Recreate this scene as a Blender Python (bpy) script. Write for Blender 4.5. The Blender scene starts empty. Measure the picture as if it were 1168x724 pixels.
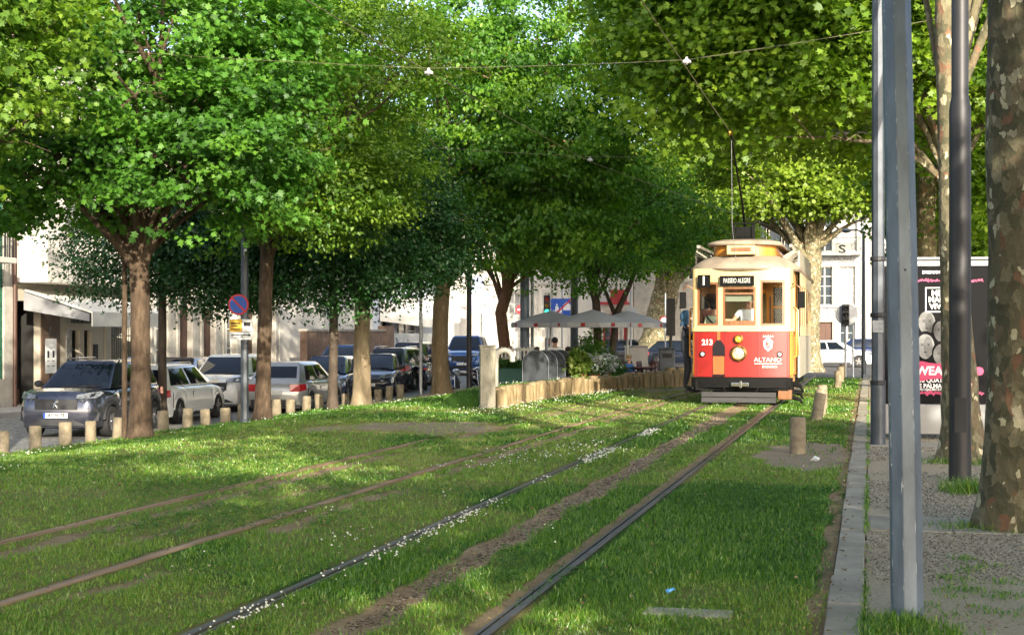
import bpy, bmesh, math, random
import numpy as np
from mathutils import Vector, Matrix
R = math.radians
rnd = random.Random(11)
rng = np.random.default_rng(11)
sc = bpy.context.scene
COL = sc.collection

# ------------------------------------------------------------------ camera frame
TH = R(13.5)          # the tracks run along +Y, the camera looks 13.5 deg to the left of them
F = 1700.0            # focal length in pixels of the 1168 px wide picture
CT, ST = math.cos(TH), math.sin(TH)
EYE = 1.5
def G(px, d):         # ground position (x, y) of something seen at column px at depth d
    xc = (px - 584) / F * d
    return (xc * CT - d * ST, xc * ST + d * CT)
def onX(px, X):       # y where the sight line of column px crosses the plane x = X
    return -X / math.tan(TH + math.atan((584 - px) / F))

# ------------------------------------------------------------------ tagging
def tag(o, label=None, cat=None, group=None, kind=None):
    if label: o['label'] = label
    if cat: o['category'] = cat
    if group: o['group'] = group
    if kind: o['kind'] = kind
    return o
def thing(name, label, cat, loc=(0, 0, 0), rz=0.0, group=None):
    o = bpy.data.objects.new(name, None)
    o.empty_display_size = 0.2
    COL.objects.link(o)
    o.location = loc; o.rotation_euler = (0, 0, rz)
    return tag(o, label, cat, group)
def copy_tree(o, parent=None):
    c = o.copy(); COL.objects.link(c); c.parent = parent
    for ch in list(o.children): copy_tree(ch, c)
    return c
def put(o, loc, rz, label, group=None):
    o.location = loc; o.rotation_euler = (0, 0, rz); o['label'] = label
    if group: o['group'] = group
    return o
ORD = ['first','second','third','fourth','fifth','sixth','seventh','eighth','ninth','tenth','eleventh','twelfth','thirteenth','fourteenth','fifteenth','sixteenth','seventeenth','eighteenth','nineteenth','twentieth','twenty-first','twenty-second','twenty-third','twenty-fourth','twenty-fifth','twenty-sixth']

# ------------------------------------------------------------------ materials
def new_mat(name):
    m = bpy.data.materials.new(name); m.use_nodes = True
    nt = m.node_tree; nt.nodes.clear()
    out = nt.nodes.new('ShaderNodeOutputMaterial')
    return m, nt, out
def N(nt, t, **kw):
    n = nt.nodes.new(t)
    for k, v in kw.items():
        if k in n.inputs: n.inputs[k].default_value = v
        else: setattr(n, k, v)
    return n
def c4(c): return (c[0], c[1], c[2], 1)
def noise(nt, scale, detail=4, rough=.6, vec=None):
    n = N(nt, 'ShaderNodeTexNoise'); n.inputs['Scale'].default_value = scale
    n.inputs['Detail'].default_value = detail; n.inputs['Roughness'].default_value = rough
    if vec: nt.links.new(vec, n.inputs['Vector'])
    return n
def ramp(nt, fac, stops):
    r = N(nt, 'ShaderNodeValToRGB'); e = r.color_ramp.elements
    while len(e) < len(stops): e.new(.5)
    for i, (p, c) in enumerate(stops):
        e[i].position = p; e[i].color = c4(c)
    nt.links.new(fac, r.inputs['Fac']); return r
def mat(name, col, rough=.6, metal=0., var=.25, scale=3., bump=0., bscale=None, spec=.5, coat=0., col2=None, stretch=None, detail=5):
    m, nt, out = new_mat(name)
    p = N(nt, 'ShaderNodeBsdfPrincipled', Roughness=rough, Metallic=metal)
    p.inputs['Specular IOR Level'].default_value = spec
    p.inputs['Coat Weight'].default_value = coat; p.inputs['Coat Roughness'].default_value = .04
    tc = N(nt, 'ShaderNodeTexCoord'); vec = tc.outputs['Object']
    if stretch:
        mp = N(nt, 'ShaderNodeMapping'); mp.inputs['Scale'].default_value = stretch
        nt.links.new(vec, mp.inputs['Vector']); vec = mp.outputs['Vector']
    if var > 0:
        nz = noise(nt, scale, detail, .65, vec)
        a = [max(0, c * (1 - var)) for c in col]; b = [min(1, c * (1 + var)) for c in (col2 or col)]
        if col2: a = col; b = col2
        rp = ramp(nt, nz.outputs['Fac'], [(.3, a), (.7, b)])
        nt.links.new(rp.outputs['Color'], p.inputs['Base Color'])
    else: p.inputs['Base Color'].default_value = c4(col)
    if bump > 0:
        nb = noise(nt, bscale or scale * 4, 6, .7, vec)
        bp = N(nt, 'ShaderNodeBump', Strength=bump); bp.inputs['Distance'].default_value = .02
        nt.links.new(nb.outputs['Fac'], bp.inputs['Height']); nt.links.new(bp.outputs['Normal'], p.inputs['Normal'])
    nt.links.new(p.outputs[0], out.inputs['Surface'])
    return m
def leaf_mat(name, c_dark, c_mid, c_light, trans=.45, gloss=.03, rough=.55, tint=(1.1, 1.25, .45)):
    m, nt, out = new_mat(name)
    at = N(nt, 'ShaderNodeAttribute'); at.attribute_name = 'rnd'
    rp = ramp(nt, at.outputs['Fac'], [(0., c_dark), (.5, c_mid), (1., c_light)])
    d = N(nt, 'ShaderNodeBsdfDiffuse'); t = N(nt, 'ShaderNodeBsdfTranslucent'); g = N(nt, 'ShaderNodeBsdfGlossy', Roughness=rough)
    g.inputs['Color'].default_value = (.9, .95, .9, 1)
    nt.links.new(rp.outputs['Color'], d.inputs['Color'])
    mu = N(nt, 'ShaderNodeMixRGB', blend_type='MULTIPLY'); mu.inputs['Fac'].default_value = 1
    mu.inputs['Color2'].default_value = c4(tint); nt.links.new(rp.outputs['Color'], mu.inputs['Color1'])
    nt.links.new(mu.outputs[0], t.inputs['Color'])
    m1 = N(nt, 'ShaderNodeMixShader'); m1.inputs[0].default_value = trans
    nt.links.new(d.outputs[0], m1.inputs[1]); nt.links.new(t.outputs[0], m1.inputs[2])
    m2 = N(nt, 'ShaderNodeMixShader'); m2.inputs[0].default_value = gloss
    nt.links.new(m1.outputs[0], m2.inputs[1]); nt.links.new(g.outputs[0], m2.inputs[2])
    nt.links.new(m2.outputs[0], out.inputs['Surface'])
    return m
def glass_mat(name, tint=(.9, .95, .93), refl=.12):
    m, nt, out = new_mat(name)
    t = N(nt, 'ShaderNodeBsdfTransparent'); t.inputs['Color'].default_value = c4(tint)
    g = N(nt, 'ShaderNodeBsdfGlossy', Roughness=.02)
    lw = N(nt, 'ShaderNodeLayerWeight', Blend=refl)
    mx = N(nt, 'ShaderNodeMixShader'); nt.links.new(lw.outputs['Fresnel'], mx.inputs[0])
    nt.links.new(t.outputs[0], mx.inputs[1]); nt.links.new(g.outputs[0], mx.inputs[2])
    nt.links.new(mx.outputs[0], out.inputs['Surface']); return m
def emit_mat(name, col, s):
    m, nt, out = new_mat(name)
    e = N(nt, 'ShaderNodeEmission', Strength=s); e.inputs['Color'].default_value = c4(col)
    nt.links.new(e.outputs[0], out.inputs['Surface']); return m
def bark_mat(name, cols, scale, bump=.8, stretch=(1, 1, .3)):
    m, nt, out = new_mat(name)
    p = N(nt, 'ShaderNodeBsdfPrincipled', Roughness=.9); p.inputs['Specular IOR Level'].default_value = .2
    tc = N(nt, 'ShaderNodeTexCoord'); mp = N(nt, 'ShaderNodeMapping'); mp.inputs['Scale'].default_value = stretch
    nt.links.new(tc.outputs['Object'], mp.inputs['Vector'])
    a = noise(nt, scale, 8, .7, mp.outputs['Vector'])
    k = len(cols); rp = ramp(nt, a.outputs['Fac'], [(.25 + .5 * i / (k - 1), c) for i, c in enumerate(cols)])
    nt.links.new(rp.outputs['Color'], p.inputs['Base Color'])
    b = noise(nt, scale * 3, 8, .75, mp.outputs['Vector']); bp = N(nt, 'ShaderNodeBump', Strength=bump); bp.inputs['Distance'].default_value = .04
    nt.links.new(b.outputs['Fac'], bp.inputs['Height']); nt.links.new(bp.outputs['Normal'], p.inputs['Normal'])
    nt.links.new(p.outputs[0], out.inputs['Surface']); return m
def plane_bark(name, k=1.):
    # flaking plane-tree bark: patches of grey-olive, brown, ochre and small cream scabs
    m, nt, out = new_mat(name)
    p = N(nt, 'ShaderNodeBsdfPrincipled', Roughness=.85); p.inputs['Specular IOR Level'].default_value = .25
    tc = N(nt, 'ShaderNodeTexCoord'); mp = N(nt, 'ShaderNodeMapping'); mp.inputs['Scale'].default_value = (1, 1, .62)
    nt.links.new(tc.outputs['Object'], mp.inputs['Vector'])
    wob = noise(nt, 5, 5, .6, mp.outputs['Vector'])
    mixv = N(nt, 'ShaderNodeMixRGB', blend_type='LINEAR_LIGHT'); mixv.inputs['Fac'].default_value = .12
    nt.links.new(mp.outputs['Vector'], mixv.inputs['Color1']); nt.links.new(wob.outputs['Color'], mixv.inputs['Color2'])
    v = N(nt, 'ShaderNodeTexVoronoi'); v.inputs['Scale'].default_value = 15
    nt.links.new(mixv.outputs[0], v.inputs['Vector'])
    sep = N(nt, 'ShaderNodeSeparateColor'); nt.links.new(v.outputs['Color'], sep.inputs[0])
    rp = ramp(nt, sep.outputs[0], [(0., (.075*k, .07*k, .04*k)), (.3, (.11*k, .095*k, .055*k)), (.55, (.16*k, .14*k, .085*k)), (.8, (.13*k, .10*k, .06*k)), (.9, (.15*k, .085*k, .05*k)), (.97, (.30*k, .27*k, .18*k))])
    rp.color_ramp.interpolation = 'CONSTANT'
    v2 = N(nt, 'ShaderNodeTexVoronoi'); v2.inputs['Scale'].default_value = 16
    nt.links.new(mixv.outputs[0], v2.inputs['Vector'])
    sep2 = N(nt, 'ShaderNodeSeparateColor'); nt.links.new(v2.outputs['Color'], sep2.inputs[0])
    gt = N(nt, 'ShaderNodeMath', operation='GREATER_THAN'); gt.inputs[1].default_value = .87
    nt.links.new(sep2.outputs[1], gt.inputs[0])
    lt = N(nt, 'ShaderNodeMath', operation='LESS_THAN'); lt.inputs[1].default_value = .42
    nt.links.new(v2.outputs['Distance'], lt.inputs[0])
    mm = N(nt, 'ShaderNodeMath', operation='MULTIPLY'); nt.links.new(gt.outputs[0], mm.inputs[0]); nt.links.new(lt.outputs[0], mm.inputs[1])
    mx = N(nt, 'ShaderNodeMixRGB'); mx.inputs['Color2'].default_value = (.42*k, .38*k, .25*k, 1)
    nt.links.new(mm.outputs[0], mx.inputs['Fac']); nt.links.new(rp.outputs['Color'], mx.inputs['Color1'])
    fine = noise(nt, 40, 6, .7, mp.outputs['Vector'])
    m3 = N(nt, 'ShaderNodeMixRGB', blend_type='OVERLAY'); m3.inputs['Fac'].default_value = .55
    nt.links.new(mx.outputs[0], m3.inputs['Color1']); nt.links.new(fine.outputs['Fac'], m3.inputs['Color2'])
    nt.links.new(m3.outputs[0], p.inputs['Base Color'])
    bp = N(nt, 'ShaderNodeBump', Strength=.6); bp.inputs['Distance'].default_value = .02
    nt.links.new(v.outputs['Distance'], bp.inputs['Height']); nt.links.new(bp.outputs['Normal'], p.inputs['Normal'])
    nt.links.new(p.outputs[0], out.inputs['Surface']); return m

# ------------------------------------------------------------------ mesh builder
class MB:
    def __init__(s): s.v = []; s.f = []; s.mi = []
    def add(s, vs, fs, mi=0, M=None):
        b = len(s.v)
        for p in vs:
            p = Vector(p)
            s.v.append(tuple(M @ p) if M else tuple(p))
        for f in fs: s.f.append([b + i for i in f]); s.mi.append(mi)
        return s
    def box(s, x0, x1, y0, y1, z0, z1, mi=0, M=None):
        vs = [(x0,y0,z0),(x1,y0,z0),(x1,y1,z0),(x0,y1,z0),(x0,y0,z1),(x1,y0,z1),(x1,y1,z1),(x0,y1,z1)]
        return s.add(vs, [(0,3,2,1),(4,5,6,7),(0,1,5,4),(1,2,6,5),(2,3,7,6),(3,0,4,7)], mi, M)
    def tube(s, pts, rad, n=10, mi=0, cap=True, M=None, jit=0., seed=0):
        rr = random.Random(seed); pts = [Vector(p) for p in pts]
        if not hasattr(rad, '__len__'): rad = [rad] * len(pts)
        vs = []; fs = []; up = Vector((0, 0, 1)); prev = None
        for i, p in enumerate(pts):
            t = (pts[min(i+1, len(pts)-1)] - pts[max(i-1, 0)]).normalized()
            if prev is None:
                a = t.cross(Vector((1, 0, 0)) if abs(t.x) < .8 else Vector((0, 1, 0))).normalized()
            else:
                a = (prev - t * prev.dot(t)).normalized()
            prev = a; b = t.cross(a)
            for k in range(n):
                th = 2 * math.pi * k / n; r = rad[i] * (1 + (rr.uniform(-jit, jit) if jit else 0))
                vs.append(p + a * (r * math.cos(th)) + b * (r * math.sin(th)))
        for i in range(len(pts) - 1):
            for k in range(n):
                k2 = (k + 1) % n
                fs.append((i*n+k, i*n+k2, (i+1)*n+k2, (i+1)*n+k))
        if cap:
            fs.append(tuple(range(n))[::-1]); fs.append(tuple((len(pts)-1)*n + k for k in range(n)))
        return s.add(vs, fs, mi, M)
    def lathe(s, prof, n=20, mi=0, M=None, a0=0., a1=2*math.pi):
        full = abs(a1 - a0 - 2*math.pi) < 1e-6; m = n if full else n + 1
        vs = []; fs = []
        for r, z in prof:
            for k in range(m):
                a = a0 + (a1 - a0) * k / n; vs.append((r*math.cos(a), r*math.sin(a), z))
        for i in range(len(prof)-1):
            for k in range(n):
                k2 = (k+1) % m
                fs.append((i*m+k, i*m+k2, (i+1)*m+k2, (i+1)*m+k))
        if full:
            if prof[0][0] > 1e-6: fs.append(tuple(range(m))[::-1])
            if prof[-1][0] > 1e-6: fs.append(tuple((len(prof)-1)*m+k for k in range(m)))
        return s.add(vs, fs, mi, M)
    def ball(s, c, r, n=10, m=6, mi=0, M=None):
        if not hasattr(r, '__len__'): r = (r, r, r)
        vs = [(c[0], c[1], c[2]-r[2])]; fs = []
        for i in range(1, m):
            ph = -math.pi/2 + math.pi*i/m
            for k in range(n):
                a = 2*math.pi*k/n
                vs.append((c[0]+r[0]*math.cos(ph)*math.cos(a), c[1]+r[1]*math.cos(ph)*math.sin(a), c[2]+r[2]*math.sin(ph)))
        vs.append((c[0], c[1], c[2]+r[2])); L = len(vs)-1
        for k in range(n): fs.append((0, 1+(k+1) % n, 1+k))
        for i in range(m-2):
            for k in range(n):
                k2 = (k+1) % n; fs.append((1+i*n+k, 1+i*n+k2, 1+(i+1)*n+k2, 1+(i+1)*n+k))
        for k in range(n): fs.append((L, 1+(m-2)*n+k, 1+(m-2)*n+(k+1) % n))
        return s.add(vs, fs, mi, M)
    def prism(s, poly, h0, h1, axis='z', mi=0, M=None):   # polygon in 2-D extruded along an axis
        def mp(a, b, h): return {'z': (a, b, h), 'y': (a, h, b), 'x': (h, a, b)}[axis]
        n = len(poly); vs = [mp(a, b, h0) for a, b in poly] + [mp(a, b, h1) for a, b in poly]
        fs = [tuple(range(n))[::-1], tuple(range(n, 2*n))] + [(i, (i+1) % n, n+(i+1) % n, n+i) for i in range(n)]
        return s.add(vs, fs, mi, M)
    def loft(s, secs, mi=0, cap=True, closed=True, M=None):
        n = len(secs[0]); vs = [p for q in secs for p in q]; fs = []
        for i in range(len(secs)-1):
            for k in range(n if closed else n-1):
                k2 = (k+1) % n; fs.append((i*n+k, i*n+k2, (i+1)*n+k2, (i+1)*n+k))
        if cap: fs.append(tuple(range(n))[::-1]); fs.append(tuple((len(secs)-1)*n+k for k in range(n)))
        return s.add(vs, fs, mi, M)
    def build(s, name, mats, parent=None, smooth=None, bevel=0., subsurf=0, fix=True):
        me = bpy.data.meshes.new(name)
        me.from_pydata(s.v, [], s.f)
        if not isinstance(mats, (list, tuple)): mats = [mats]
        for m in mats: me.materials.append(m)
        if len(mats) > 1: me.polygons.foreach_set('material_index', s.mi)
        if fix:
            bm = bmesh.new(); bm.from_mesh(me); bmesh.ops.recalc_face_normals(bm, faces=bm.faces); bm.to_mesh(me); bm.free()
        if smooth is not None:
            me.polygons.foreach_set('use_smooth', [True]*len(me.polygons)); me.set_sharp_from_angle(angle=R(smooth))
        o = bpy.data.objects.new(name, me); COL.objects.link(o); o.parent = parent
        if bevel:
            b = o.modifiers.new('Bevel', 'BEVEL'); b.width = bevel; b.segments = 2; b.limit_method = 'ANGLE'; b.angle_limit = R(40)
        if subsurf:
            b = o.modifiers.new('Subdivision', 'SUBSURF'); b.levels = subsurf; b.render_levels = subsurf
        me.update()
        return o

def text_obj(name, body, size, m, parent, loc, rot=(R(90), 0, 0), sx=1., bold=0., ext=.002, align='CENTER'):
    cu = bpy.data.curves.new('lettering', 'FONT'); cu.body = body; cu.size = size; cu.extrude = ext; cu.offset = bold
    cu.align_x = align; cu.align_y = 'CENTER'; cu.resolution_u = 3
    t = bpy.data.objects.new('lettering', cu); COL.objects.link(t)
    bpy.context.view_layer.update()
    me = bpy.data.meshes.new_from_object(t.evaluated_get(bpy.context.evaluated_depsgraph_get()))
    bpy.data.objects.remove(t); bpy.data.curves.remove(cu)
    me.transform(Matrix.Diagonal((sx, 1, 1, 1))); me.materials.clear(); me.materials.append(m)
    o = bpy.data.objects.new(name, me); COL.objects.link(o); o.parent = parent
    o.location = loc; o.rotation_euler = rot
    return o

def mesh_np(name, V, polys_flat, starts, totals, m, parent=None, rndv=None):
    me = bpy.data.meshes.new(name)
    me.vertices.add(len(V)); me.vertices.foreach_set('co', V.astype(np.float32).ravel())
    me.loops.add(len(polys_flat)); me.loops.foreach_set('vertex_index', polys_flat.astype(np.int32))
    me.polygons.add(len(starts)); me.polygons.foreach_set('loop_start', starts.astype(np.int32))
    try: me.polygons.foreach_set('loop_total', totals.astype(np.int32))
    except Exception: pass
    if rndv is not None:
        a = me.attributes.new('rnd', 'FLOAT', 'FACE'); a.data.foreach_set('value', rndv.astype(np.float32))
    me.materials.append(m); me.update(calc_edges=True)
    o = bpy.data.objects.new(name, me); COL.objects.link(o); o.parent = parent
    return o
def scatter_shape(name, shape_v, shape_f, C, T, B, Nn, size, m, parent=None, rv=None):
    # one mesh made of many copies of a small shape (leaves, petals, blades)
    sv = np.array(shape_v, float); k = len(sv); n = len(C)
    V = (C[:, None, :] + size[:, None, None] * (sv[None, :, 0, None]*T[:, None, :] + sv[None, :, 1, None]*B[:, None, :] + sv[None, :, 2, None]*Nn[:, None, :])).reshape(-1, 3)
    fl = np.concatenate([np.array(f) for f in shape_f]); tot = np.array([len(f) for f in shape_f]); nl = len(fl)
    flat = (np.arange(n)[:, None]*k + fl[None, :]).ravel()
    st = np.concatenate([[0], np.cumsum(tot)[:-1]]); starts = (np.arange(n)[:, None]*nl + st[None, :]).ravel()
    totals = np.tile(tot, n)
    rvf = None if rv is None else np.repeat(rv, len(tot))
    return mesh_np(name, V, flat, starts, totals, m, parent, rvf)
def unit(a): return a / np.maximum(np.linalg.norm(a, axis=1, keepdims=True), 1e-9)
# ------------------------------------------------------------------ light, sky, camera
EL = R(19); AZ = (0.47, -0.8827)
S = Vector((AZ[0]*math.cos(EL), AZ[1]*math.cos(EL), math.sin(EL)))
w = bpy.data.worlds.new('World'); sc.world = w; w.use_nodes = True
nt = w.node_tree; nt.nodes.clear()
sky = nt.nodes.new('ShaderNodeTexSky'); sky.sky_type = 'NISHITA'; sky.sun_disc = False
sky.sun_elevation = EL; sky.sun_rotation = math.atan2(AZ[0], AZ[1]); sky.dust_density = 3.0; sky.air_density = .8
bg = nt.nodes.new('ShaderNodeBackground'); bg.inputs['Strength'].default_value = .15
wo = nt.nodes.new('ShaderNodeOutputWorld')
hs = nt.nodes.new('ShaderNodeHueSaturation'); hs.inputs['Saturation'].default_value = .8; nt.links.new(sky.outputs[0], hs.inputs['Color']); nt.links.new(hs.outputs[0], bg.inputs[0]); nt.links.new(bg.outputs[0], wo.inputs[0])
sl = bpy.data.lights.new('sun', 'SUN'); sl.energy = 3.6; sl.angle = R(.5); sl.color = (1, .91, .74)
so = bpy.data.objects.new('sun', sl); COL.objects.link(so); so.rotation_euler = (-S).to_track_quat('-Z', 'Y').to_euler(); so.location = (20, -20, 30)
cam = bpy.data.cameras.new('camera'); cam.sensor_width = 36; cam.lens = F/1168*36; cam.clip_end = 2000; cam.clip_start = .1
cam.shift_y = (379 - 362)/1168
co = bpy.data.objects.new('camera', cam); COL.objects.link(co); co.location = (0, 0, EYE); co.rotation_euler = (R(90), 0, TH)
sc.camera = co
sc.view_settings.view_transform = 'Standard'; sc.view_settings.look = 'None'; sc.view_settings.gamma = 1
sc.view_settings.exposure = 1.58
sc.cycles.max_bounces = 8; sc.cycles.diffuse_bounces = 3; sc.cycles.transmission_bounces = 6; sc.cycles.transparent_max_bounces = 12
sc.cycles.use_denoising = True

# ------------------------------------------------------------------ numeric noise and terrain
_perm = rng.random((256, 256))
def vnoise(x, y):
    xi = np.floor(x).astype(int); yi = np.floor(y).astype(int); fx = x-xi; fy = y-yi
    fx = fx*fx*(3-2*fx); fy = fy*fy*(3-2*fy)
    p = lambda a, b: _perm[a % 256, b % 256]
    return (p(xi, yi)*(1-fx)+p(xi+1, yi)*fx)*(1-fy) + (p(xi, yi+1)*(1-fx)+p(xi+1, yi+1)*fx)*fy
def fbm(x, y, o=4):
    a = 0; s = .5
    for i in range(o): a = a + s*vnoise(x*2**i+17*i, y*2**i+31*i); s *= .5
    return a
def sstep(a, b, x): t = np.clip((x-a)/(b-a), 0, 1); return t*t*(3-2*t)
PALY = np.array([20, 28, 34.3, 38.1, 42, 44.5]); PALX = np.array([-7.6, -7.3, -7.05, -6.45, -5.2, -4.6])
def palx(Y): return np.interp(Y, PALY, PALX)
def zlawn(X, Y):
    X = np.asarray(X, float); Y = np.asarray(Y, float)
    z = -.36*sstep(-9.0, -13.0, X)
    z = z + .05*(fbm(X*.35, Y*.35, 2)-.37)*sstep(-6.4, -8, X)
    s = palx(Y) - X; on = ((s > .19) & (Y > 28.0)).astype(float)
    on = on*(Y > 28.75)
    low = z*(1-sstep(40, 45, Y)) - .30*sstep(40, 45, Y)
    z = np.where(on > 0, low + (.33-low)*(1-sstep(.75, 1.5, s))*sstep(28.7, 29.2, Y), z)
    z = z - .45*sstep(50, 56, Y)*(1-on)
    return z
def curveX(Y): return .0035*np.maximum(0, Y-20)**1.6
def strip(X, c, w, soft=.06): return 1 - sstep(w*.5-soft, w*.5+soft, np.abs(X-c))
def masks(X, Y):
    # dirt: bare brown soil; sand: pale trampled earth; dry: yellowed turf
    n1 = fbm(X*1.3, Y*.6); n2 = fbm(X*3.1+9, Y*1.7+4); n3 = fbm(X*.25+3, Y*.18+8)
    cx = curveX(Y)
    d = strip(X + (n2-.47)*.22, -2.56, .27 + .1*sstep(18, 28, Y), .07)*(sstep(.30, .42, n1+.12)) * .95
    d = np.maximum(d, strip(X+(n2-.47)*.05, -1.95, .13, .04)*.9)
    d = np.maximum(d, strip(X+(n2-.47)*.2, -4.36+cx*.6, .21, .08)*sstep(.36, .46, n1+.06)*.92)
    d = np.maximum(d, strip(X+(n2-.47)*.1, -4.72+cx*.6, .09, .04)*.8)
    d = np.maximum(d, strip(X+(n2-.47)*.25, -5.72+cx, .20, .08)*sstep(.34, .46, n1+.02)*.92)
    d = np.maximum(d, strip(X+(n2-.47)*.25, -5.2+cx, .16, .08)*sstep(.42, .52, n1)*.6)
    d = np.maximum(d, strip(X+(n2-.47)*.16, -.27, .11, .04)*.9)
    sand = np.zeros_like(X)
    e = ((X+.72+(n1-.47)*.5)/.62)**2 + ((Y-18.6)/2.1)**2
    sand = np.maximum(sand, (1-sstep(.7, 1.1, e + (n2-.47)*1.2))*.95)
    sand = np.maximum(sand, strip(X+(n2-.47)*.3, -2.56, .42, .1)*sstep(22, 25, Y)*.9)
    far = sstep(33, 37, Y)*(1-sstep(-2.4, -1.6, X))
    sand = np.maximum(sand, far*sstep(.44, .58, n1+.35*sstep(36, 44, Y)-.05)*.85)
    dry = sstep(.5, .62, n3+.25*n1-.03)*.55
    e2 = ((X+6.9)/1.7)**2 + ((Y-22.5)/1.9)**2
    sand = np.maximum(sand, (1-sstep(.35, 1.1, e2+(n1-.47)*2.2))*.62)
    dry = np.maximum(dry, (1-sstep(.4, 1.25, e2+(n1-.47)*1.6)))
    dry = np.maximum(dry, strip(X+(n1-.47), -5.3+cx, 1.7, .4)*sstep(10, 16, Y)*.75*sstep(.38, .55, n2+.06))
    dry = np.maximum(dry, strip(X+(n1-.47), -3.9+cx, 1.2, .4)*sstep(17, 22, Y)*.5)
    wear = sstep(.40, .62, fbm(X*2.2+40, Y*1.1+7))*.35
    return d, sand, np.maximum(dry, wear*.3)

# lawn sheet with its masks
xs = np.concatenate([np.arange(-13.05, -7.2, .15), np.arange(-7.2, -.225, .055)]); xs[-1] = -.225
ys = np.concatenate([np.arange(-6, 5, .5), np.arange(5, 26, .10), np.arange(26, 57.5, .2)])
GX, GY = np.meshgrid(xs, ys); gz = zlawn(GX, GY)
dm, sm, rm = masks(GX, GY)
gz = gz - .018*dm - .01*sm
gz[:, 0] = -.95; gz[-1, :] = -.95
V = np.stack([GX, GY, gz], -1).reshape(-1, 3); nx, ny = len(xs), len(ys)
ii = (np.arange(ny-1)[:, None]*nx + np.arange(nx-1)[None, :]).ravel()
flat = np.stack([ii, ii+1, ii+nx+1, ii+nx], 1).ravel(); st = np.arange(len(ii))*4
m, nt, out = new_mat('lawn_soil')
p = N(nt, 'ShaderNodeBsdfPrincipled', Roughness=.95); p.inputs['Specular IOR Level'].default_value = .15
tc = N(nt, 'ShaderNodeTexCoord'); ob = tc.outputs['Object']
gA = noise(nt, 2.5, 6, .7, ob); gB = noise(nt, 60, 4, .8, ob)
mixg = N(nt, 'ShaderNodeMixRGB'); mixg.inputs['Fac'].default_value = .5
nt.links.new(gA.outputs['Fac'], mixg.inputs['Color1']); nt.links.new(gB.outputs['Fac'], mixg.inputs['Color2'])
cg = ramp(nt, mixg.outputs[0], [(.3, (.022, .055, .008)), (.5, (.04, .10, .014)), (.7, (.075, .14, .025))])
cd = ramp(nt, mixg.outputs[0], [(.3, (.13, .085, .05)), (.5, (.31, .225, .13)), (.7, (.48, .37, .24))])
cs = ramp(nt, mixg.outputs[0], [(.3, (.20, .16, .11)), (.5, (.30, .245, .175)), (.7, (.40, .33, .24))])
cy = ramp(nt, mixg.outputs[0], [(.3, (.15, .14, .035)), (.5, (.30, .25, .09)), (.7, (.42, .35, .15))])
def amix(c1, c2, an, lo, hi):
    at = N(nt, 'ShaderNodeAttribute'); at.attribute_name = an
    ad = N(nt, 'ShaderNodeMath', operation='MULTIPLY_ADD'); ad.inputs[1].default_value = .5; ad.inputs[2].default_value = -.25
    nt.links.new(gB.outputs['Fac'], ad.inputs[0])
    a2 = N(nt, 'ShaderNodeMath', operation='ADD'); nt.links.new(at.outputs['Fac'], a2.inputs[0]); nt.links.new(ad.outputs[0], a2.inputs[1])
    mr = N(nt, 'ShaderNodeMapRange'); mr.inputs['From Min'].default_value = lo; mr.inputs['From Max'].default_value = hi
    nt.links.new(a2.outputs[0], mr.inputs['Value'])
    mx = N(nt, 'ShaderNodeMixRGB'); nt.links.new(mr.outputs[0], mx.inputs['Fac']); nt.links.new(c1, mx.inputs['Color1']); nt.links.new(c2, mx.inputs['Color2'])
    return mx.outputs[0]
c = amix(cg.outputs[0], cy.outputs[0], 'dry', .2, .8)
c = amix(c, cs.outputs[0], 'sand', .3, .6)
c = amix(c, cd.outputs[0], 'dirt', .3, .6)
nt.links.new(c, p.inputs['Base Color'])
bp = N(nt, 'ShaderNodeBump', Strength=.7); bp.inputs['Distance'].default_value = .03
nt.links.new(gB.outputs['Fac'], bp.inputs['Height']); nt.links.new(bp.outputs['Normal'], p.inputs['Normal'])
nt.links.new(p.outputs[0], out.inputs['Surface'])
lawn = mesh_np('lawn', V, flat, st, np.full(len(ii), 4), m)
for nm, a in (('dirt', dm), ('sand', sm), ('dry', rm)):
    at = lawn.data.attributes.new(nm, 'FLOAT', 'POINT'); at.data.foreach_set('value', a.astype(np.float32).ravel())
lawn.data.polygons.foreach_set('use_smooth', [True]*len(lawn.data.polygons))
tag(lawn, kind='structure')

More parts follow.
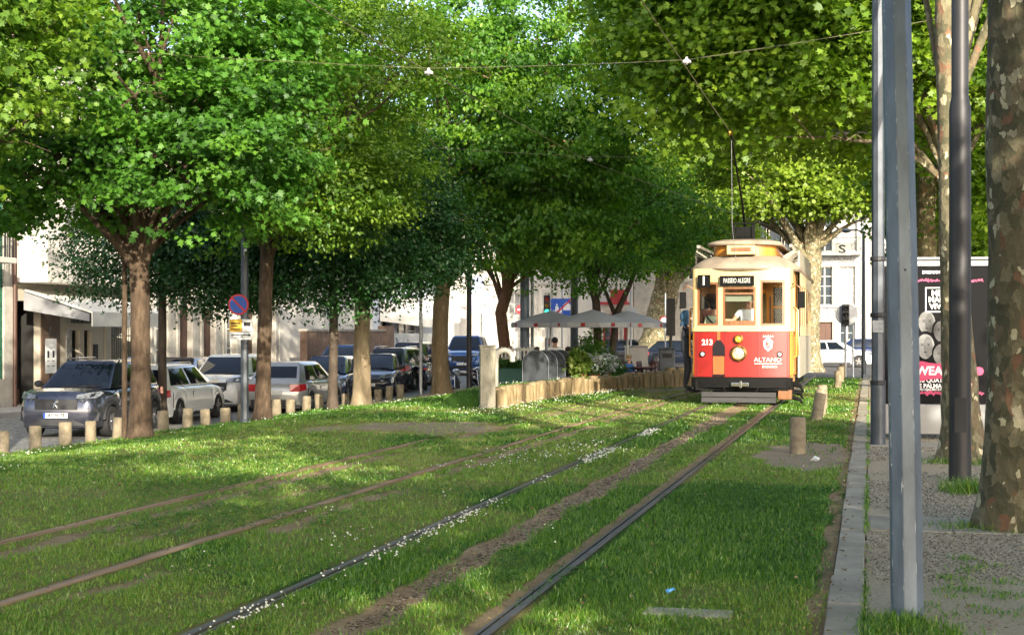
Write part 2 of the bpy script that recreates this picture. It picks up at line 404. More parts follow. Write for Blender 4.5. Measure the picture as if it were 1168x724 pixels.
# grass blades, clover heads, fallen leaves
def polar(n, d0, d1, pw):
    u = rng.random(n); e = 1-pw
    d = (d0**e + u*(d1**e - d0**e))**(1/e)          # number of blades falls off with distance
    a = rng.uniform(R(-8), R(43), n)               # angle to the left of the tracks
    return -d*np.sin(a), d*np.cos(a), d
def lawn_ok(X, Y):
    return (X > -13.0) & (X < -.24) & (Y > 4) & (Y < 53)
def blades(n, d0, d1, pw, wid, hgt, name_store):
    X, Y, d = polar(n, d0, d1, pw); k = lawn_ok(X, Y); X, Y, d = X[k], Y[k], d[k]
    dm, sm, rm = masks(X, Y); tuft = fbm(X*3, Y*3, 3)
    long_r = np.exp(-((X+3.06)/.10)**2) + .6*np.exp(-((X+1.72)/.08)**2)
    keep = rng.random(len(X)) > np.maximum(dm*1.05, sm*1.0)*.97 + .35*(tuft < .38)
    keep &= rng.random(len(X)) > .62*rm
    for rx, cxm in ((-3.28, 0), (-1.846, 0), (-4.65, .6), (-6.02, 1)):
        keep &= np.abs(X - rx - cxm*curveX(Y)) > .085
    X, Y, d, rm, tuft, long_r = X[keep], Y[keep], d[keep], rm[keep], tuft[keep], long_r[keep]
    m_ = len(X); C = np.stack([X, Y, zlawn(X, Y)-.004], 1)
    a = rng.uniform(0, 2*np.pi, m_); T = np.stack([np.cos(a), np.sin(a), 0*a], 1)
    lean = rng.normal(0, .45, (m_, 2)); B = unit(np.stack([lean[:, 0], lean[:, 1], np.ones(m_)], 1))
    N_ = np.cross(T, B)
    h = hgt*(.55+.9*rng.random(m_))*(.55+1.0*tuft)*(1-.45*rm)*(1+.5*long_r)
    sc_w = wid(d)/h
    T = T*sc_w[:, None]
    rv = np.clip(.40 + .42*rng.normal(0, 1, m_)*.6 + .5*(fbm(X*.8+5, Y*.5, 3)-.47) + .55*rm, 0, 1)
    return C, T, B, N_, h, rv
parts = [blades(400000, 6.2, 15, 1.5, lambda d: .005+.0003*d, .038, 0), blades(400000, 15, 54, 1.9, lambda d: .004+.0006*d, .042, 0)]
cat_ = [np.concatenate([q[i] for q in parts]) for i in range(6)]
M_grass = leaf_mat('grass_blade', (.032, .108, .006), (.088, .225, .014), (.25, .34, .055), trans=.35, gloss=.05, rough=.4)
gr = scatter_shape('grass', [(-.5, 0, 0), (.5, 0, 0), (.32, .55, .06), (.05, 1, .22), (-.3, .55, .06)], [(0, 1, 2, 4), (4, 2, 3)], *cat_[:5], M_grass, None, cat_[5])
tag(gr, 'short mown green turf growing between and around the rails', 'grass', kind='stuff')

def clover(n, fx, fy, sel):
    X = fx(n); Y = fy(n); k = lawn_ok(X, Y) & sel(X, Y, n); return X[k], Y[k]
cl = []
cl.append(clover(1150, lambda n: -3.10+rng.normal(0, .055, n), lambda n: rng.uniform(6, 22, n)**1.0, lambda X, Y, n: rng.random(n) < sstep(.36, .55, fbm(X*.3, Y*.9, 3))*1.1))
cl.append(clover(1100, lambda n: rng.uniform(-4.6, -3.4, n), lambda n: rng.uniform(8, 24, n), lambda X, Y, n: rng.random(n) < sstep(.5, .62, fbm(X*1.2, Y*.7, 3))*.8))
cl.append(clover(3800, lambda n: rng.uniform(-12.8, -6.2, n), lambda n: rng.uniform(11, 40, n), lambda X, Y, n: rng.random(n) < sstep(.55, .66, fbm(X*.9+20, Y*.5, 3))*.9))
cl.append(clover(1700, lambda n: rng.uniform(-9.2, -5.0, n), lambda n: rng.uniform(25.5, 38, n), lambda X, Y, n: (np.abs(X-palx(Y)-.45) < .75*rng.random(n)) & (rng.random(n) < .8)))
cl.append(clover(500, lambda n: rng.uniform(-3, -.4, n), lambda n: rng.uniform(7, 30, n), lambda X, Y, n: rng.random(n) < sstep(.56, .68, fbm(X*1.1+50, Y*.6, 3))*.6))
X = np.concatenate([q[0] for q in cl]); Y = np.concatenate([q[1] for q in cl]); n = len(X)
d = np.hypot(X, Y); C = np.stack([X, Y, zlawn(X, Y)+rng.uniform(.05, .085, n)], 1)
one = lambda a, b, c_: np.tile(np.array([[a, b, c_]], float), (n, 1))
fr = [(math.cos(k*math.pi/3), math.sin(k*math.pi/3), -.15) for k in range(6)]
M_clo = mat('clover_white', (.70, .70, .62), .8, var=.1, scale=30)
fl = scatter_shape('clover_flowers', fr+[(.6*math.cos(k*math.pi/3+.5), .6*math.sin(k*math.pi/3+.5), .6) for k in range(6)]+[(0, 0, .8), (0, 0, -.7)],
    [(k, (k+1) % 6, 6+(k+1) % 6, 6+k) for k in range(6)]+[(6+k, 6+(k+1) % 6, 12) for k in range(6)]+[((k+1) % 6, k, 13) for k in range(6)],
    C, one(1, 0, 0), one(0, 1, 0), one(0, 0, 1), (.0055+.00020*d)*rng.uniform(.6, 1.3, n), M_clo)
tag(fl, 'small white clover heads scattered in the turf', 'clover', kind='stuff')

# clover foliage in darker patches, and a few dead leaves
X, Y, d = polar(120000, 6.3, 34, 1.6); k = lawn_ok(X, Y) & (rng.random(len(X)) < 1.2*sstep(.50, .60, fbm(X*.8+61, Y*.45+13, 4))); dd, ss, rr_ = masks(X, Y); k &= (dd < .3) & (ss < .3)
X, Y, d = X[k], Y[k], d[k]; n = len(X); a = rng.uniform(0, 6.28, n); Nn = unit(np.stack([rng.normal(0, .35, n), rng.normal(0, .35, n), np.ones(n)], 1)); T0 = np.stack([np.cos(a), np.sin(a), 0*a], 1); T = unit(T0-Nn*(T0*Nn).sum(1, keepdims=True)); B = np.cross(Nn, T)
M_cl = leaf_mat('clover_leaf', (.025, .085, .012), (.05, .15, .018), (.10, .22, .03), trans=.3, gloss=.04)
tri_v = [(0, 0, 0)]; tri_f = []
for k3 in range(3):
    a3 = k3*2.094; tri_v += [(math.cos(a3-.45)*.8, math.sin(a3-.45)*.8, .12), (math.cos(a3), math.sin(a3), .05), (math.cos(a3+.45)*.8, math.sin(a3+.45)*.8, .12)]; tri_f.append((0, 1+3*k3, 2+3*k3, 3+3*k3))
tag(scatter_shape('clover_leaves', tri_v, tri_f, np.stack([X, Y, zlawn(X, Y)+rng.uniform(.022, .048, n)], 1), T, B, Nn, (.011+.00045*d)*rng.uniform(.7, 1.3, n), M_cl, None, rng.random(n)), 'low clover leaves in darker patches of the turf', 'clover', kind='stuff')
X, Y, d = polar(2600, 6.3, 30, 1.5); k = (Y > 5) & (X > -12.9); X, Y, d = X[k], Y[k], d[k]; e_ = rng.random(700); X = np.concatenate([X, rng.normal(-.28, .07, 700)]); Y = np.concatenate([Y, 6.3+24*e_**1.4]); d = np.hypot(X, Y); n = len(X)
k = rng.random(n) < np.where(X > -.2, .8, .45); X, Y, d = X[k], Y[k], d[k]; n = len(X)
Z = np.where(X > -.225, .016, zlawn(X, Y)+.03); a = rng.uniform(0, 6.28, n); Nn = unit(np.stack([rng.normal(0, .3, n), rng.normal(0, .3, n), np.ones(n)], 1)); T0 = np.stack([np.cos(a), np.sin(a), 0*a], 1); T = unit(T0-Nn*(T0*Nn).sum(1, keepdims=True)); B = np.cross(Nn, T)
M_dl = leaf_mat('dead_leaf', (.12, .07, .03), (.28, .18, .09), (.45, .36, .20), trans=.2, gloss=.03, tint=(1, .9, .7))
tag(scatter_shape('fallen_leaves', [(0, -.5, 0), (.4, 0, .18), (0, .6, .05), (-.4, 0, .2), (0, 0, 0)], [(0, 1, 4), (1, 2, 4), (2, 3, 4), (3, 0, 4)], np.stack([X, Y, Z], 1), T, B, Nn, (.016+.0007*d)*rng.uniform(.6, 1.5, n), M_dl, None, rng.random(n)), 'dry brown leaf bits lying on turf and paving', 'leaves', kind='stuff')

# ------------------------------------------------------------------ streets and pavements
M_asph = mat('asphalt', (.07, .068, .066), .85, var=.25, scale=4, bump=.3, bscale=120)
def cobble_mat(name, c1, c2, sc_):
    m, nt, out = new_mat(name); p = N(nt, 'ShaderNodeBsdfPrincipled', Roughness=.75)
    tc = N(nt, 'ShaderNodeTexCoord'); v = N(nt, 'ShaderNodeTexVoronoi'); v.inputs['Scale'].default_value = sc_; v.inputs['Randomness'].default_value = .55
    nt.links.new(tc.outputs['Object'], v.inputs['Vector'])
    sp = N(nt, 'ShaderNodeSeparateColor'); nt.links.new(v.outputs['Color'], sp.inputs[0])
    big = noise(nt, .6, 4, .6, tc.outputs['Object'])
    mxf = N(nt, 'ShaderNodeMixRGB'); mxf.inputs['Fac'].default_value = .5
    nt.links.new(sp.outputs[0], mxf.inputs['Color1']); nt.links.new(big.outputs['Fac'], mxf.inputs['Color2'])
    rp = ramp(nt, mxf.outputs[0], [(.2, c1), (.8, c2)])
    e = N(nt, 'ShaderNodeTexVoronoi', feature='DISTANCE_TO_EDGE'); e.inputs['Scale'].default_value = sc_; e.inputs['Randomness'].default_value = .55
    nt.links.new(tc.outputs['Object'], e.inputs['Vector'])
    mr = N(nt, 'ShaderNodeMapRange'); mr.inputs['From Max'].default_value = .08; nt.links.new(e.outputs['Distance'], mr.inputs['Value'])
    mx = N(nt, 'ShaderNodeMixRGB'); mx.inputs['Color1'].default_value = c4([c*.45 for c in c1]); nt.links.new(mr.outputs[0], mx.inputs['Fac']); nt.links.new(rp.outputs[0], mx.inputs['Color2'])
    nt.links.new(mx.outputs[0], p.inputs['Base Color'])
    bp = N(nt, 'ShaderNodeBump', Strength=.5); bp.inputs['Distance'].default_value = .02; nt.links.new(mr.outputs[0], bp.inputs['Height']); nt.links.new(bp.outputs['Normal'], p.inputs['Normal'])
    nt.links.new(p.outputs[0], out.inputs['Surface']); return m
M_cob = cobble_mat('granite_setts', (.17, .165, .16), (.33, .32, .30), 8)
M_gran = mat('granite', (.36, .33, .29), .8, var=.25, scale=8, bump=.2, bscale=60)
M_granl = mat('granite_light', (.40, .38, .35), .8, var=.2, scale=5, bump=.15, bscale=60)
def zst(X, Y): return -.75 + .40*sstep(48, 60, Y)
def sheet(name, xs, ys, zf, m, kind='structure'):
    GX, GY = np.meshgrid(xs, ys); V = np.stack([GX, GY, zf(GX, GY)], -1).reshape(-1, 3); nx, ny = len(xs), len(ys)
    ii = (np.arange(ny-1)[:, None]*nx + np.arange(nx-1)[None, :]).ravel()
    o = mesh_np(name, V, np.stack([ii, ii+1, ii+nx+1, ii+nx], 1).ravel(), np.arange(len(ii))*4, np.full(len(ii), 4), m)
    o.data.polygons.foreach_set('use_smooth', [True]*len(o.data.polygons)); return tag(o, kind=kind)
sheet('ground', np.linspace(-900, 900, 19), np.linspace(-900, 900, 19), lambda X, Y: X*0-1.3, M_asph)
sheet('street', np.array([-70., -40, -25, -20, -14.5]), np.array([-30., 0, 20, 40, 48, 50, 52, 54, 56, 58, 60, 70]), zst, M_cob)
sheet('cross_street', np.array([-14.5, -8., 0, 10, 40]), np.array([52.2, 54., 56, 58, 60, 80, 100, 160]), lambda X, Y: zst(X, Y), M_asph)
sheet('square', np.array([-70., -40, -25, -20, -14.5]), np.array([70., 100, 160]), lambda X, Y: zst(X, Y)-.002, M_asph)
mb = MB(); mb.box(-14.5, -13.0, -10, 57, -.95, -.58); tag(mb.build('parking_pavement', M_granl), kind='structure')
mb = MB(); mb.box(-14.66, -14.5, -10, 57, -.95, -.60); tag(mb.build('parking_kerb', M_gran, bevel=.02), kind='structure')
mb = MB(); mb.box(-30, -22.3, -10, 57, -.95, -.63); tag(mb.build('house_pavement', M_granl), kind='structure')
mb = MB(); mb.box(-30, -11, 82.5, 90, -.6, -.22); mb.box(-11, 14, 90, 100, -.6, -.22); tag(mb.build('far_pavement', M_granl), kind='structure')
# paved walk on the right: slab edging, crushed stone surface, cross bands
m, nt, out = new_mat('crushed_stone_paving'); p = N(nt, 'ShaderNodeBsdfPrincipled', Roughness=.9); tc = N(nt, 'ShaderNodeTexCoord')
a = noise(nt, 1.1, 6, .65, tc.outputs['Object']); b = noise(nt, 34, 4, .85, tc.outputs['Object'])
ra = ramp(nt, b.outputs['Fac'], [(.32, (.12, .095, .055)), (.48, (.31, .255, .165)), (.6, (.42, .35, .24)), (.75, (.56, .48, .35))])
rb = ramp(nt, a.outputs['Fac'], [(.35, (.33, .275, .19)), (.7, (.55, .48, .36))])
mx = N(nt, 'ShaderNodeMixRGB'); mx.inputs['Fac'].default_value = .22; nt.links.new(ra.outputs[0], mx.inputs['Color1']); nt.links.new(rb.outputs[0], mx.inputs['Color2'])
nt.links.new(mx.outputs[0], p.inputs['Base Color'])
bp = N(nt, 'ShaderNodeBump', Strength=.8); bp.inputs['Distance'].default_value = .012; nt.links.new(b.outputs['Fac'], bp.inputs['Height']); nt.links.new(bp.outputs['Normal'], p.inputs['Normal'])
nt.links.new(p.outputs[0], out.inputs['Surface'])
mb = MB(); mb.box(-.022, 12, -12, 54.5, -.9, 0.0); tag(mb.build('pavement', m), kind='structure')
M_slab = mat('edge_slab', (.31, .28, .22), .85, var=.3, scale=2.2, bump=.35, bscale=50)
mb = MB(); y = -6.0
while y < 54:
    L = rnd.uniform(.85, 1.25); mb.box(-.222+rnd.uniform(-.008, .006), -.035, y, y+L-.012, -.4, .012+rnd.uniform(-.004, .004)); y += L
tag(mb.build('pavement_edging', M_slab, bevel=.008), kind='structure')
mb = MB()
for yb in (11.6, 20.2, 29):
    for i in range(9): mb.box(i*.62, i*.62+.605, yb, yb+.9, -.1, .008+rnd.uniform(0, .003))
mb.build('pavement_band', M_slab, bevel=.006); tag(bpy.context.scene.objects['pavement_band'], kind='structure')

# weeds in the joints and at the feet of posts
def tuft_patch(n, cx, cy, sx_, sy_, h, zf=lambda X, Y: 0*X+.006):
    X = rng.normal(cx, sx_, n); Y = rng.normal(cy, sy_, n); a = rng.uniform(0, 2*np.pi, n)
    C = np.stack([X, Y, zf(X, Y)], 1); T = np.stack([np.cos(a), np.sin(a), 0*a], 1); l = rng.normal(0, .6, (n, 2))
    B = unit(np.stack([l[:, 0], l[:, 1], np.ones(n)], 1)); hh = h*rng.uniform(.4, 1.2, n)
    return C, T*(.007/hh)[:, None]*1.2, B, np.cross(T, B), hh, np.clip(rng.normal(.55, .3, n), 0, 1)
tp = [tuft_patch(650, .14, 7.85, .09, .12, .075), tuft_patch(450, .30, 7.6, .10, .15, .07), tuft_patch(260, .03, 7.6, .05, .15, .06), tuft_patch(800, .95, 14.6, .14, .14, .16), tuft_patch(900, 1.05, 11.9, .3, .14, .07), tuft_patch(700, 1.25, 17.7, .35, .12, .10)]
for i in range(60):
    yy = rng.uniform(8, 34); tp.append(tuft_patch(int(rng.integers(10, 50)), -.028, yy, .012, .22, .035))
for i in range(30): tp.append(tuft_patch(40, rng.uniform(.15, 1.1), rng.uniform(8.2, 10.3), .05, .06, .03))
q = [np.concatenate([t[i] for t in tp]) for i in range(6)]
tag(scatter_shape('weeds', [(-.5, 0, 0), (.5, 0, 0), (.32, .55, .06), (.05, 1, .22), (-.3, .55, .06)], [(0, 1, 2, 4), (4, 2, 3)], *q[:5], M_grass, None, q[5]), 'tufts of weeds in paving joints and round the post feet', 'weeds', kind='stuff')

n = 130000; Y = 6.3+ (rng.random(n)**1.5)*22; X = rng.uniform(-.02, 1, n)*np.clip(.9+.22*Y, 1.2, 6.5); k = fbm(X*1.5, Y*.8, 3) > .33+.2*rng.random(n); X, Y = X[k], Y[k]; n = len(X)
a = rng.uniform(0, 6.28, n); T = np.stack([np.cos(a), np.sin(a), 0*a], 1); B = np.stack([-np.sin(a), np.cos(a), 0*a], 1); Nn = np.tile([[0, 0, 1.]], (n, 1))
M_grav = leaf_mat('gravel_stone', (.10, .08, .055), (.27, .23, .17), (.52, .46, .36), trans=0., gloss=.02, tint=(1, 1, 1))
tag(scatter_shape('gravel', [(1, 0, 0), (0, .7, 0), (-1, 0, 0), (0, -.7, 0), (.2, .1, .75)], [(0, 1, 4), (1, 2, 4), (2, 3, 4), (3, 0, 4)], np.stack([X, Y, 0*X+.0005], 1), T, B, Nn, (.005+.0004*Y)*rng.uniform(.5, 1.5, n), M_grav, None, rng.random(n)), 'loose crushed stone strewn over the walk', 'gravel', kind='stuff')
yy_ = rng.uniform(6.5, 27, 9000); xx_ = -2.56+rng.normal(0, .11, 9000); n = 9000; a = rng.uniform(0, 6.28, n); T = np.stack([np.cos(a), np.sin(a), 0*a], 1); B = np.stack([-np.sin(a), np.cos(a), 0*a], 1)
M_mulch = leaf_mat('mulch_bit', (.06, .04, .03), (.20, .14, .09), (.42, .34, .24), trans=0., gloss=.02, tint=(1, 1, 1))
tag(scatter_shape('mulch', [(1.6, 0, 0), (0, .5, .1), (-1.6, 0, 0), (0, -.5, .05), (.2, .1, .5)], [(0, 1, 4), (1, 2, 4), (2, 3, 4), (3, 0, 4)], np.stack([xx_, yy_, zlawn(xx_, yy_)-.016], 1), T, B, np.tile([[0, 0, 1.]], (n, 1)), (.007+.0004*yy_)*rng.uniform(.5, 1.5, n), M_mulch, None, rng.random(n)), 'crumbs of bark and dry soil along the bare strip between the rails', 'mulch', kind='stuff')

# ------------------------------------------------------------------ rails
M_railr = mat('rusty_rail', (.24, .135, .08), .6, .3, var=.4, scale=6, col2=(.42, .29, .19), stretch=(1, .1, 1))
M_rails = mat('worn_rail', (.15, .13, .115), .45, .6, var=.4, scale=5, stretch=(1, .1, 1))
def rail(name, X0, cxm, y0, y1, head, parent):
    ysr = np.arange(y0, y1+.01, .5); mb = MB(); secs = []
    for yy in ysr:
        xx = X0 + cxm*float(curveX(yy))
        secs.append([(xx-.024, yy, -.10), (xx-.024, yy, .010), (xx-.019, yy, .015), (xx+.019, yy, .015), (xx+.024, yy, .010), (xx+.024, yy, -.10)])
    mb.loft(secs); secs = []
    for yy in ysr:                                   # guard lip of the grooved rail, on the inner side
        s = 1 if 'east' not in head else -1
        xx = X0 + cxm*float(curveX(yy)) + s*.054
        secs.append([(xx-.009, yy, -.10), (xx-.009, yy, .006), (xx+.009, yy, .006), (xx+.009, yy, -.10)])
    mb.loft(secs); return mb.build(name, M_rails if 'worn' in head else M_railr, parent)
t = thing('tram_track', 'grooved rails of the right hand track with the tram standing on them', 'tram track', (0, 0, 0))
rail('rail', -3.28, 0, -5, 53, 'worn', t); rail('rail', -1.846, 0, -5, 53, 'worn east', t)
t = thing('tram_track', 'rustier left hand track beside the clover lawn, its far end lost under dirt', 'tram track', (0, 0, 0))
rail('rail', -4.65, .6, -5, 41, 'rust east', t); rail('rail', -6.02, 1, -5, 20.3, 'rust', t)
mb = MB(); mb.box(-1.18, -.71, 7.86, 8.06, -.1, .012); mb.build('access_cover', M_slab, bevel=.01); tag(bpy.data.objects['access_cover'], 'flat grey concrete cover sunk in the grass at the bottom of the picture', 'cover')
mb = MB(); mb.ball((0, 0, .05), (.03, .022, .022), 8, 5); mb.tube([(.01, 0, .05), (.05, .01, .07), (.06, .02, .055)], [.018, .014, .004], 6)
o = mb.build('crumpled_wrapper', mat('blue_plastic', (.10, .35, .75), .4, var=.3, scale=40), smooth=60); o.scale = (.6, .6, .6); o.location = (-1.10, 8.35, .02); tag(o, 'small crumpled pale blue wrapper lying in the grass', 'litter')
mb = MB(); mb.add([(-.09, 0, 0), (.07, -.02, .01), (.10, .08, .05), (0, .10, .09), (-.06, .07, .03)], [(0, 1, 2, 3, 4)]); 
mb.add([(-.09, 0, 0), (.07, -.02, .01), (.02, -.06, .06), (-.06, -.04, .05)], [(0, 1, 2, 3)])
o = mb.build('paper_scrap', mat('white_paper', (.75, .75, .74), .8, var=.05), fix=False); o.scale = (.6, .6, .6); o.location = (-.62, 17.6, .015); tag(o, 'white paper scrap lying on the bare earth by the stone bollard', 'litter')
# ------------------------------------------------------------------ trees
LEAF = {
 'oval': ([(0, 0, 0), (-.32, .45, .10), (0, .5, -.02), (.32, .45, .10), (0, 1, -.08)], [(0, 2, 1), (0, 3, 2), (1, 2, 4), (2, 3, 4)]),
 'lobed': ([(0, 0, 0), (-.22, .18, .02), (-.52, .30, .06), (-.24, .44, .02), (-.50, .68, .08), (-.18, .70, 0), (0, 1, -.06), (.18, .70, 0), (.50, .68, .08), (.24, .44, .02), (.52, .30, .06), (.22, .18, .02)],
           [(0, 11, 3, 1), (1, 3, 2), (11, 10, 9), (11, 9, 3), (3, 9, 7, 5), (3, 5, 4), (9, 8, 7), (5, 7, 6)]),
 'maple': ([(0, 0, 0), (-.55, .12, .05), (-.35, .42, .02), (-.62, .72, .10), (-.20, .66, 0), (0, 1.05, -.06), (.20, .66, 0), (.62, .72, .10), (.35, .42, .02), (.55, .12, .05)],
           [(0, 2, 1), (0, 9, 8), (0, 8, 6, 4, 2), (2, 4, 3), (8, 7, 6), (4, 6, 5)]),
 'tri': ([(0, 0, 0), (-.45, .5, .08), (0, 1, -.05), (.45, .5, .08)], [(0, 3, 2, 1)]),
}
def crown_points(ells, n_clump, per, cr, hollow=.45, flat=.55):
    C = []; O = []; K = []
    vol = np.array([e[3]*e[4]*e[5] for e in ells])**.8; vol = vol/vol.sum()
    for e, v in zip(ells, vol):
        k = max(3, int(n_clump*v)); dr = unit(rng.normal(0, 1, (k, 3))); r = rng.random(k)**hollow
        wob = 1 + .6*(fbm(dr[:, 0]*2.2+e[0], dr[:, 1]*2.2+dr[:, 2]*1.7+e[1], 3)-.47)*2
        off = dr*(r*wob)[:, None]
        cc = np.array(e[:3]) + off*np.array(e[3:6])
        C.append(cc); O.append(unit(dr*np.array([1, 1, .8])))
    C = np.concatenate(C); O = np.concatenate(O)
    n = rng.poisson(per, len(C)); idx = np.repeat(np.arange(len(C)), n)
    s = cr*rng.uniform(.6, 1.4, len(C))
    P = C[idx] + rng.normal(0, 1, (len(idx), 3))*s[idx][:, None]*np.array([1, 1, flat])
    return P, O[idx], C, idx
def crown(ells, m, parent, leaf=.1, kind='oval', n_clump=500, per=60, cr=.35, droop=.3, hollow=.45, flat=.55, zmin=None, up=.7, keep=None):
    P, O, C, idx = crown_points(ells, n_clump, per, cr, hollow, flat)
    if zmin is not None: k = P[:, 2] > zmin + .5*rng.random(len(P)); P, O, idx = P[k], O[k], idx[k]
    if keep is not None: k = keep(P); P, O, idx = P[k], O[k], idx[k]
    n = len(P); Nn = unit(np.array([0, 0, up]) + O*.45 + rng.normal(0, .45, (n, 3)))
    tip = unit(O*.7 + rng.normal(0, .6, (n, 3)) + np.array([0, 0, -droop])); B = unit(tip - Nn*(tip*Nn).sum(1, keepdims=True)); T = np.cross(B, Nn)
    base = rng.random(len(C))[idx]
    rv = np.clip(.62*base + .38*rng.random(n), 0, 1)
    sv, sf = LEAF[kind]
    o = scatter_shape('crown', sv, sf, P, T, B, Nn, leaf*rng.uniform(.6, 1.25, n), m, parent, rv)
    return o, C
def trunk_mesh(path, rad, targets, m, parent, n=14, jit=.05, limb_r=.5, seed=0, fork=None, twig=.012, flare=1.5, start_lo=.55):
    mb = MB(); rr = random.Random(seed)
    pts = [Vector(p) for p in path]
    # finely sampled trunk with uneven girth and a flared foot
    fine = []; fr = []
    for i in range(len(pts)-1):
        for k in range(5):
            u = k/5; fine.append(pts[i].lerp(pts[i+1], u)); fr.append(rad[i]*(1-u)+rad[i+1]*u)
    fine.append(pts[-1]); fr.append(rad[-1])
    z0 = fine[0].z
    fr = [r*(1+(flare-1)*math.exp(-(p.z-z0)/.22)) for r, p in zip(fr, fine)]
    mb.tube(fine, fr, n, jit=jit, seed=seed)
    total = len(fine)
    for (tx, ty, tz) in targets:
        T = Vector((tx, ty, tz))
        i = min(total-1, int(total*rr.uniform(start_lo, .99))); a = fine[i]
        if a.z > T.z + 1.2: i = int(total*start_lo); a = fine[i]
        r0 = min(fr[i]*limb_r, fr[i]*.8)*rr.uniform(.55, 1.0); L = (T-a).length
        mid1 = a.lerp(T, .35) + Vector((rr.uniform(-.1, .1)*L, rr.uniform(-.1, .1)*L, .12*L))
        mid2 = a.lerp(T, .7) + Vector((rr.uniform(-.08, .08)*L, rr.uniform(-.08, .08)*L, .08*L))
        mb.tube([a, a.lerp(mid1, .5)+Vector((0, 0, .02*L)), mid1, mid2, T], [r0, r0*.8, r0*.62, r0*.34, twig], 7, jit=.06, seed=rr.random())
        for q in range(3):
            b = mid1.lerp(T, rr.uniform(.1, .8)); e = b + Vector((rr.uniform(-1, 1), rr.uniform(-1, 1), rr.uniform(-.3, .7)))*(.28*L)
            mb.tube([b, b.lerp(e, .5)+Vector((0, 0, .04*L)), e], [r0*.28, r0*.18, twig*.6], 5)
    return mb.build('trunk', m, parent, smooth=60)
def tree(label, x, y, z, path, rad, ells, bark, lmat, n_limb=14, group=None, seed=1, tk={}, cat='tree', name='tree', **kw):
    # path and ellipsoids are given relative to the foot of the trunk
    t = thing(name, label, cat, (x, y, z), 0, group)
    _, C = crown(ells, lmat, t, **kw)
    sel = C[np.random.default_rng(seed).choice(len(C), min(n_limb, len(C)), replace=False)]
    trunk_mesh(path, rad, [tuple(c) for c in sel], bark, t, seed=seed, **tk)
    return t
B_brown = bark_mat('brown_bark', [(.035, .025, .017), (.09, .062, .042), (.19, .135, .09)], 12)
B_dark = bark_mat('dark_bark', [(.04, .03, .025), (.085, .065, .05), (.14, .11, .085)], 9)
B_red = bark_mat('reddish_bark', [(.07, .035, .022), (.15, .08, .05), (.22, .13, .085)], 8)
B_pale = bark_mat('pale_bark', [(.16, .12, .075), (.30, .235, .15), (.44, .36, .25)], 10)
B_lich = bark_mat('lichen_bark', [(.07, .05, .03), (.16, .115, .065), (.20, .15, .09), (.42, .38, .28)], 7)
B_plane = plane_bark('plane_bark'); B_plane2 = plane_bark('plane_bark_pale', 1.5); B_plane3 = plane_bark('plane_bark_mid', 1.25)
L_oak = leaf_mat('oak_leaf', (.022, .075, .007), (.07, .20, .015), (.15, .32, .028), trans=.44)
L_elm = leaf_mat('elm_leaf', (.045, .11, .008), (.13, .25, .016), (.26, .38, .03), trans=.48)
L_dark = leaf_mat('holm_leaf', (.008, .035, .008), (.022, .085, .016), (.05, .15, .03), trans=.25, gloss=.05, rough=.4)
L_hack = leaf_mat('hackberry_leaf', (.022, .08, .006), (.085, .225, .012), (.23, .39, .024), trans=.48)
L_plane = leaf_mat('plane_leaf', (.05, .115, .007), (.15, .275, .015), (.31, .44, .03), trans=.52)
L_far = leaf_mat('far_leaf', (.12, .20, .014), (.20, .30, .02), (.30, .38, .035), trans=.5)

def lz(x, y): return float(zlawn(np.array([x]), np.array([y]))[0])
RX = -12.4
# the row along the parked cars
y = 23.8; tree('broad lobed-leaf oak with forked pale brown trunk, nearest of the row by the cars', RX, y, lz(RX, y)-.05,
    [(0, 0, 0), (.02, 0, 1.2), (.0, 0, 2.5), (-.03, 0, 3.5)], [.19, .172, .168, .165],
    [(0, 0, 7.2, 3.5, 3.5, 3.7), (-1.2, -1.0, 4.9, 2.6, 2.2, 1.7), (1.5, -1.0, 4.9, 2.2, 2.1, 1.7), (-2.8, -.6, 5.0, 1.6, 1.8, 1.7), (2.4, 0, 6.0, 1.5, 1.8, 2.2)], B_brown, L_oak, 34, seed=4, tk=dict(limb_r=.6, start_lo=.78),
    leaf=.118, kind='lobed', n_clump=600, per=98, cr=.24, droop=.45, zmin=3.3, flat=.38, hollow=.42)
y = 29.2; tree('slim brown tree with airy yellow-green crown beside the no-parking post', RX, y, lz(RX, y)-.05,
    [(0, 0, 0), (.04, 0, 1.6), (.1, 0, 3.4), (.2, 0, 5)], [.165, .15, .14, .10],
    [(.9, 0, 7.6, 3.2, 3.2, 4.2), (1.2, -.5, 4.9, 2.5, 2.2, 1.5)], B_brown, L_elm, 30, seed=8, tk=dict(limb_r=.5, twig=.008),
    leaf=.10, kind='oval', n_clump=960, per=95, cr=.27, droop=.2, zmin=3.3, flat=.35, hollow=.4)
y = 33.4; tree('thin dark tree with dense dark green small-leaved crown over the cars', RX, y, lz(RX, y)-.05,
    [(0, 0, 0), (.03, 0, 2), (0, 0, 4), (0, 0, 6.5)], [.115, .10, .09, .06],
    [(0, 0, 5.2, 2.9, 2.9, 2.6), (.6, -.6, 3.3, 2.4, 2.0, 1.4), (-2.6, -.2, 3.5, 2.2, 2.2, 1.6)], B_dark, L_dark, 20, seed=3,
    leaf=.10, kind='oval', n_clump=820, per=66, cr=.27, droop=.1, zmin=1.95, flat=.45)
x, y = -16.6, 33.0; tree('dark evergreen tree rising behind the white estate car', x, y, -.6,
    [(0, 0, 0), (.0, 0, 2), (0, 0, 4), (0, 0, 6)], [.11, .10, .09, .06],
    [(0, 0, 4.4, 2.9, 2.2, 1.9), (2, 0, 3.9, 1.8, 2, 1.6)], B_dark, L_dark, 16, seed=5,
    leaf=.10, kind='oval', n_clump=640, per=72, cr=.28, droop=.1, zmin=2.5)
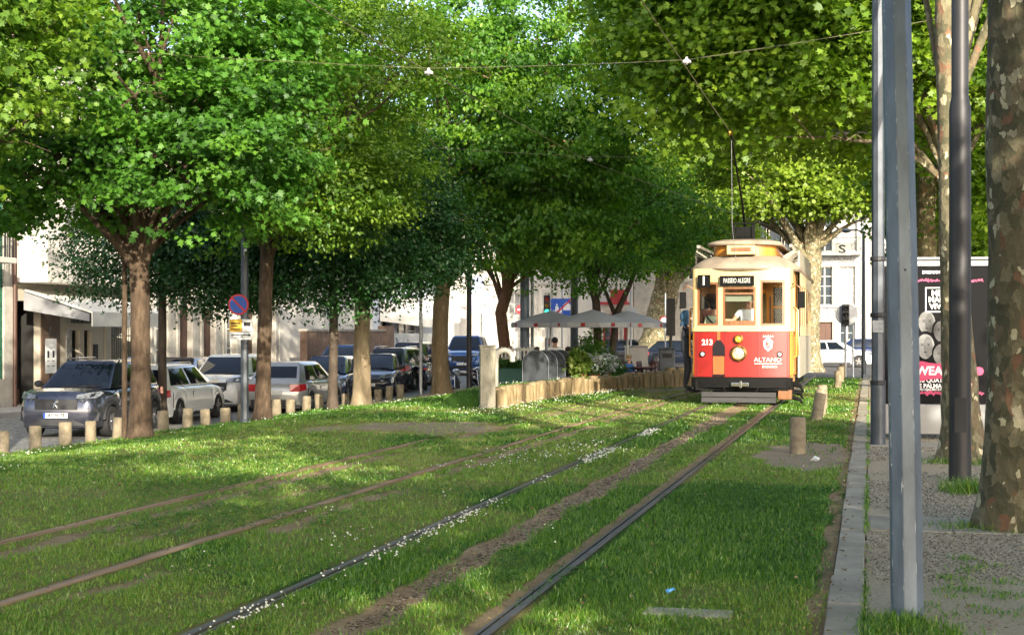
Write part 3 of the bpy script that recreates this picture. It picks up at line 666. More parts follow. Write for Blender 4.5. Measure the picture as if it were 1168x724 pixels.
y = 35.5; tree('pale trunked palm-thick tree with a green crown over the blue cars', RX, y, lz(RX, y)-.05,
    [(0, 0, 0), (0, 0, 1.6), (.03, 0, 3.1), (.03, 0, 5.5)], [.235, .20, .19, .10],
    [(.4, 0, 5.2, 2.3, 2.2, 2.4), (1.5, -.6, 3.9, 1.9, 1.6, 1.4)], B_pale, L_dark, 16, seed=7, tk=dict(flare=1.35),
    leaf=.10, kind='oval', n_clump=700, per=72, cr=.27, droop=.1, zmin=2.4)
y = 43.0; tree('stout lichened tree with big bright hanging leaf sprays behind the stone pillar', -12.5, y, lz(-12.5, y)-.05,
    [(0, 0, 0), (-.06, 0, 1.2), (-.02, 0, 2.6), (.2, 0, 4.5), (.4, 0, 7)], [.275, .25, .235, .2, .12],
    [(2.0, -1.2, 8.4, 4.8, 4.2, 5.0), (3.8, -1, 6.2, 3.2, 3, 2.8), (-.6, -2, 6.0, 2.8, 2.6, 2.4)], B_lich, L_hack, 40, seed=12, tk=dict(limb_r=.55, flare=1.4),
    leaf=.16, kind='oval', n_clump=740, per=100, cr=.30, droop=1.0, zmin=3.3, up=.3, flat=.42, hollow=.4)
y = 50.2; tree('crooked reddish brown trunk with dark crown beyond the bottle banks', -12.4, y, -.42,
    [(0, 0, 0), (.1, 0, 1.4), (-.05, 0, 2.6), (.25, 0, 3.6), (.2, 0, 6)], [.24, .20, .20, .18, .1],
    [(1.4, -.4, 6.4, 3.8, 3.6, 3.1), (2.6, -1, 4.6, 3.2, 3, 1.5), (-1, 0, 10.5, 6.0, 4, 3.6)], B_red, L_hack, 26, seed=14,
    leaf=.13, kind='oval', n_clump=760, per=66, cr=.33, droop=.5, zmin=3.0, flat=.42)
x, y = G(683, 55); t7 = tree('forked dark tree with ivy climbing its left stem by the parasols', x, y, -.45,
    [(0, 0, 0), (-.05, 0, 1.6), (-.1, 0, 3.1), (-.5, 0, 4.4)], [.2, .17, .15, .08],
    [(.2, 0, 5.6, 3.4, 3.2, 2.0), (1.8, -.5, 6.6, 3.0, 2.6, 2.4)], B_dark, L_oak, 20, seed=15,
    leaf=.14, kind='oval', n_clump=620, per=50, cr=.4, droop=.4, zmin=3.3)
mb = MB(); mb.tube([(.45, .1, 0), (.5, .1, 1.2), (.62, .1, 2.6), (1.1, .1, 3.6), (1.6, 0, 4.8)], [.16, .13, .12, .09, .05], 10, jit=.06); mb.tube([(.62, .1, 2.5), (.3, .1, 3.3), (-.1, .1, 4.2)], [.09, .07, .04], 8)
mb.build('second_stem', B_dark, t7, smooth=60)
o, _ = crown([(-.06, -.05, 1.25, .30, .30, 1.35)], L_elm, t7, leaf=.10, n_clump=120, per=22, cr=.10, droop=.4); o.name = 'ivy'
tree('yellow-green tree leaning in at the left picture edge', RX, 18.3, lz(RX, 18.3)-.05, [(0, 0, 0), (.03, 0, 1.6), (.1, 0, 3.4), (.2, 0, 5)], [.17, .15, .14, .10],
    [(-.2, 0, 6.2, 2.5, 2.4, 2.6)], B_brown, L_elm, 20, seed=9, tk=dict(limb_r=.5, twig=.008), leaf=.115, kind='lobed', n_clump=420, per=66, cr=.27, droop=.3, zmin=3.6, flat=.35, hollow=.4)
# big planes by the far square
x, y = G(752, 82); tree('huge mottled plane tree far behind the cafe with lit pale trunk', x, y, -.35,
    [(-.5, 0, 0), (-.1, 0, 2), (.4, 0, 4.2), (.8, 0, 7)], [1.0, .78, .72, .5],
    [(-.8, -2, 7.5, 4.8, 4, 2.6), (.5, -1, 10.5, 5.5, 4.5, 3.5), (2.6, -2, 7.8, 3.2, 3.6, 2.4)], B_plane2, L_far, 22, seed=21, tk=dict(flare=1.3),
    leaf=.24, kind='tri', n_clump=800, per=48, cr=.55, droop=.5, zmin=4.3)
x, y = G(922, 70); tree('massive plane tree with pale flaking trunk right behind the tram', x, y, -.35,
    [(0, 0, 0), (0, 0, 2.2), (.1, 0, 4.6), (.25, 0, 7), (.2, 0, 9)], [.62, .52, .5, .38, .2],
    [(-2.4, -1, 8.6, 5.0, 4, 2.6), (2.2, -1, 8.4, 3.4, 3.2, 2.4), (0, -1, 11, 5, 4, 3)], B_plane2, L_far, 26, seed=22, tk=dict(flare=1.3, limb_r=.6, start_lo=.5),
    leaf=.22, kind='tri', n_clump=900, per=46, cr=.52, droop=.5, zmin=6.9)
# the row of planes along the right-hand walk
def plane(label, x, y, path, rad, ells, seed, bark=B_plane, **kw):
    k = dict(leaf=.16, kind='maple', n_clump=900, per=46, cr=.42, droop=.6); k.update(kw)
    return tree(label, x, y, -.02, path, rad, ells, bark, L_plane, k.pop('n_limb', 22), seed=seed, tk=dict(limb_r=.5, start_lo=.6, flare=1.35), group='plane trees along the walk', cat='tree', name='plane_tree', **k)
plane('closest plane tree, its thick blotched trunk cut off by the right picture edge', 1.09, 12.0, [(0, 0, 0), (.02, 0, 1.5), (0, 0, 3.2), (0, 0, 6), (.1, 0, 11)], [.262, .232, .222, .20, .1],
    [(.6, 0, 12.4, 3.6, 3.2, 2.0)], 31, n_clump=300)
plane('leaning plane tree with cream scaly bark standing between black mast and poster case', 1.05, 18.0, [(0, 0, 0), (-.05, 0, 1.2), (-.12, 0, 2.4), (-.20, 0, 5), (-.2, 0, 11)], [.245, .195, .14, .115, .08],
    [(.8, 1, 12.4, 3.6, 3.4, 2.0)], 32, bark=B_plane3, n_clump=320)
plane('dark plane trunk rising just behind the poster case', 1.45, 30.5, [(0, 0, 0), (.05, 0, 2), (.1, 0, 5), (.2, 0, 10)], [.26, .23, .2, .1],
    [(-.6, 0, 8.6, 4.8, 4.2, 3.0), (-3.6, .5, 7.4, 3.0, 3.2, 2.2), (-4.9, 1, 9.0, 2.6, 3, 2.6), (2.6, 0, 7.6, 2.6, 3.2, 2.6)], 33, n_clump=1300, per=100, leaf=.13)
plane('pale plane trunk seen in the gap right of the blue post', 1.42, 40.5, [(0, 0, 0), (0, 0, 3), (.05, 0, 6), (.0, 0, 11)], [.30, .27, .24, .1],
    [(-1, 0, 9.0, 5.0, 4.4, 3.4), (-4.8, 0, 9.4, 3.4, 3.2, 3.2), (2.8, 0, 6.2, 2.6, 3.2, 3.2)], 34, bark=B_plane2, n_clump=1200, per=70, leaf=.15)
plane('farthest plane of the walk, low leafy crown behind the dark mast', 3.6, 49, [(0, 0, 0), (0, 0, 3), (.05, 0, 6), (.0, 0, 10)], [.30, .27, .24, .1],
    [(0, 0, 6.5, 3.6, 3.6, 4.2), (1.6, -1, 4.0, 2.2, 2, 2.2)], 35, n_clump=900, per=45, leaf=.2)
# out-of-view planes, added beside and behind the photographer to shade the foreground
def shade_tree(label, x, y, h, r, seed, nn=130, zc=7.5, rz=2.7):
    return plane(label, x, y, [(0, 0, 0), (0, 0, 2.5), (.1, 0, 5), (.1, 0, 8)], [.3, .27, .24, .12], [(0, 0, zc, r, r, rz)]+([(-3.2, -.5, 8.0, 3.6, 2.6, 2.2)] if seed == 50 else []), seed, n_clump=nn, per=60, leaf=.26, cr=.36, kind='tri', n_limb=10)  # the first tree has an extra crown lobe shaped to shade the left lawn
SHADE = [(3.2, 4.5, 5.6, 3.2), (6.5, -3.0, 5.6, 3.6), (1.4, -5.5, 6.0, 3.4), (8.5, 4.5, 5.6, 3.4), (-4.5, -6.5, 6.0, 3.4), (12.5, -5.5, 6.4, 4.0), (-6.5, 2.0, 6.0, 3.0), (4.0, -12, 6.4, 4)]
SL = ['plane tree on the walk just right of the viewpoint', 'plane tree to the right behind the viewpoint', 'plane tree directly behind the viewpoint on the walk', 'plane tree far right of the viewpoint on the paving', 'plane tree behind the viewpoint beside the rails', 'plane tree farthest to the right behind the viewpoint', 'plane tree at the left of the viewpoint on the lawn', 'plane tree farthest behind the viewpoint']
for i, (x, y, zc, r) in enumerate(SHADE): shade_tree(SL[i], x, y, 9, r, 50+i, zc=zc)
# ------------------------------------------------------------------ buildings
M_white = mat('white_render', (.60, .565, .50), .9, var=.12, scale=.7, bump=.1, bscale=30)
M_cream = mat('cream_render', (.50, .45, .36), .9, var=.12, scale=.8, bump=.1, bscale=30)
M_stone = mat('facade_granite', (.42, .39, .34), .85, var=.25, scale=2.5, bump=.3, bscale=25)
M_stone2 = mat('weathered_granite', (.30, .275, .24), .85, var=.4, scale=1.6, bump=.3, bscale=18)
M_trim = mat('stone_trim', (.48, .45, .39), .8, var=.2, scale=4, bump=.2, bscale=30)
M_gtile = cobble_mat('green_tile', (.015, .10, .055), (.03, .17, .09), 9)
M_azul = cobble_mat('azulejo_tile', (.19, .20, .21), (.29, .30, .32), 6)
M_dark = mat('dark_interior', (.018, .017, .016), .7, var=.3)
M_wood = mat('dark_door_wood', (.075, .035, .022), .5, var=.35, scale=3, stretch=(4, 4, .4))
M_redp = mat('red_paint', (.42, .025, .03), .5, var=.2, scale=3)
M_iron = mat('dark_iron', (.02, .022, .024), .5, .3, var=.2)
M_gry = mat('grey_metal', (.27, .28, .29), .45, .6, var=.2, scale=5)
M_pane = mat('window_pane', (.045, .055, .065), .04, var=.4, scale=.9, spec=.9)
M_pane2 = mat('curtained_pane', (.32, .32, .30), .12, var=.3, scale=1.5, spec=.9)
M_wfr = mat('white_frame', (.68, .66, .60), .55, var=.08)
M_roof = mat('clay_tiles', (.30, .12, .06), .85, var=.35, scale=2)
M_brick = mat('old_brick_wall', (.13, .075, .05), .9, var=.4, scale=3, col2=(.25, .17, .12), bump=.4)
M_canv = mat('awning_canvas', (.66, .64, .58), .9, var=.1, scale=2)
M_canvd = mat('grey_canvas', (.22, .22, .23), .9, var=.15, scale=2)
def mapbox(a, b, h): return a
def facade(name, label, p0, p1, z, H, openings, wall, depth=6., trim=None, cat='building', cornice=True, roof=True, plinth=.0, frame=None):
    # p0 -> p1 left to right as seen from outside; openings (x0, x1, z0, z1, kind)
    L = math.dist(p0, p1); rz = math.atan2(p1[1]-p0[1], p1[0]-p0[0])
    t = thing(name, label, cat, (p0[0], p0[1], z), rz)
    xs = sorted(set([0, L] + [q for o in openings for q in o[:2]])); zs = sorted(set([0, H] + [q for o in openings for q in o[2:4]]))
    mb = MB(); rv = .22
    def inside(x, z_): return any(o[0] < x < o[1] and o[2] < z_ < o[3] for o in openings)
    for i in range(len(xs)-1):
        for j in range(len(zs)-1):
            if not inside((xs[i]+xs[i+1])/2, (zs[j]+zs[j+1])/2):
                mb.add([(xs[i], 0, zs[j]), (xs[i+1], 0, zs[j]), (xs[i+1], 0, zs[j+1]), (xs[i], 0, zs[j+1])], [(0, 1, 2, 3)])
    for x0, x1, z0, z1, k in openings:
        a = [(x0, 0, z0), (x1, 0, z0), (x1, 0, z1), (x0, 0, z1)]; b = [(q[0], rv, q[2]) for q in a]
        mb.add(a+b, [(0, 1, 5, 4), (1, 2, 6, 5), (2, 3, 7, 6), (3, 0, 4, 7)])
    mb.add([(0, 0, 0), (0, depth, 0), (0, depth, H), (0, 0, H), (L, 0, 0), (L, depth, 0), (L, depth, H), (L, 0, H)], [(0, 1, 2, 3), (4, 7, 6, 5), (1, 5, 6, 2), (3, 2, 6, 7)])
    mb.build('wall', wall, t, fix=False)
    if roof:
        mb = MB(); mb.prism([(-.3, H+.012), (depth+.3, H+.012), (depth/2, H+1.5)], -.25, L+.25, 'x'); mb.build('roof', M_roof, t)
    if cornice:
        mb = MB(); mb.box(-.02, L+.02, -.16, -.003, H-.32, H-.06); mb.box(-.05, L+.05, -.26, -.003, H-.058, H+.005); mb.build('cornice', trim or M_trim, t, bevel=.02)
    if plinth:
        mb = MB(); prev = 0
        for o in sorted([o for o in openings if o[2] < plinth]) + [(L, L, 0, 0, '')]:
            w_ = .19 if (trim and o[0] < L) else 0
            if o[0]-w_ > prev+.02: mb.box(prev, o[0]-w_, -.045, -.003, 0, plinth)
            prev = o[1]+w_
        mb.build('plinth', trim or M_trim, t)
    for x0, x1, z0, z1, k in openings:
        if trim:
            mb = MB(); w_ = .18
            mb.box(x0-w_, x0-.002, -.05, -.003, max(0, z0), z1); mb.box(x1+.002, x1+w_, -.05, -.003, max(0, z0), z1); mb.box(x0-w_-.03, x1+w_+.03, -.07, -.003, z1+.002, z1+.22)
            if z0 > .3: mb.box(x0-w_-.05, x1+w_+.05, -.12, -.003, z0-.14, z0-.002)
            mb.build('surround', trim, t)
        W_, H_ = x1-x0, z1-z0; yb = rv-.06
        fm = frame or M_wfr
        if k in ('door', 'reddoor'):
            d = MB(); dz = z1-.75 if H_ > 2.6 else z1
            d.box(x0+.02, x1-.02, yb, yb+.05, z0+.01, dz)
            for s in range(2):
                a0 = x0+.08+s*(W_-.04)/2; a1 = a0+(W_-.04)/2-.12
                for q0, q1 in ((.12, .45), (.5, .93)): d.box(a0, a1, yb-.02, yb-.002, z0+(dz-z0)*q0, z0+(dz-z0)*q1)
            o = d.build('door', M_redp if k == 'reddoor' else M_wood, t, bevel=.008)
            h = MB(); h.ball((x0+W_*.55, yb-.05, z0+1.05), .035, 8, 6); h.build('handle', M_gry, o)
            if dz < z1:
                f = MB(); f.box(x0+.02, x1-.02, yb, yb+.05, dz+.004, dz+.07); f.box(x0+.02, x1-.02, yb, yb+.05, z1-.07, z1); wn = f.build('window', fm, t)
                g = MB(); g.box(x0+.02, x1-.02, yb+.01, yb+.03, dz+.072, z1-.072); g.build('pane', M_pane, wn)
        elif k == 'dark':
            d = MB(); d.box(x0, x1, rv+1.6, rv+1.65, z0, z1); d.box(x0, x0+.02, rv+.01, rv+1.59, z0, z1); d.box(x1-.02, x1, rv+.01, rv+1.59, z0, z1); d.build('shop_interior', M_dark, t)
        else:
            f = MB(); b = .07; hb = (M_redp if k == 'red' else (M_iron if k == 'black' else fm))
            f.box(x0, x0+b, yb, yb+.05, z0, z1); f.box(x1-b, x1, yb, yb+.05, z0, z1)
            f.box(x0+b, x1-b, yb, yb+.05, z0, z0+b); f.box(x0+b, x1-b, yb, yb+.05, z1-b, z1)
            xm = (x0+x1)/2; f.box(xm-.035, xm+.035, yb-.002, yb+.048, z0+b, z1-b)
            nb = max(1, int(H_/.8))
            for q in range(1, nb+1):
                zz = z0+H_*q/(nb+1)
                f.box(x0+b, xm-.036, yb+.004, yb+.044, zz-.018, zz+.018); f.box(xm+.036, x1-b, yb+.004, yb+.044, zz-.018, zz+.018)
            wn = f.build('window', hb, t)
            g = MB(); g.box(x0+.01, x1-.01, yb+.051, yb+.062, z0+.01, z1-.01); g.build('pane', M_pane2 if k == 'curtain' else M_pane, wn)
    return t
def balcony(t, x0, x1, z, dep=.9, m=None):
    mb = MB(); mb.box(x0, x1, -dep, -.08, z-.16, z); o = mb.build('balcony', M_trim, t, bevel=.02)
    mb = MB(); mb.box(x0+.02, x1-.02, -dep+.02, -dep+.05, z+.95, z+1.0)
    n = int((x1-x0)/.13)
    for i in range(n+1): x = x0+.03+(x1-x0-.06)*i/n; mb.box(x-.009, x+.009, -dep+.025, -dep+.043, z+.002, z+.948)
    for xx in (x0+.03, x1-.03):
        mb.box(xx-.02, xx+.02, -dep+.052, -.09, z+.95, z+.99)
        for k in range(6): yy = -dep+.1+k*(dep-.2)/6; mb.box(xx-.009, xx+.009, yy-.009, yy+.009, z+.002, z+.948)
    mb.build('railing', m or M_iron, o)
FX = -24.0
def sx(px): return onX(px, FX)
def rowb(name, label, y0, y1, H, ops, wall, **kw): return facade(name, label, (FX, y0), (FX, y1), -.63, H, ops, wall, **kw)

# far left: green tiled house
y0, y1 = 28.0, sx(15)-.05; L = y1-y0
ops = []
for i in range(3):
    b = L-3.0-i*3.2
    ops += [(b, b+1.15, 0.02, 3.0, 'door'), (b, b+1.15, 4.2, 6.8, 'window'), (b, b+1.15, 8, 10.2, 'window')]
t = rowb('tiled_house', 'green tiled townhouse with granite surrounds at the left picture edge', y0, y1, 11.5, ops, M_gtile, trim=M_stone, plinth=.8)
mb = MB(); mb.box(L-.5, L+.002, -.06, -.004, .8, 11.1); mb.build('quoin', M_stone, t)
mb = MB(); mb.tube([(L-.08, -.14, 0), (L-.08, -.14, 11)], .06, 8); mb.build('downpipe', M_wood, t)
for zz in (4.2, 8.0): balcony(t, L-3.6, L-1.2, zz)

# cream modern block with overhanging first floor, awning and open shop
y0, y1 = sx(15), sx(118); L = y1-y0; e = lambda px: sx(px)-y0
t = rowb('shop_house', 'cream modern block with overhanging upper floor above an open shop', y0, y1, 3.55, [(e(19), e(46), .02, 3.05, 'dark'), (e(82), e(91), .35, 2.2, 'black'), (e(96), e(104.5), .35, 2.2, 'black')], M_cream, roof=False, cornice=False, depth=8)
mb = MB(); mb.box(-.0, L+.6, -1.1, 8, 3.56, 12.2); mb.build('upper_floor', M_white, t, bevel=.03)
for i in range(2):
    x0 = .9+i*3.4
    for zz in (5.0, 8.2):
        f = MB(); f.box(x0, x0+1.6, -1.13, -1.103, zz, zz+1.7); wn = f.build('window', M_wfr, t)
        for s in (0, .78): g = MB(); g.box(x0+.06+s, x0+.76+s, -1.142, -1.132, zz+.06, zz+1.64); g.build('pane', M_pane2, wn)
mb = MB(); mb.prism([(-.12, 3.38), (-2.3, 2.72), (-2.3, 2.30), (-2.26, 2.30), (-2.26, 2.68), (-.12, 3.33)], e(24), e(112), 'x'); mb.build('awning', M_canv, t)
mb = MB(); mb.prism([(-.13, 3.3), (-2.22, 2.66), (-2.22, 2.45), (-.13, 2.78)], e(22.5), e(23.9), 'x'); mb.box(e(108.5), e(112), -2.35, -2.305, 2.06, 2.7); mb.build('awning_cheek', M_canvd, t)
mb = MB(); x0 = e(46.5); mb.box(x0, x0+1.0, -.05, -.004, .02, 3.05); mb.build('door', mat('brown_panel', (.12, .075, .05), .5, var=.2), t)
mb = MB()
for k in range(7): mb.box(e(81)+k*.28, e(81)+.2+k*.28, -.03, -.004, 2.42, 2.78)
mb.build('vent_grille', M_iron, t)
mb = MB(); mb.box(e(74), e(79.5), -.06, -.004, 1.2, 2.25); mb.build('menu_case', mat('menu_grey', (.30, .29, .27), .4, var=.5, scale=6), t, bevel=.01)
mb = MB(); mb.box(e(106), e(110), -.06, -.004, 1.25, 1.75); mb.build('letter_box', M_iron, t)
for k, (a, zz, hh, c) in enumerate([(30, .5, .55, (.45, .12, .06)), (31, 1.15, .5, (.55, .5, .4)), (33.5, .6, .5, (.5, .3, .12)), (34, 1.2, .6, (.6, .58, .5)), (35, 1.9, .5, (.25, .2, .15)), (31, 1.75, .4, (.35, .06, .05)), (36.5, .5, .5, (.4, .25, .18)), (37, 1.1, .45, (.2, .22, .3))]):
    mb = MB(); x0 = e(a); mb.box(x0, x0+.42, .6+.03*k, .9+.03*k, zz, zz+hh); o = mb.build('magazine_rack', mat('magazine_cover', c, .5, var=.6, scale=9), t, bevel=.01)
mb = MB(); mb.box(e(29), e(41), .55, 1.2, .0, .45); mb.build('shop_counter', mat('counter_brown', (.10, .06, .04), .5), t)
o = thing('menu_banner', 'narrow white paper banner hanging on a stand at the shop entrance', 'banner', (FX+1.0, sx(22), -.63), R(90))
mb = MB(); mb.tube([(0, 0, 0), (0, 0, 2.3)], .02, 6); mb.box(-.25, .25, -.03, .03, 0, .04); mb.tube([(-.28, 0, 2.05), (.28, 0, 2.05)], .012, 6); mb.build('stand', M_iron, o)
mb = MB(); mb.box(-.3, .3, -.024, -.018, .95, 1.95); mb.build('sheet', mat('banner_white', (.7, .7, .68), .8, var=.05), o)
mb = MB()
for s in (-.15, .13):
    mb.box(s-.06, s+.06, -.028, -.026, 1.3, 1.32); mb.box(s-.05, s+.05, -.028, -.026, 1.4, 1.6); mb.box(s-.07, s+.06, -.028, -.026, 1.15, 1.17)
mb.build('print', M_iron, o)

# garden wall with green iron railing between the blocks
y0, y1 = sx(119), sx(166); L = y1-y0
t = thing('garden_wall', 'low cream garden wall with dark green spiked iron railing left of the oak trunk', 'wall', (FX, y0, -.63), R(90))
mb = MB(); mb.box(0, L, -.0, .25, 0, 1.0); mb.box(0, .35, -.05, .3, 0, 2.6); mb.box(L-.35, L, -.05, .3, 0, 2.9); mb.build('wall', M_cream, t)
mb = MB(); mb.box(.4, L-.4, .1, .14, 1.15, 1.19); mb.box(.4, L-.4, .1, .14, 2.0, 2.04); n = int((L-.8)/.14)
for k in range(n): x = .45+k*.14; mb.tube([(x, .12, 1.0), (x, .12, 2.2), (x, .12, 2.36)], [.012, .012, .001], 5)
mb.build('railing', mat('green_iron', (.015, .05, .035), .5), t)
mb = MB(); mb.box(-.5, L+.5, 6, 6.4, 0, 7); mb.build('rear_wall', M_cream, t)

# granite row with tall doors
y0, y1 = sx(166), sx(318); L = y1-y0; ops = []; x = .55; i = 0
while x < L-1.2:
    ops.append((x, x+1.05, .02, 3.75, 'door' if i % 3 else 'window')); ops.append((x, x+1.05, 4.9, 7.3, 'window')); ops.append((x, x+1.05, 8.3, 10.3, 'window')); x += 1.95; i += 1
t = rowb('granite_rowhouse', 'pale granite townhouse row with tall dark doors behind the white cars', y0, y1, 11.4, ops, M_stone, trim=M_trim, plinth=.7)
for k in range(0, int(L/3.9)): balcony(t, .3+k*3.9, 2.1+k*3.9, 4.85)
y = y0+1.0

# white gable house with brick garden wall in front
y0, y1 = sx(319), sx(425); L = y1-y0
t = rowb('gable_house', 'plain white rendered house flank above the old brick wall', y0, y1, 8.6, [(L-2.4, L-1.2, 4.6, 6.6, 'window'), (2.2, 3.4, 4.6, 6.6, 'window')], M_white, trim=None, cornice=False)
t = thing('brick_wall', 'old brown brick garden wall with grey gate and scribbles in front of the white flank', 'wall', (FX+2.0, y0-2, -.6), R(90))
ww = sx(478)-y0
mb = MB(); mb.box(0, ww*.50, 0, .3, 0, 2.15); mb.box(ww*.50, ww*.56, -.06, .36, 0, 2.4); mb.build('wall', M_brick, t)
mb = MB(); mb.box(ww*.56, ww*.92, .02, .28, 0, 2.05); mb.build('panel', mat('pale_panel', (.46, .46, .44), .8, var=.2, scale=2), t)
mb = MB()
for k in range(16):
    x = ww*.58+rnd.uniform(0, ww*.3); z_ = rnd.uniform(.5, 1.6)
    mb.tube([(x+.35*rnd.uniform(-1, 1)*q, .012, z_+.4*math.sin(q*2+k)) for q in np.linspace(0, 1.4, 5)], .018, 4)
mb.build('graffiti', mat('graffiti_black', (.03, .04, .05), .6), t)
mb = MB(); mb.box(-.05, ww*.50, -.05, .35, 2.155, 2.24); mb.build('coping', M_stone2, t)

# bluish white awning shops
y0, y1 = sx(426), sx(494); L = y1-y0
ops = [(1.2, 2.6, .02, 3.0, 'dark'), (4.0, 7.6, .6, 3.0, 'window'), (9.0, 10.5, .02, 3.0, 'dark'), (12.0, 15.0, .6, 3.0, 'window'), (17, 18.4, .02, 3., 'dark')]
ops = [o for o in ops if o[1] < L-.3] + [(2+3*k, 3.2+3*k, 4.6, 6.8, 'window') for k in range(int(L/3)-1)]
t = rowb('awning_shop_house', 'bluish white corner house with two pale shop awnings behind the black estate car', y0, y1, 8.4, ops, mat('bluish_render', (.50, .54, .62), .9, var=.1, scale=.8), trim=M_trim)
for a, b, dz in ((.8, 3.4, 0), (3.6, 8.2, .25), (8.8, L-.4, .5)):
    mb = MB(); mb.prism([(-.08, 3.75+dz), (-2.2, 2.8+dz), (-2.2, 2.4+dz), (-2.16, 2.4+dz), (-2.16, 2.76+dz), (-.08, 3.7+dz)], a, b, 'x'); aw = mb.build('awning', M_canv, t)
    mb = MB(); mb.prism([(-.09, 3.7+dz), (-2.15, 2.76+dz), (-2.15, 2.45+dz), (-.09, 2.7+dz)], a-.03, a-.004, 'x'); mb.build('cheek', M_canv, aw)

# cafe corner building seen frontally
def front(px, Y): return -Y*math.tan(TH+math.atan((584-px)/F))
YF = 88.0
xa, xb = front(496, YF), front(680, YF); L = xb-xa; e = lambda px: front(px, YF)-xa
ops = [(e(505), e(511.5), .3, 4.0, 'window'), (e(541), e(550), .25, 4.0, 'curtain'), (e(579), e(593), .05, 4.2, 'curtain'), (e(622), e(632), .1, 4.2, 'curtain')]
ops += [(e(p), e(p+9), 5.6, 8.2, 'window') for p in (505, 541, 581, 622)] + [(e(p), e(p+9), 9.2, 11.4, 'window') for p in (505, 541, 581, 622)]
t = facade('cafe_building', 'cream white corner building with tall windows and pilasters behind the parasols', (xa, YF), (xb, YF), -.3, 12.5, ops, M_white, trim=M_trim, plinth=.9, depth=9)
for p in (498, 526, 563, 604, 648):
    mb = MB(); mb.box(e(p), e(p)+.55, -.14, -.055, 0, 12.1); mb.build('pilaster', M_trim, t, bevel=.02)
mb = MB(); mb.box(0, L, -.2, -.15, 4.7, 5.1); mb.build('string_course', M_trim, t)
# red fronted house
xa, xb = front(681, YF), front(722, YF); L = xb-xa
t = facade('red_front_house', 'narrow house with red sheet-metal balcony box and red shopfront behind the parasols', (xa, YF), (xb, YF), -.3, 11.5, [(.35, 1.3, .05, 2.9, 'red'), (1.6, L-.3, .05, 2.9, 'red'), (.5, 1.3, 5.2, 7.4, 'window')], M_white, trim=M_trim, depth=9)
mb = MB(); mb.box(.2, L-.2, -1.0, -.08, 3.45, 3.6); o = mb.build('balcony', M_redp, t)
mb = MB(); k = .2
k = L*.45
while k < L-.3: mb.box(k, k+.05, -1.0, -.97, 3.602, 4.3); k += .1
mb.box(L*.45, L-.2, -.968, -.95, 3.602, 4.32); mb.build('red_cladding', M_redp, o)
# weathered stone house
xa, xb = front(723, YF), front(800, YF); L = xb-xa
t = facade('stone_house', 'sunlit weathered stone house behind the huge plane trunk', (xa, YF), (xb, YF), -.3, 11, [(1.2, 2.3, .05, 3.3, 'dark'), (3.0, 3.9, .8, 3.1, 'window'), (1.2, 2.2, 4.9, 7.1, 'window'), (3.2, 4.2, 4.9, 7.1, 'window')], M_stone, trim=M_trim, depth=9, plinth=.7)
# house with black glazed verandas behind the tram
YB = 102.0
xa, xb = front(776, YB), front(915, YB); L = xb-xa; e = lambda px: front(px, YB)-xa
ops = [(e(790+i*17.5), e(790+i*17.5)+.82, 7.0, 10.2, 'black') for i in range(7)] + [(e(784+i*26), e(784+i*26)+1.1, .1, 3.4, 'curtain') for i in range(5)]
t = facade('veranda_house', 'grey house with black framed upper windows showing above the tram roof', (xa, YB), (xb, YB), -.3, 12, ops, M_stone2, trim=M_trim, depth=9)
for i in range(3): balcony(t, e(786+i*38), e(786+i*38)+1.9, 6.8)
# tiled house on the right
xa, xb = front(916, YB), front(985, YB); L = xb-xa; e = lambda px: front(px, YB)-xa
ops = [(e(940)-.5, e(940)+.55, 3.6, 6.2, 'window'), (e(966)-.5, e(966)+.55, 3.6, 6.2, 'curtain'), (e(940)-.5, e(940)+.55, .05, 2.5, 'door'), (e(966)-.5, e(966)+.55, .3, 2.5, 'window'), (e(940)-.5, e(940)+.55, 7.2, 9.6, 'window'), (e(968)-.5, e(968)+.55, 7.2, 9.6, 'curtain')]
t = facade('azulejo_house', 'pale patterned tile townhouse with stone window frames beyond the white hatchback', (xa, YB), (xb, YB), -.3, 12.5, ops, M_azul, trim=M_stone, depth=9, plinth=.8)
balcony(t, e(940)-.9, e(966)+.9, 7.1)
xa, xb = front(986, YB), front(1130, YB); L = xb-xa
ops = [(.8+2.0*k, 1.8+2.0*k, zz, zz+2.2, 'window') for k in range(int((L-1)/2)) for zz in (.9, 4.4, 7.8)]
t = facade('white_corner_house', 'bright white house at the far right end of the street', (xa, YB), (xb, YB), -.3, 12, ops, mat('lit_grey_render', (.27, .265, .26), .9, var=.12, scale=.7), trim=M_stone, depth=9)  # sunlit copy of the white render, darkened in colour against the strong sun
# ------------------------------------------------------------------ vehicles
def paint(name, c, metal=.0, rough=.25): return mat(name, c, rough, metal, var=.06, scale=1.5, coat=1.0, spec=.5)
P_grey = paint('silver_grey_paint', (.075, .08, .11), .75, .22); P_white = paint('white_paint', (.84, .84, .83)); P_silver = paint('silver_paint', (.50, .49, .47), .6, .3)
P_black = paint('black_paint', (.010, .010, .014)); P_blue = paint('dark_blue_paint', (.012, .025, .075), .3); P_lblue = paint('blue_paint', (.03, .10, .28), .3)
P_blk2 = paint('blue_black_paint', (.012, .016, .03), .2)
M_glass = mat('car_glass', (.008, .012, .018), .02, var=0, spec=.6)
M_tyre = mat('tyre_rubber', (.018, .018, .018), .85, var=.3, scale=20)
M_rim = mat('alloy_rim', (.42, .42, .43), .3, .9, var=.1)
M_plast = mat('black_plastic', (.022, .022, .024), .6, var=.2, scale=10)
M_chrome = mat('chrome', (.65, .65, .66), .12, 1., var=.05)
M_lamp = mat('headlamp_glass', (.20, .215, .24), .06, .3, var=.7, scale=18, spec=1.)
M_tail = mat('tail_lamp_red', (.45, .015, .02), .15, var=.3, scale=14, spec=.8)
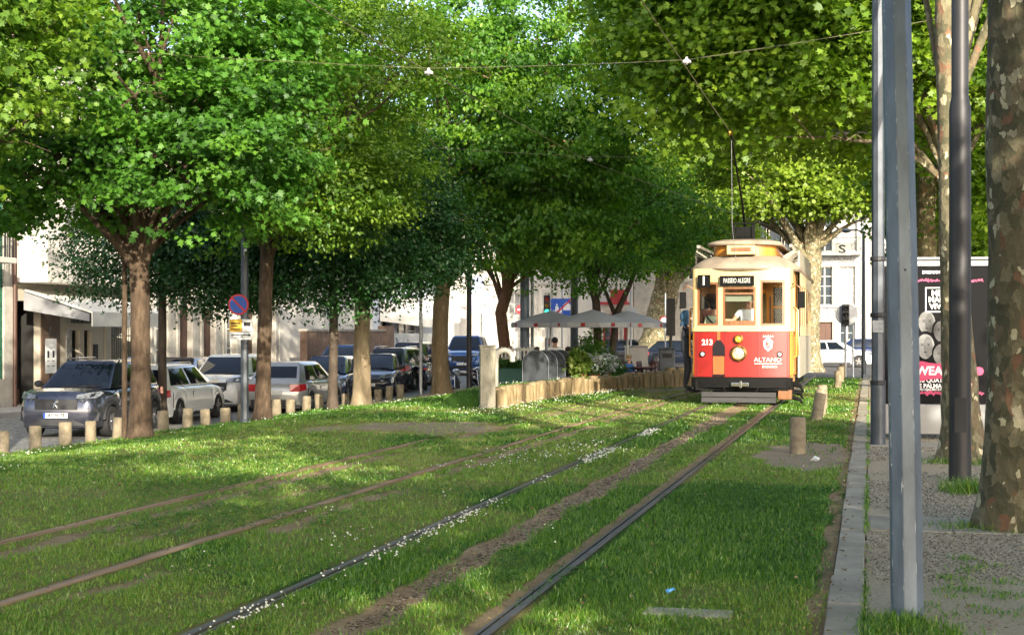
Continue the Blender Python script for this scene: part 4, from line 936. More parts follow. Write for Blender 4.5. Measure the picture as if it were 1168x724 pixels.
M_plate = mat('plate_white', (.70, .70, .66), .5, var=.03); M_eu = mat('plate_blue', (.02, .08, .45), .5, var=.03)
M_seat = mat('seat_cloth', (.03, .03, .032), .9)
def interp(tab, y): return float(np.interp(y, [a for a, b in tab], [b for a, b in tab]))
def make_wheel(t, x, y, r, w_, sgn):
    Mx = Matrix.Translation((x, y, r)) @ Matrix.Rotation(R(90)*sgn, 4, 'Y')   # local +z points outwards
    mb = MB(); h = w_/2
    mb.lathe([(r*.62, -h), (r*.93, -h), (r, -h*.6), (r, h*.6), (r*.93, h), (r*.66, h), (r*.64, h*.7), (r*.62, -h)], 24, M=Mx)
    wheel = mb.build('wheel', M_tyre, t, smooth=40)
    mb = MB(); mb.lathe([(r*.64, h*.72), (r*.66, h*.98), (r*.60, h*.98), (r*.57, h*.2), (0, h*.12)], 24, M=Mx, mi=0)
    for k in range(5):
        a = 2*math.pi*k/5; c_, s_ = math.cos(a), math.sin(a)
        def q(rr, t_): return (rr*c_-t_*s_, rr*s_+t_*c_, 0)
        p_ = [q(.06*r, -.13*r), q(.60*r, -.09*r), q(.60*r, .09*r), q(.06*r, .13*r)]
        mb.add([(u[0], u[1], h*.55) for u in p_]+[(u[0], u[1], h*.92) for u in p_], [(4, 5, 6, 7), (0, 1, 5, 4), (1, 2, 6, 5), (2, 3, 7, 6), (3, 0, 4, 7)], 1, Mx)
    mb.lathe([(r*.17, h*.5), (r*.16, h*1.0), (0, h*1.02)], 12, 1, Mx)
    mb.build('rim', [M_plast, M_rim], wheel, smooth=30)
def car(label, paint_, L, W, H, kind='hatch', detail=1, name='parked_car', group='cars parked along the street', roofm=None, plate=None, rails=False, antenna=False):
    # local frame: front of the car points to -Y, ground at z = 0
    t = thing(name, label, 'car', (0, 0, 0), 0, group); hl = L/2; hw = W/2; r = .335 if kind == 'suv' else .31
    suv = kind == 'suv'; sill = .24 if suv else .19; belt = H*.625 if suv else H*.62
    yf, yr = -hl+.86, hl-(.86 if kind != 'wagon' else .95); ar = r+.055
    nose = [(-hl, .68 if suv else .52), (-hl+.05, .86 if suv else .64), (-hl+.16, .96 if suv else .72), (-hl+.45, 1.02 if suv else .80), (-hl+1.05, belt-.02), (-hl+1.5, belt), (hl-.4, belt+.03), (hl-.12, belt+.02), (hl-.04, belt-.12), (hl, belt-.26)]
    bot = [(-hl, .40), (-hl+.07, .24), (-hl+.3, sill), (hl-.3, sill), (hl-.08, .27), (hl, .42)]
    plan = [(-hl, .70), (-hl+.05, .80), (-hl+.16, .89), (-hl+.4, .955), (-hl+.9, .99), (0, 1.), (hl-.9, .985), (hl-.35, .95), (hl-.12, .90), (hl-.03, .83), (hl, .74)]
    ys_ = sorted(set([round(a, 3) for a, b in nose+bot+plan] + [round(c_+ar*math.cos(k*math.pi/12), 3) for c_ in (yf, yr) for k in range(13)] + list(np.round(np.linspace(-hl+.2, hl-.2, 18), 3))))
    secs = []
    for y in ys_:
        zb = interp(bot, y); zt = interp(nose, y); w_ = hw*interp(plan, y)
        for c_ in (yf, yr):
            dd = ar*ar-(y-c_)**2
            if dd > 0: zb = max(zb, r+math.sqrt(dd)*.98)
        zb = min(zb, zt-.05); half = []
        lat = [(0., .945), (.22, .985), (.45, 1.), (.66, .99), (.85, .955), (.96, .915), (1., .86)]
        for f, k in lat: half.append((w_*k, zb+(zt-zb)*f))
        top = [(w_*.6, zt+.028), (w_*.25, zt+.04)]
        sec = [(-x, y, z) for x, z in half] + [(-x, y, z) for x, z in top] + [(x, y, z) for x, z in reversed(top)] + [(x, y, z) for x, z in reversed(half)]
        secs.append(sec)
    mb = MB(); mb.loft(secs); body = mb.build('body', paint_, t, smooth=38)
    mb = MB(); mb.box(-hw*.80, hw*.80, -hl+.2, hl-.2, sill-.03, .62); mb.build('underbody', M_plast, t)
    for sy in (yf, yr):                                           # wheel-arch lips
        for s in (-1, 1):
            mb = MB(); secs = []
            for k in range(13):
                a = R(8)+(math.pi-R(16))*k/12; pts = []
                for rr, xx in ((ar-.012, .90), (ar+.05 if suv else ar+.018, .945 if suv else .965), (ar+.05 if suv else ar+.018, 1.003), (ar-.012, 1.006)):
                    pts.append((s*hw*xx*(.985 if sy < 0 else .98), sy+rr*math.cos(a), r+rr*math.sin(a)*.98))
                secs.append(pts)
            mb.loft(secs); mb.build('arch_trim', M_plast if suv else paint_, t, smooth=40)
    for s in (-1, 1):
        mb = MB(); mb.box(s*hw*.955-.02, s*hw*.955+.02, yf+ar+.06, yr-ar-.06, sill-.02, sill+(.16 if suv else .07)); mb.build('sill', M_plast, t, bevel=.012)
        for sy in (yf, yr): make_wheel(t, s*(hw-.115), sy, r, .21, s)
    # cabin: sloping planes between belt loop and roof loop
    ya = -hl+(1.08 if suv else 1.0); yb_ = ya+(.78 if suv else .86); ro = {'suv': (hl-.42, hl-.14), 'hatch': (hl-.62, hl-.14), 'wagon': (hl-.50, hl-.12), 'sedan': (hl-1.35, hl-.62)}[kind]
    yc, yd = ro; wl = hw*.90; wu = hw*.70; zl = belt+.015; zu = H-.075
    A = [(-wl*.93, ya, zl), (wl*.93, ya, zl), (wl, ya+.55, zl), (wl, yd-.35, zl), (wl*.90, yd, zl), (-wl*.90, yd, zl), (-wl, yd-.35, zl), (-wl, ya+.55, zl)]
    Bq = [(-wu*.93, yb_, zu), (wu*.93, yb_, zu), (wu, yb_+.25, zu+.012), (wu, yc-.25, zu), (wu*.94, yc, zu-.03), (-wu*.94, yc, zu-.03), (-wu, yc-.25, zu), (-wu, yb_+.25, zu+.012)]
    Cq = [(x*.86, (y-(yb_+yc)/2)*.93+(yb_+yc)/2, H-.015) for x, y, z in Bq]; Dq = [(x*.45, (y-(yb_+yc)/2)*.6+(yb_+yc)/2, H) for x, y, z in Bq]
    mb = MB(); mb.loft([A, Bq, Cq, Dq]); mb.build('cabin', roofm or paint_, t, smooth=34)
    def pane(nm, q, ins=(.05, .05, .05, .05), m=M_glass, off=.008, par=None):
        # q: four corners (lower-left, lower-right, upper-right, upper-left); inset is left, right, bottom, top as fractions
        q = [Vector(p) for p in q]
        def P(u, v): return q[0].lerp(q[1], u).lerp(q[3].lerp(q[2], u), v)
        n = (q[1]-q[0]).cross(q[3]-q[0]).normalized(); cen = sum(q, Vector())/4
        if n.dot(cen-Vector((0, 0, .9))) < 0: n = -n
        l, r_, b, tp = ins; nn = 6; vs = []; fs = []
        for i in range(nn+1):
            for j in range(nn+1):
                u = l+(1-l-r_)*i/nn; v = b+(1-b-tp)*j/nn
                bul = .02*(1-(2*i/nn-1)**2)*(1-(2*j/nn-1)**2) if 'wind' in nm else .006*(1-(2*j/nn-1)**2)
                vs.append(P(u, v)+n*(off+bul))
        for i in range(nn):
            for j in range(nn): a = i*(nn+1)+j; fs.append((a, a+nn+1, a+nn+2, a+1))
        mb = MB(); mb.add(vs, fs)
        k = len(vs); rim = [P(l, b)-n*.02, P(1-r_, b)-n*.02, P(1-r_, 1-tp)-n*.02, P(l, 1-tp)-n*.02]
        mb.add([vs[0], vs[nn*(nn+1)], vs[k-1], vs[nn]]+rim, [(0, 1, 5, 4), (1, 2, 6, 5), (2, 3, 7, 6), (3, 0, 4, 7)])
        return mb.build(nm, m, par or t, smooth=40)
    pane('windshield', [A[0], A[1], Bq[1], Bq[0]], (.035, .035, .03, .03))
    pane('rear_window', [A[4], A[5], Bq[5], Bq[4]], (.06, .06, .22 if kind != 'sedan' else .06, .06))
    for s in (0, 1):
        a2, a3, b2, b3 = (A[2], A[3], Bq[2], Bq[3]) if s == 0 else (A[7], A[6], Bq[7], Bq[6])
        f1 = (ya+.0, yb_); a1, b1 = (A[1], Bq[1]) if s == 0 else (A[0], Bq[0])
        q = [Vector(a2), Vector(a3), Vector(b3), Vector(b2)]
        def cut(u0, u1): return [q[0].lerp(q[1], u0), q[0].lerp(q[1], u1), q[3].lerp(q[2], u1), q[3].lerp(q[2], u0)]
        m_ = .46
        pane('side_window', cut(-.03, m_-.015), (.0, .02, .06, .08)); pane('side_window', cut(m_+.015, 1.02), (.02, .05, .06, .08))
        xs_ = 1 if s == 0 else -1
        # belt trim, door seams, handles, mirror
        mb = MB()
        for yy in (a2[1]+(a3[1]-a2[1])*m_, a2[1]-.18, a3[1]-.02):
            mb.box(xs_*hw*.985-.006, xs_*hw*.985+.006, yy-.005, yy+.005, sill+.22, belt-.12)
        mb.build('door_seam', M_plast, t)
        for yy in (a2[1]+(a3[1]-a2[1])*m_-.26, a3[1]-.30):
            mb = MB(); mb.box(xs_*hw*.975-.02, xs_*hw*.975+.028, yy-.09, yy+.09, belt-.17, belt-.13); mb.build('door_handle', paint_, t, bevel=.01)
        mb = MB(); mb.ball((xs_*(hw+.10), ya+.42, zl+.08), (.105, .06, .075), 12, 8); mb.tube([(xs_*(wl*.97), ya+.45, zl+.03), (xs_*(hw+.05), ya+.43, zl+.05)], .025, 6); mb.build('mirror', paint_ if paint_ in (P_white, P_silver) else M_plast, t, smooth=60)
        # lamps
        hz = (.86 if suv else .66); mb = MB()
        xin, xout = hw*.48, hw*.865
        mb.add([(xs_*xin, -hl+.02, hz-.02), (xs_*(xin+xout)/2, -hl+.045, hz-.03), (xs_*xout, -hl+.20, hz-.02), (xs_*(xout+.065), -hl+.42, hz+.07), (xs_*(xout+.01), -hl+.40, hz+.11), (xs_*(xin+xout)/2, -hl+.10, hz+.085), (xs_*xin, -hl+.055, hz+.05)], [(0, 1, 5, 6), (1, 2, 4, 5), (2, 3, 4)])
        o = mb.build('headlight', M_lamp, t); sd = o.modifiers.new('Solidify', 'SOLIDIFY'); sd.thickness = .10; sd.offset = 0
        rz0, rz1 = (belt-.26, belt-.06) if kind != 'sedan' else (belt-.24, belt-.08); mb = MB()
        mb.add([(xs_*hw*.56, hl+.0, rz0), (xs_*hw*.86, hl-.06, rz0), (xs_*hw*.965, hl-.30, rz0+.04), (xs_*hw*.95, hl-.30, rz1), (xs_*hw*.84, hl-.045, rz1), (xs_*hw*.56, hl-.01, rz1)], [(0, 1, 4, 5), (1, 2, 3, 4)])
        o = mb.build('taillight', M_tail, t); sd = o.modifiers.new('Solidify', 'SOLIDIFY'); sd.thickness = .06; sd.offset = 0
    g0, g1 = (.62, .84) if suv else (.50, .62)
    mb = MB(); secs = []
    for k in range(9):
        x = -hw*.50+hw*1.0*k/8; yy = -hl-.03+.06*(abs(x)/hw)**2
        secs.append([(x, yy-.004, g0), (x, yy+.004, g1), (x, yy+.12, g1), (x, yy+.12, g0)])
    mb.loft(secs); grille = mb.build('grille', M_plast, t)
    mb = MB(); secs = []
    for k in range(9):
        x = -hw*.68+hw*1.36*k/8; yy = -hl+.012+.16*(abs(x)/hw)**2.2
        secs.append([(x, yy-.035, .285), (x, yy-.035, .42), (x, yy+.12, .42), (x, yy+.12, .285)])
    mb.loft(secs); mb.build('lower_intake', M_plast, t)
    mb = MB(); mb.box(-hw*.72, hw*.72, hl-.10, hl+.012, .26, .40); mb.build('rear_valance', M_plast, t, bevel=.03)
    for yy, zz, rz in ((-hl-.022, .50 if suv else .42, 0), (hl+.018, .60, math.pi)):
        p_ = bpy.data.objects.new('number_plate', None)
        mb = MB(); mb.box(-.26, .26, -.012, .0, -.055, .055); o = mb.build('number_plate', M_plate, t, bevel=.004); o.location = (0, yy, zz); o.rotation_euler = (0, 0, rz)
        bpy.data.objects.remove(p_)
        mb = MB(); mb.box(-.26, -.215, -.0145, -.0125, -.055, .055); mb.build('country_strip', M_eu, o)
        if plate and rz == 0: text_obj('plate_letters', plate, .105, M_iron, o, (.02, -.014, 0), bold=.003, sx=.92)
    mb = MB(); mb.tube([(-.32, ya-.02, zl+.035), (.0, ya-.03, zl+.045), (.38, ya+.06, zl+.06)], .012, 5); mb.tube([(.05, ya-.02, zl+.04), (.55, ya+.05, zl+.05)], .012, 5); mb.build('wiper', M_plast, t)
    if rails:
        for s in (-1, 1):
            mb = MB(); mb.tube([(s*wu*.93, yb_+.2, zu+.03), (s*wu*.92, yb_+.3, H+.03), (s*wu*.92, yc-.3, H+.03), (s*wu*.93, yc-.18, zu+.03)], .018, 6); mb.build('roof_rail', M_chrome, t, smooth=50)
    return t, dict(hl=hl, hw=hw, grille=grille, belt=belt)
def park(res, px, d, deg, label=None):
    t = res[0] if isinstance(res, tuple) else res
    x, y = G(px, d); t.location = (x, y, float(zst(x, y))+.002); t.rotation_euler = (0, 0, R(deg))
    if label: t['label'] = label
    return t
# grey SUV facing the camera
suv = car('metallic grey SUV facing us beside the oak trunk, number plate AT 96 TE', P_grey, 4.45, 1.84, 1.63, 'suv', plate='AT·96·TE', rails=True)
t = park(suv, 109, 33.6, 8); hl, hw = suv[1]['hl'], suv[1]['hw']
mb = MB()     # rampant emblem on the grille
for a, b, w_ in (((-.02, 0), (.02, .10), .02), ((.02, .09), (.05, .12), .018), ((.0, .05), (.06, .06), .012), ((-.02, .0), (-.05, -.06), .016), ((0, .0), (.04, -.06), .016), ((-.02, .02), (-.07, .05), .010), ((.02, .06), (.07, .09), .010)):
    mb.tube([(a[0], 0, a[1]), (b[0], 0, b[1])], [w_, w_*.6], 6)
o = mb.build('emblem', M_chrome, suv[1]['grille']); o.location = (0, -hl-.035, .72)
for s in (-1, 1):
    mb = MB(); mb.tube([(s*hw*.58, -hl+.02, .84), (s*hw*.72, -hl+.09, .70), (s*hw*.80, -hl+.13, .52), (s*hw*.83, -hl+.17, .40)], [.02, .016, .014, .008], 6); mb.build('running_light', M_lamp, t)
    mb = MB(); mb.add([(s*hw*.70, -hl+.045, .36), (s*hw*.90, -hl+.20, .38), (s*hw*.92, -hl+.26, .56), (s*hw*.84, -hl+.13, .68)], [(0, 1, 2, 3)]); o = mb.build('air_vent', M_plast, t); sd = o.modifiers.new('Solidify', 'SOLIDIFY'); sd.thickness = .07; sd.offset = 0
mb = MB(); mb.box(-hw*.66, hw*.66, -hl+.03, -hl+.10, .245, .28); mb.build('skid_plate', P_grey, t, bevel=.01)
park(car('white estate car seen from behind its right rear corner, just right of the oak trunk', P_white, 4.55, 1.80, 1.46, 'wagon', rails=True), 190, 38.2, 180+5)
park(car('white crossover facing us with dark windscreen behind the no-parking post', P_white, 4.42, 1.83, 1.61, 'suv'), 264, 44.0, 9)
park(car('black saloon whose glass roof shows over the white estate car', P_blk2, 4.4, 1.8, 1.44, 'hatch'), 205, 49.5, 10)
park(car('silver hatchback with red tail lamp seen from behind, right of the reddish trunk', P_silver, 4.25, 1.77, 1.43, 'hatch'), 338, 43.0, 180+4)
park(car('dark blue hatchback facing us beside the thin dark tree', P_blue, 4.2, 1.76, 1.47, 'hatch'), 376, 49.5, 9)
park(car('blue car with light roof half hidden behind the dark blue hatchback', P_lblue, 4.3, 1.76, 1.50, 'hatch'), 392, 58.5, 9)
park(car('blue-black hatchback facing us just right of the pale trunk', P_blk2, 4.1, 1.74, 1.46, 'hatch'), 431, 53.0, 9)
park(car('black estate car with red tail lamps seen from behind left of the grey post', P_black, 4.5, 1.78, 1.52, 'wagon', rails=True), 458, 56, 180+2)
park(car('black tail of a car wedged behind the grey post and the lichened trunk', P_black, 4.2, 1.75, 1.45, 'hatch'), 476, 63, 180+4)
park(car('blue van-like car facing us right of the lichened trunk', P_lblue, 4.3, 1.82, 1.72, 'suv'), 533, 66, 9)
o = car('white five-door hatchback seen side-on crossing behind the tram', P_white, 4.0, 1.69, 1.43, 'hatch', name='moving_car', group=None)
del_ = park(o, 955, 80, 90)
park(car('dark blue car behind the front of the white hatchback', P_blue, 4.2, 1.75, 1.46, 'hatch'), 996, 92, 95)
park(car('dark car parked side-on left of the huge plane trunk', P_black, 4.3, 1.76, 1.44, 'sedan'), 722, 86, 84)
park(car('dark car showing between the sign post and the hooded rider', P_blk2, 4.2, 1.76, 1.42, 'hatch'), 783, 78, 75)
# taxi-style roof board is absent in the photograph; motorcycles by the trunk
def motorbike(label, px, d, deg, m, grp='motorcycles parked by the trees'):
    x, y = G(px, d); t = thing('motorcycle', label, 'motorcycle', (x, y, float(zst(x, y))), R(deg), grp)
    for yy in (-.68, .68):
        mb = MB(); Mx = Matrix.Translation((0, yy, .31)) @ Matrix.Rotation(R(90), 4, 'Y'); mb.lathe([(.22, -.05), (.29, -.055), (.31, 0), (.29, .055), (.22, .05), (.22, -.05)], 20, M=Mx); wl_ = mb.build('wheel', M_tyre, t, smooth=40)
        mb = MB(); mb.lathe([(.225, -.03), (.225, .03), (.19, .03), (.19, -.03), (.225, -.03)], 20, M=Mx)
        for k in range(6): a = k*math.pi/3; mb.tube([Mx @ Vector((0, 0, 0)), Mx @ Vector((.2*math.cos(a), .2*math.sin(a), 0))], .012, 5)
        mb.build('rim', M_rim, wl_)
    mb = MB(); mb.tube([(-.08, -.68, .31), (-.08, -.42, .85)], .025, 8); mb.tube([(.08, -.68, .31), (.08, -.42, .85)], .025, 8); mb.build('fork', M_chrome, t, smooth=50)
    mb = MB(); mb.ball((0, -.1, .48), (.17, .30, .20), 12, 8); mb.ball((0, -.18, .82), (.15, .28, .13), 12, 8); mb.tube([(0, -.4, .8), (0, .2, .62), (0, .68, .36)], [.07, .09, .05], 8); mb.build('body', m, t, smooth=60)
    mb = MB(); mb.ball((0, .36, .82), (.14, .42, .07), 12, 6); mb.build('saddle', M_plast, t, smooth=60)
    mb = MB(); mb.ball((0, -.62, .80), (.12, .10, .13), 10, 7); mb.build('headlight', M_lamp, t, smooth=60)
    mb = MB(); mb.ball((0, .80, .78), (.08, .04, .05), 10, 6); mb.build('taillight', M_tail, t, smooth=60)
    mb = MB(); mb.tube([(-.36, -.30, .98), (-.2, -.4, 1.02), (.2, -.4, 1.02), (.36, -.30, .98)], .017, 6); mb.tube([(-.2, -.4, 1.02), (-.28, -.42, 1.18)], .01, 5); mb.tube([(.2, -.4, 1.02), (.28, -.42, 1.18)], .01, 5); mb.ball((-.3, -.42, 1.2), (.06, .02, .04), 8, 5); mb.ball((.3, -.42, 1.2), (.06, .02, .04), 8, 5); mb.build('handlebar', M_plast, t, smooth=60)
    mb = MB(); mb.tube([(.14, -.1, .35), (.17, .4, .32), (.17, .85, .42)], [.03, .045, .05], 8); mb.build('exhaust', M_chrome, t, smooth=60)
motorbike('blue motorcycle with bright fork leaning right of the lichened trunk', 520, 52, 20, P_lblue)
motorbike('dark scooter-like motorcycle between the black estate and the lichened trunk', 484, 55, -160, P_black)
motorbike('dark motorcycle half hidden behind the stone pillar', 543, 53, 30, P_blk2)
# ------------------------------------------------------------------ people
SKIN = [mat('skin_light', (.52, .31, .22), .6, var=.08), mat('skin_tan', (.40, .22, .14), .6, var=.08), mat('skin_dark', (.12, .06, .04), .6, var=.08)]
HAIR = {'brown': mat('brown_hair', (.045, .025, .015), .7, var=.3, scale=40), 'black': mat('black_hair', (.012, .010, .010), .7, var=.3, scale=40), 'red': mat('red_hair', (.20, .06, .03), .7, var=.3, scale=40), 'blond': mat('blond_hair', (.45, .30, .12), .7, var=.3, scale=40), 'grey': mat('grey_hair', (.3, .3, .3), .7, var=.3, scale=40)}
_cl = {}
def cloth(c):
    k = tuple(round(q, 3) for q in c)
    if k not in _cl: _cl[k] = mat('cloth_%d' % (len(_cl)+1), c, .9, var=.22, scale=9, bump=.3, bscale=25)
    return _cl[k]
def person(label, loc, rz, pose='sit', h=1.72, top=(.5, .5, .5), legs=(.05, .05, .07), shoes=(.03, .03, .03), skin=0, hair='brown', hairlen=0, arms=None, lean=.0, hat=None, hood=None, strap=None, sleeve=True, group=None, legpose=None, beard=False, head_turn=0.):
    # local frame: the person faces -Y; standing figure of height h with feet at z = 0, seated figure with seat at .45
    s = h/1.72; hipz = .92 if pose != 'sit' else .50
    J = {}
    J['pelvis'] = Vector((0, 0, hipz)); fw = Vector((0, -1, 0)); upv = Vector((0, -math.sin(lean), math.cos(lean)))
    J['waist'] = J['pelvis']+upv*.17; J['chest'] = J['pelvis']+upv*.36; J['neck'] = J['pelvis']+upv*.53
    J['jaw'] = J['neck']+upv*.07+fw*.01; J['skull'] = J['neck']+upv*.19+fw*.005; J['crown'] = J['neck']+upv*.27
    for sd, nm in ((-1, 'R'), (1, 'L')):
        J['sh'+nm] = J['chest']+upv*.10+Vector((sd*.19, 0, 0))
        a = (arms or {}).get(nm)
        if a: J['el'+nm] = J['sh'+nm]+Vector(a[0]); J['wr'+nm] = J['el'+nm]+Vector(a[1])
        elif pose == 'sit': J['el'+nm] = J['sh'+nm]+Vector((sd*.06, -.08, -.26)); J['wr'+nm] = J['el'+nm]+Vector((-sd*.07, -.22, .0))
        else: J['el'+nm] = J['sh'+nm]+Vector((sd*.05, .03, -.29)); J['wr'+nm] = J['el'+nm]+Vector((sd*.02, -.06, -.25))
        J['ha'+nm] = J['wr'+nm]+(J['wr'+nm]-J['el'+nm]).normalized()*.09
        J['hi'+nm] = J['pelvis']+Vector((sd*.095, 0, -.03))
        lp = (legpose or {}).get(nm)
        if lp: J['kn'+nm] = J['hi'+nm]+Vector(lp[0]); J['an'+nm] = J['kn'+nm]+Vector(lp[1])
        elif pose == 'sit': J['kn'+nm] = J['hi'+nm]+Vector((sd*.06, -.43, .02)); J['an'+nm] = J['kn'+nm]+Vector((0, -.05, -.42))
        else: J['kn'+nm] = J['hi'+nm]+Vector((sd*.02, -.03, -.42)); J['an'+nm] = J['kn'+nm]+Vector((0, .04, -.40))
        J['to'+nm] = J['an'+nm]+Vector((sd*.03, -.16, -.05))
    names = list(J); ix = {n: i for i, n in enumerate(names)}
    E = [('pelvis', 'waist'), ('waist', 'chest'), ('chest', 'neck'), ('neck', 'jaw'), ('jaw', 'skull'), ('skull', 'crown')]
    for nm in 'RL': E += [('chest', 'sh'+nm), ('sh'+nm, 'el'+nm), ('el'+nm, 'wr'+nm), ('wr'+nm, 'ha'+nm), ('pelvis', 'hi'+nm), ('hi'+nm, 'kn'+nm), ('kn'+nm, 'an'+nm), ('an'+nm, 'to'+nm)]
    rad = {'pelvis': .145, 'waist': .135, 'chest': .155, 'neck': .055, 'jaw': .072, 'skull': .092, 'crown': .055, 'sh': .068, 'el': .047, 'wr': .031, 'ha': .036, 'hi': .092, 'kn': .064, 'an': .043, 'to': .036}
    me = bpy.data.meshes.new('person'); me.from_pydata([J[n]*s for n in names], [(ix[a], ix[b]) for a, b in E], [])
    o = bpy.data.objects.new('person', me); COL.objects.link(o)
    sk = o.modifiers.new('Skin', 'SKIN'); sk.use_smooth_shade = True
    for i, n in enumerate(names):
        r_ = rad.get(n, rad.get(n[:2])) * s; dat = me.skin_vertices[0].data[i]
        dat.radius = (r_*(1.2 if n in ('chest', 'waist', 'pelvis') else 1), r_*(.8 if n in ('chest', 'waist', 'pelvis') else 1)); dat.use_root = (n == 'pelvis')
    sb = o.modifiers.new('Subdivision', 'SUBSURF'); sb.levels = 2
    bpy.context.view_layer.update(); dg = bpy.context.evaluated_depsgraph_get()
    m2 = bpy.data.meshes.new_from_object(o.evaluated_get(dg)); o.modifiers.clear(); bpy.data.objects.remove(o); bpy.data.meshes.remove(me)
    bm = bmesh.new(); bm.from_mesh(m2); bpy.data.meshes.remove(m2)
    seg = [(a, b) for a, b in E]
    def grp(a, b, t_):
        if a in ('neck', 'jaw', 'skull') or (a == 'chest' and b == 'neck' and t_ > .8): return 0
        if a[:2] in ('wr',): return 0
        if a[:2] == 'el': return 1 if sleeve and t_ < .93 else 0
        if a[:2] == 'sh': return 1 if (sleeve or t_ < .55) else 0
        if a[:2] == 'an' or (a[:2] == 'kn' and t_ > .9): return 3
        if a in ('pelvis',) and b[:2] == 'hi' or a[:2] in ('hi', 'kn'): return 2
        if a == 'pelvis' and t_ < .25: return 2
        return 1
    for f in bm.faces:
        c_ = f.calc_center_median()/s; best = None
        for a, b in seg:
            A_, B_ = J[a], J[b]; ab = B_-A_; tt = max(0, min(1, (c_-A_).dot(ab)/ab.length_squared)); dd = (c_-A_-ab*tt).length/ (rad.get(a, rad.get(a[:2])))
            if best is None or dd < best[0]: best = (dd, a, b, tt)
        f.material_index = grp(*best[1:]); f.smooth = True
    # face: nose, ears, eye sockets; fingers rooted in the palms
    tmp = MB(); hc = J['skull']
    def hp(x, y, z): return (Matrix.Rotation(head_turn, 3, 'Z') @ Vector((x, y, z))+hc)*s
    tmp.ball(hp(0, -.098, -.035), (.016*s, .024*s, .03*s), 6, 5, 0)
    for sd in (-1, 1):
        tmp.ball(hp(sd*.094, .01, -.03), (.014*s, .024*s, .034*s), 6, 5, 0); tmp.ball(hp(sd*.034, -.084, .0), (.014*s, .012*s, .008*s), 6, 4, 4)
    tmp.ball(hp(0, -.086, -.082), (.026*s, .012*s, .007*s), 6, 4, 5)
    for nm, sd in (('R', -1), ('L', 1)):
        dirv = (J['ha'+nm]-J['wr'+nm]).normalized(); side = dirv.cross(Vector((0, 0, 1)))
        side = side.normalized() if side.length > .2 else Vector((0, 1, 0)); dn = side.cross(dirv)
        for k in range(4):
            b_ = J['ha'+nm]+side*(.024-.016*k); l_ = (.075, .085, .08, .06)[k]
            tmp.tube([(b_-dirv*.02)*s, (b_+dirv*l_*.55)*s, (b_+dirv*l_*.9-dn*.03)*s], [.010*s, .009*s, .006*s], 5, 0)
        b_ = J['wr'+nm]+dirv*.03+side*.03
        tmp.tube([b_*s, (b_+side*.03+dirv*.03)*s, (b_+side*.03+dirv*.065)*s], [.013*s, .011*s, .008*s], 5, 0)
    vv = [bm.verts.new(p) for p in tmp.v]
    for f, mi in zip(tmp.f, tmp.mi):
        try: ff = bm.faces.new([vv[i] for i in f]); ff.material_index = mi; ff.smooth = True
        except ValueError: pass
    mesh = bpy.data.meshes.new('person'); bm.to_mesh(mesh); bm.free()
    for m_ in (SKIN[skin], cloth(top), cloth(legs), cloth(shoes), M_dark, cloth((.35, .10, .09))): mesh.materials.append(m_)
    p = bpy.data.objects.new('person', mesh); COL.objects.link(p); p.location = loc; p.rotation_euler = (0, 0, rz); tag(p, label, 'person', group)
    mb = MB(); c_ = hc*s
    mb.ball((0, 0, 0), (.108*s, .112*s, .105*s), 14, 9)
    mb.v = [(x, y+.016*s, z+.035*s) if y > -.05*s or z > .035*s else (x*.8, -.05*s, z*.4+.07*s) for x, y, z in mb.v]
    if hairlen: mb.ball((0, .055*s, -.10*s), (.095*s, .055*s, .16*s*hairlen), 10, 7)
    mb.v = [tuple(Vector(q)+c_) for q in mb.v]; mb.build('hair', HAIR[hair], p, smooth=60)
    if beard:
        mb = MB(); mb.ball(tuple(c_+Vector((0, -.055, -.10))*s), (.06*s, .05*s, .05*s), 10, 6); mb.build('beard', HAIR[hair], p, smooth=60)
    if hat is not None:
        mb = MB(); M_ = Matrix.Translation(c_+Vector((0, .0, .045))*s); mb.lathe([(.17*s, 0), (.172*s, .008*s), (.118*s, .014*s), (.11*s, .085*s), (.08*s, .10*s), (0, .105*s)], 16, M=M_); mb.build('hat', cloth(hat), p, smooth=40)
    if hood is not None:
        mb = MB(); mb.ball(tuple(c_+Vector((0, .025, .005))*s), (.125*s, .13*s, .15*s), 14, 10); mb.tube([c_+Vector((0, .03, -.10))*s, c_+Vector((0, .02, -.19))*s], [.11*s, .14*s], 12)
        mb.v = [q if q[1] > c_[1]-.07*s else (c_[0]+(q[0]-c_[0])*1.02, c_[1]-.07*s, q[2]) for q in mb.v]; mb.build('hood', cloth(hood), p, smooth=60)
    if strap is not None:
        mb = MB(); pts = []
        for k in range(15):
            a = 2*math.pi*k/14; q = (J['waist']+J['chest'])*.5+upv*.08
            pts.append((q+Vector((.20*math.cos(a), .135*math.sin(a), .17*math.cos(a))))*s)
        mb.tube(pts, .016, 6, cap=False); mb.build('bag_strap', cloth(strap), p, smooth=60)
    return p

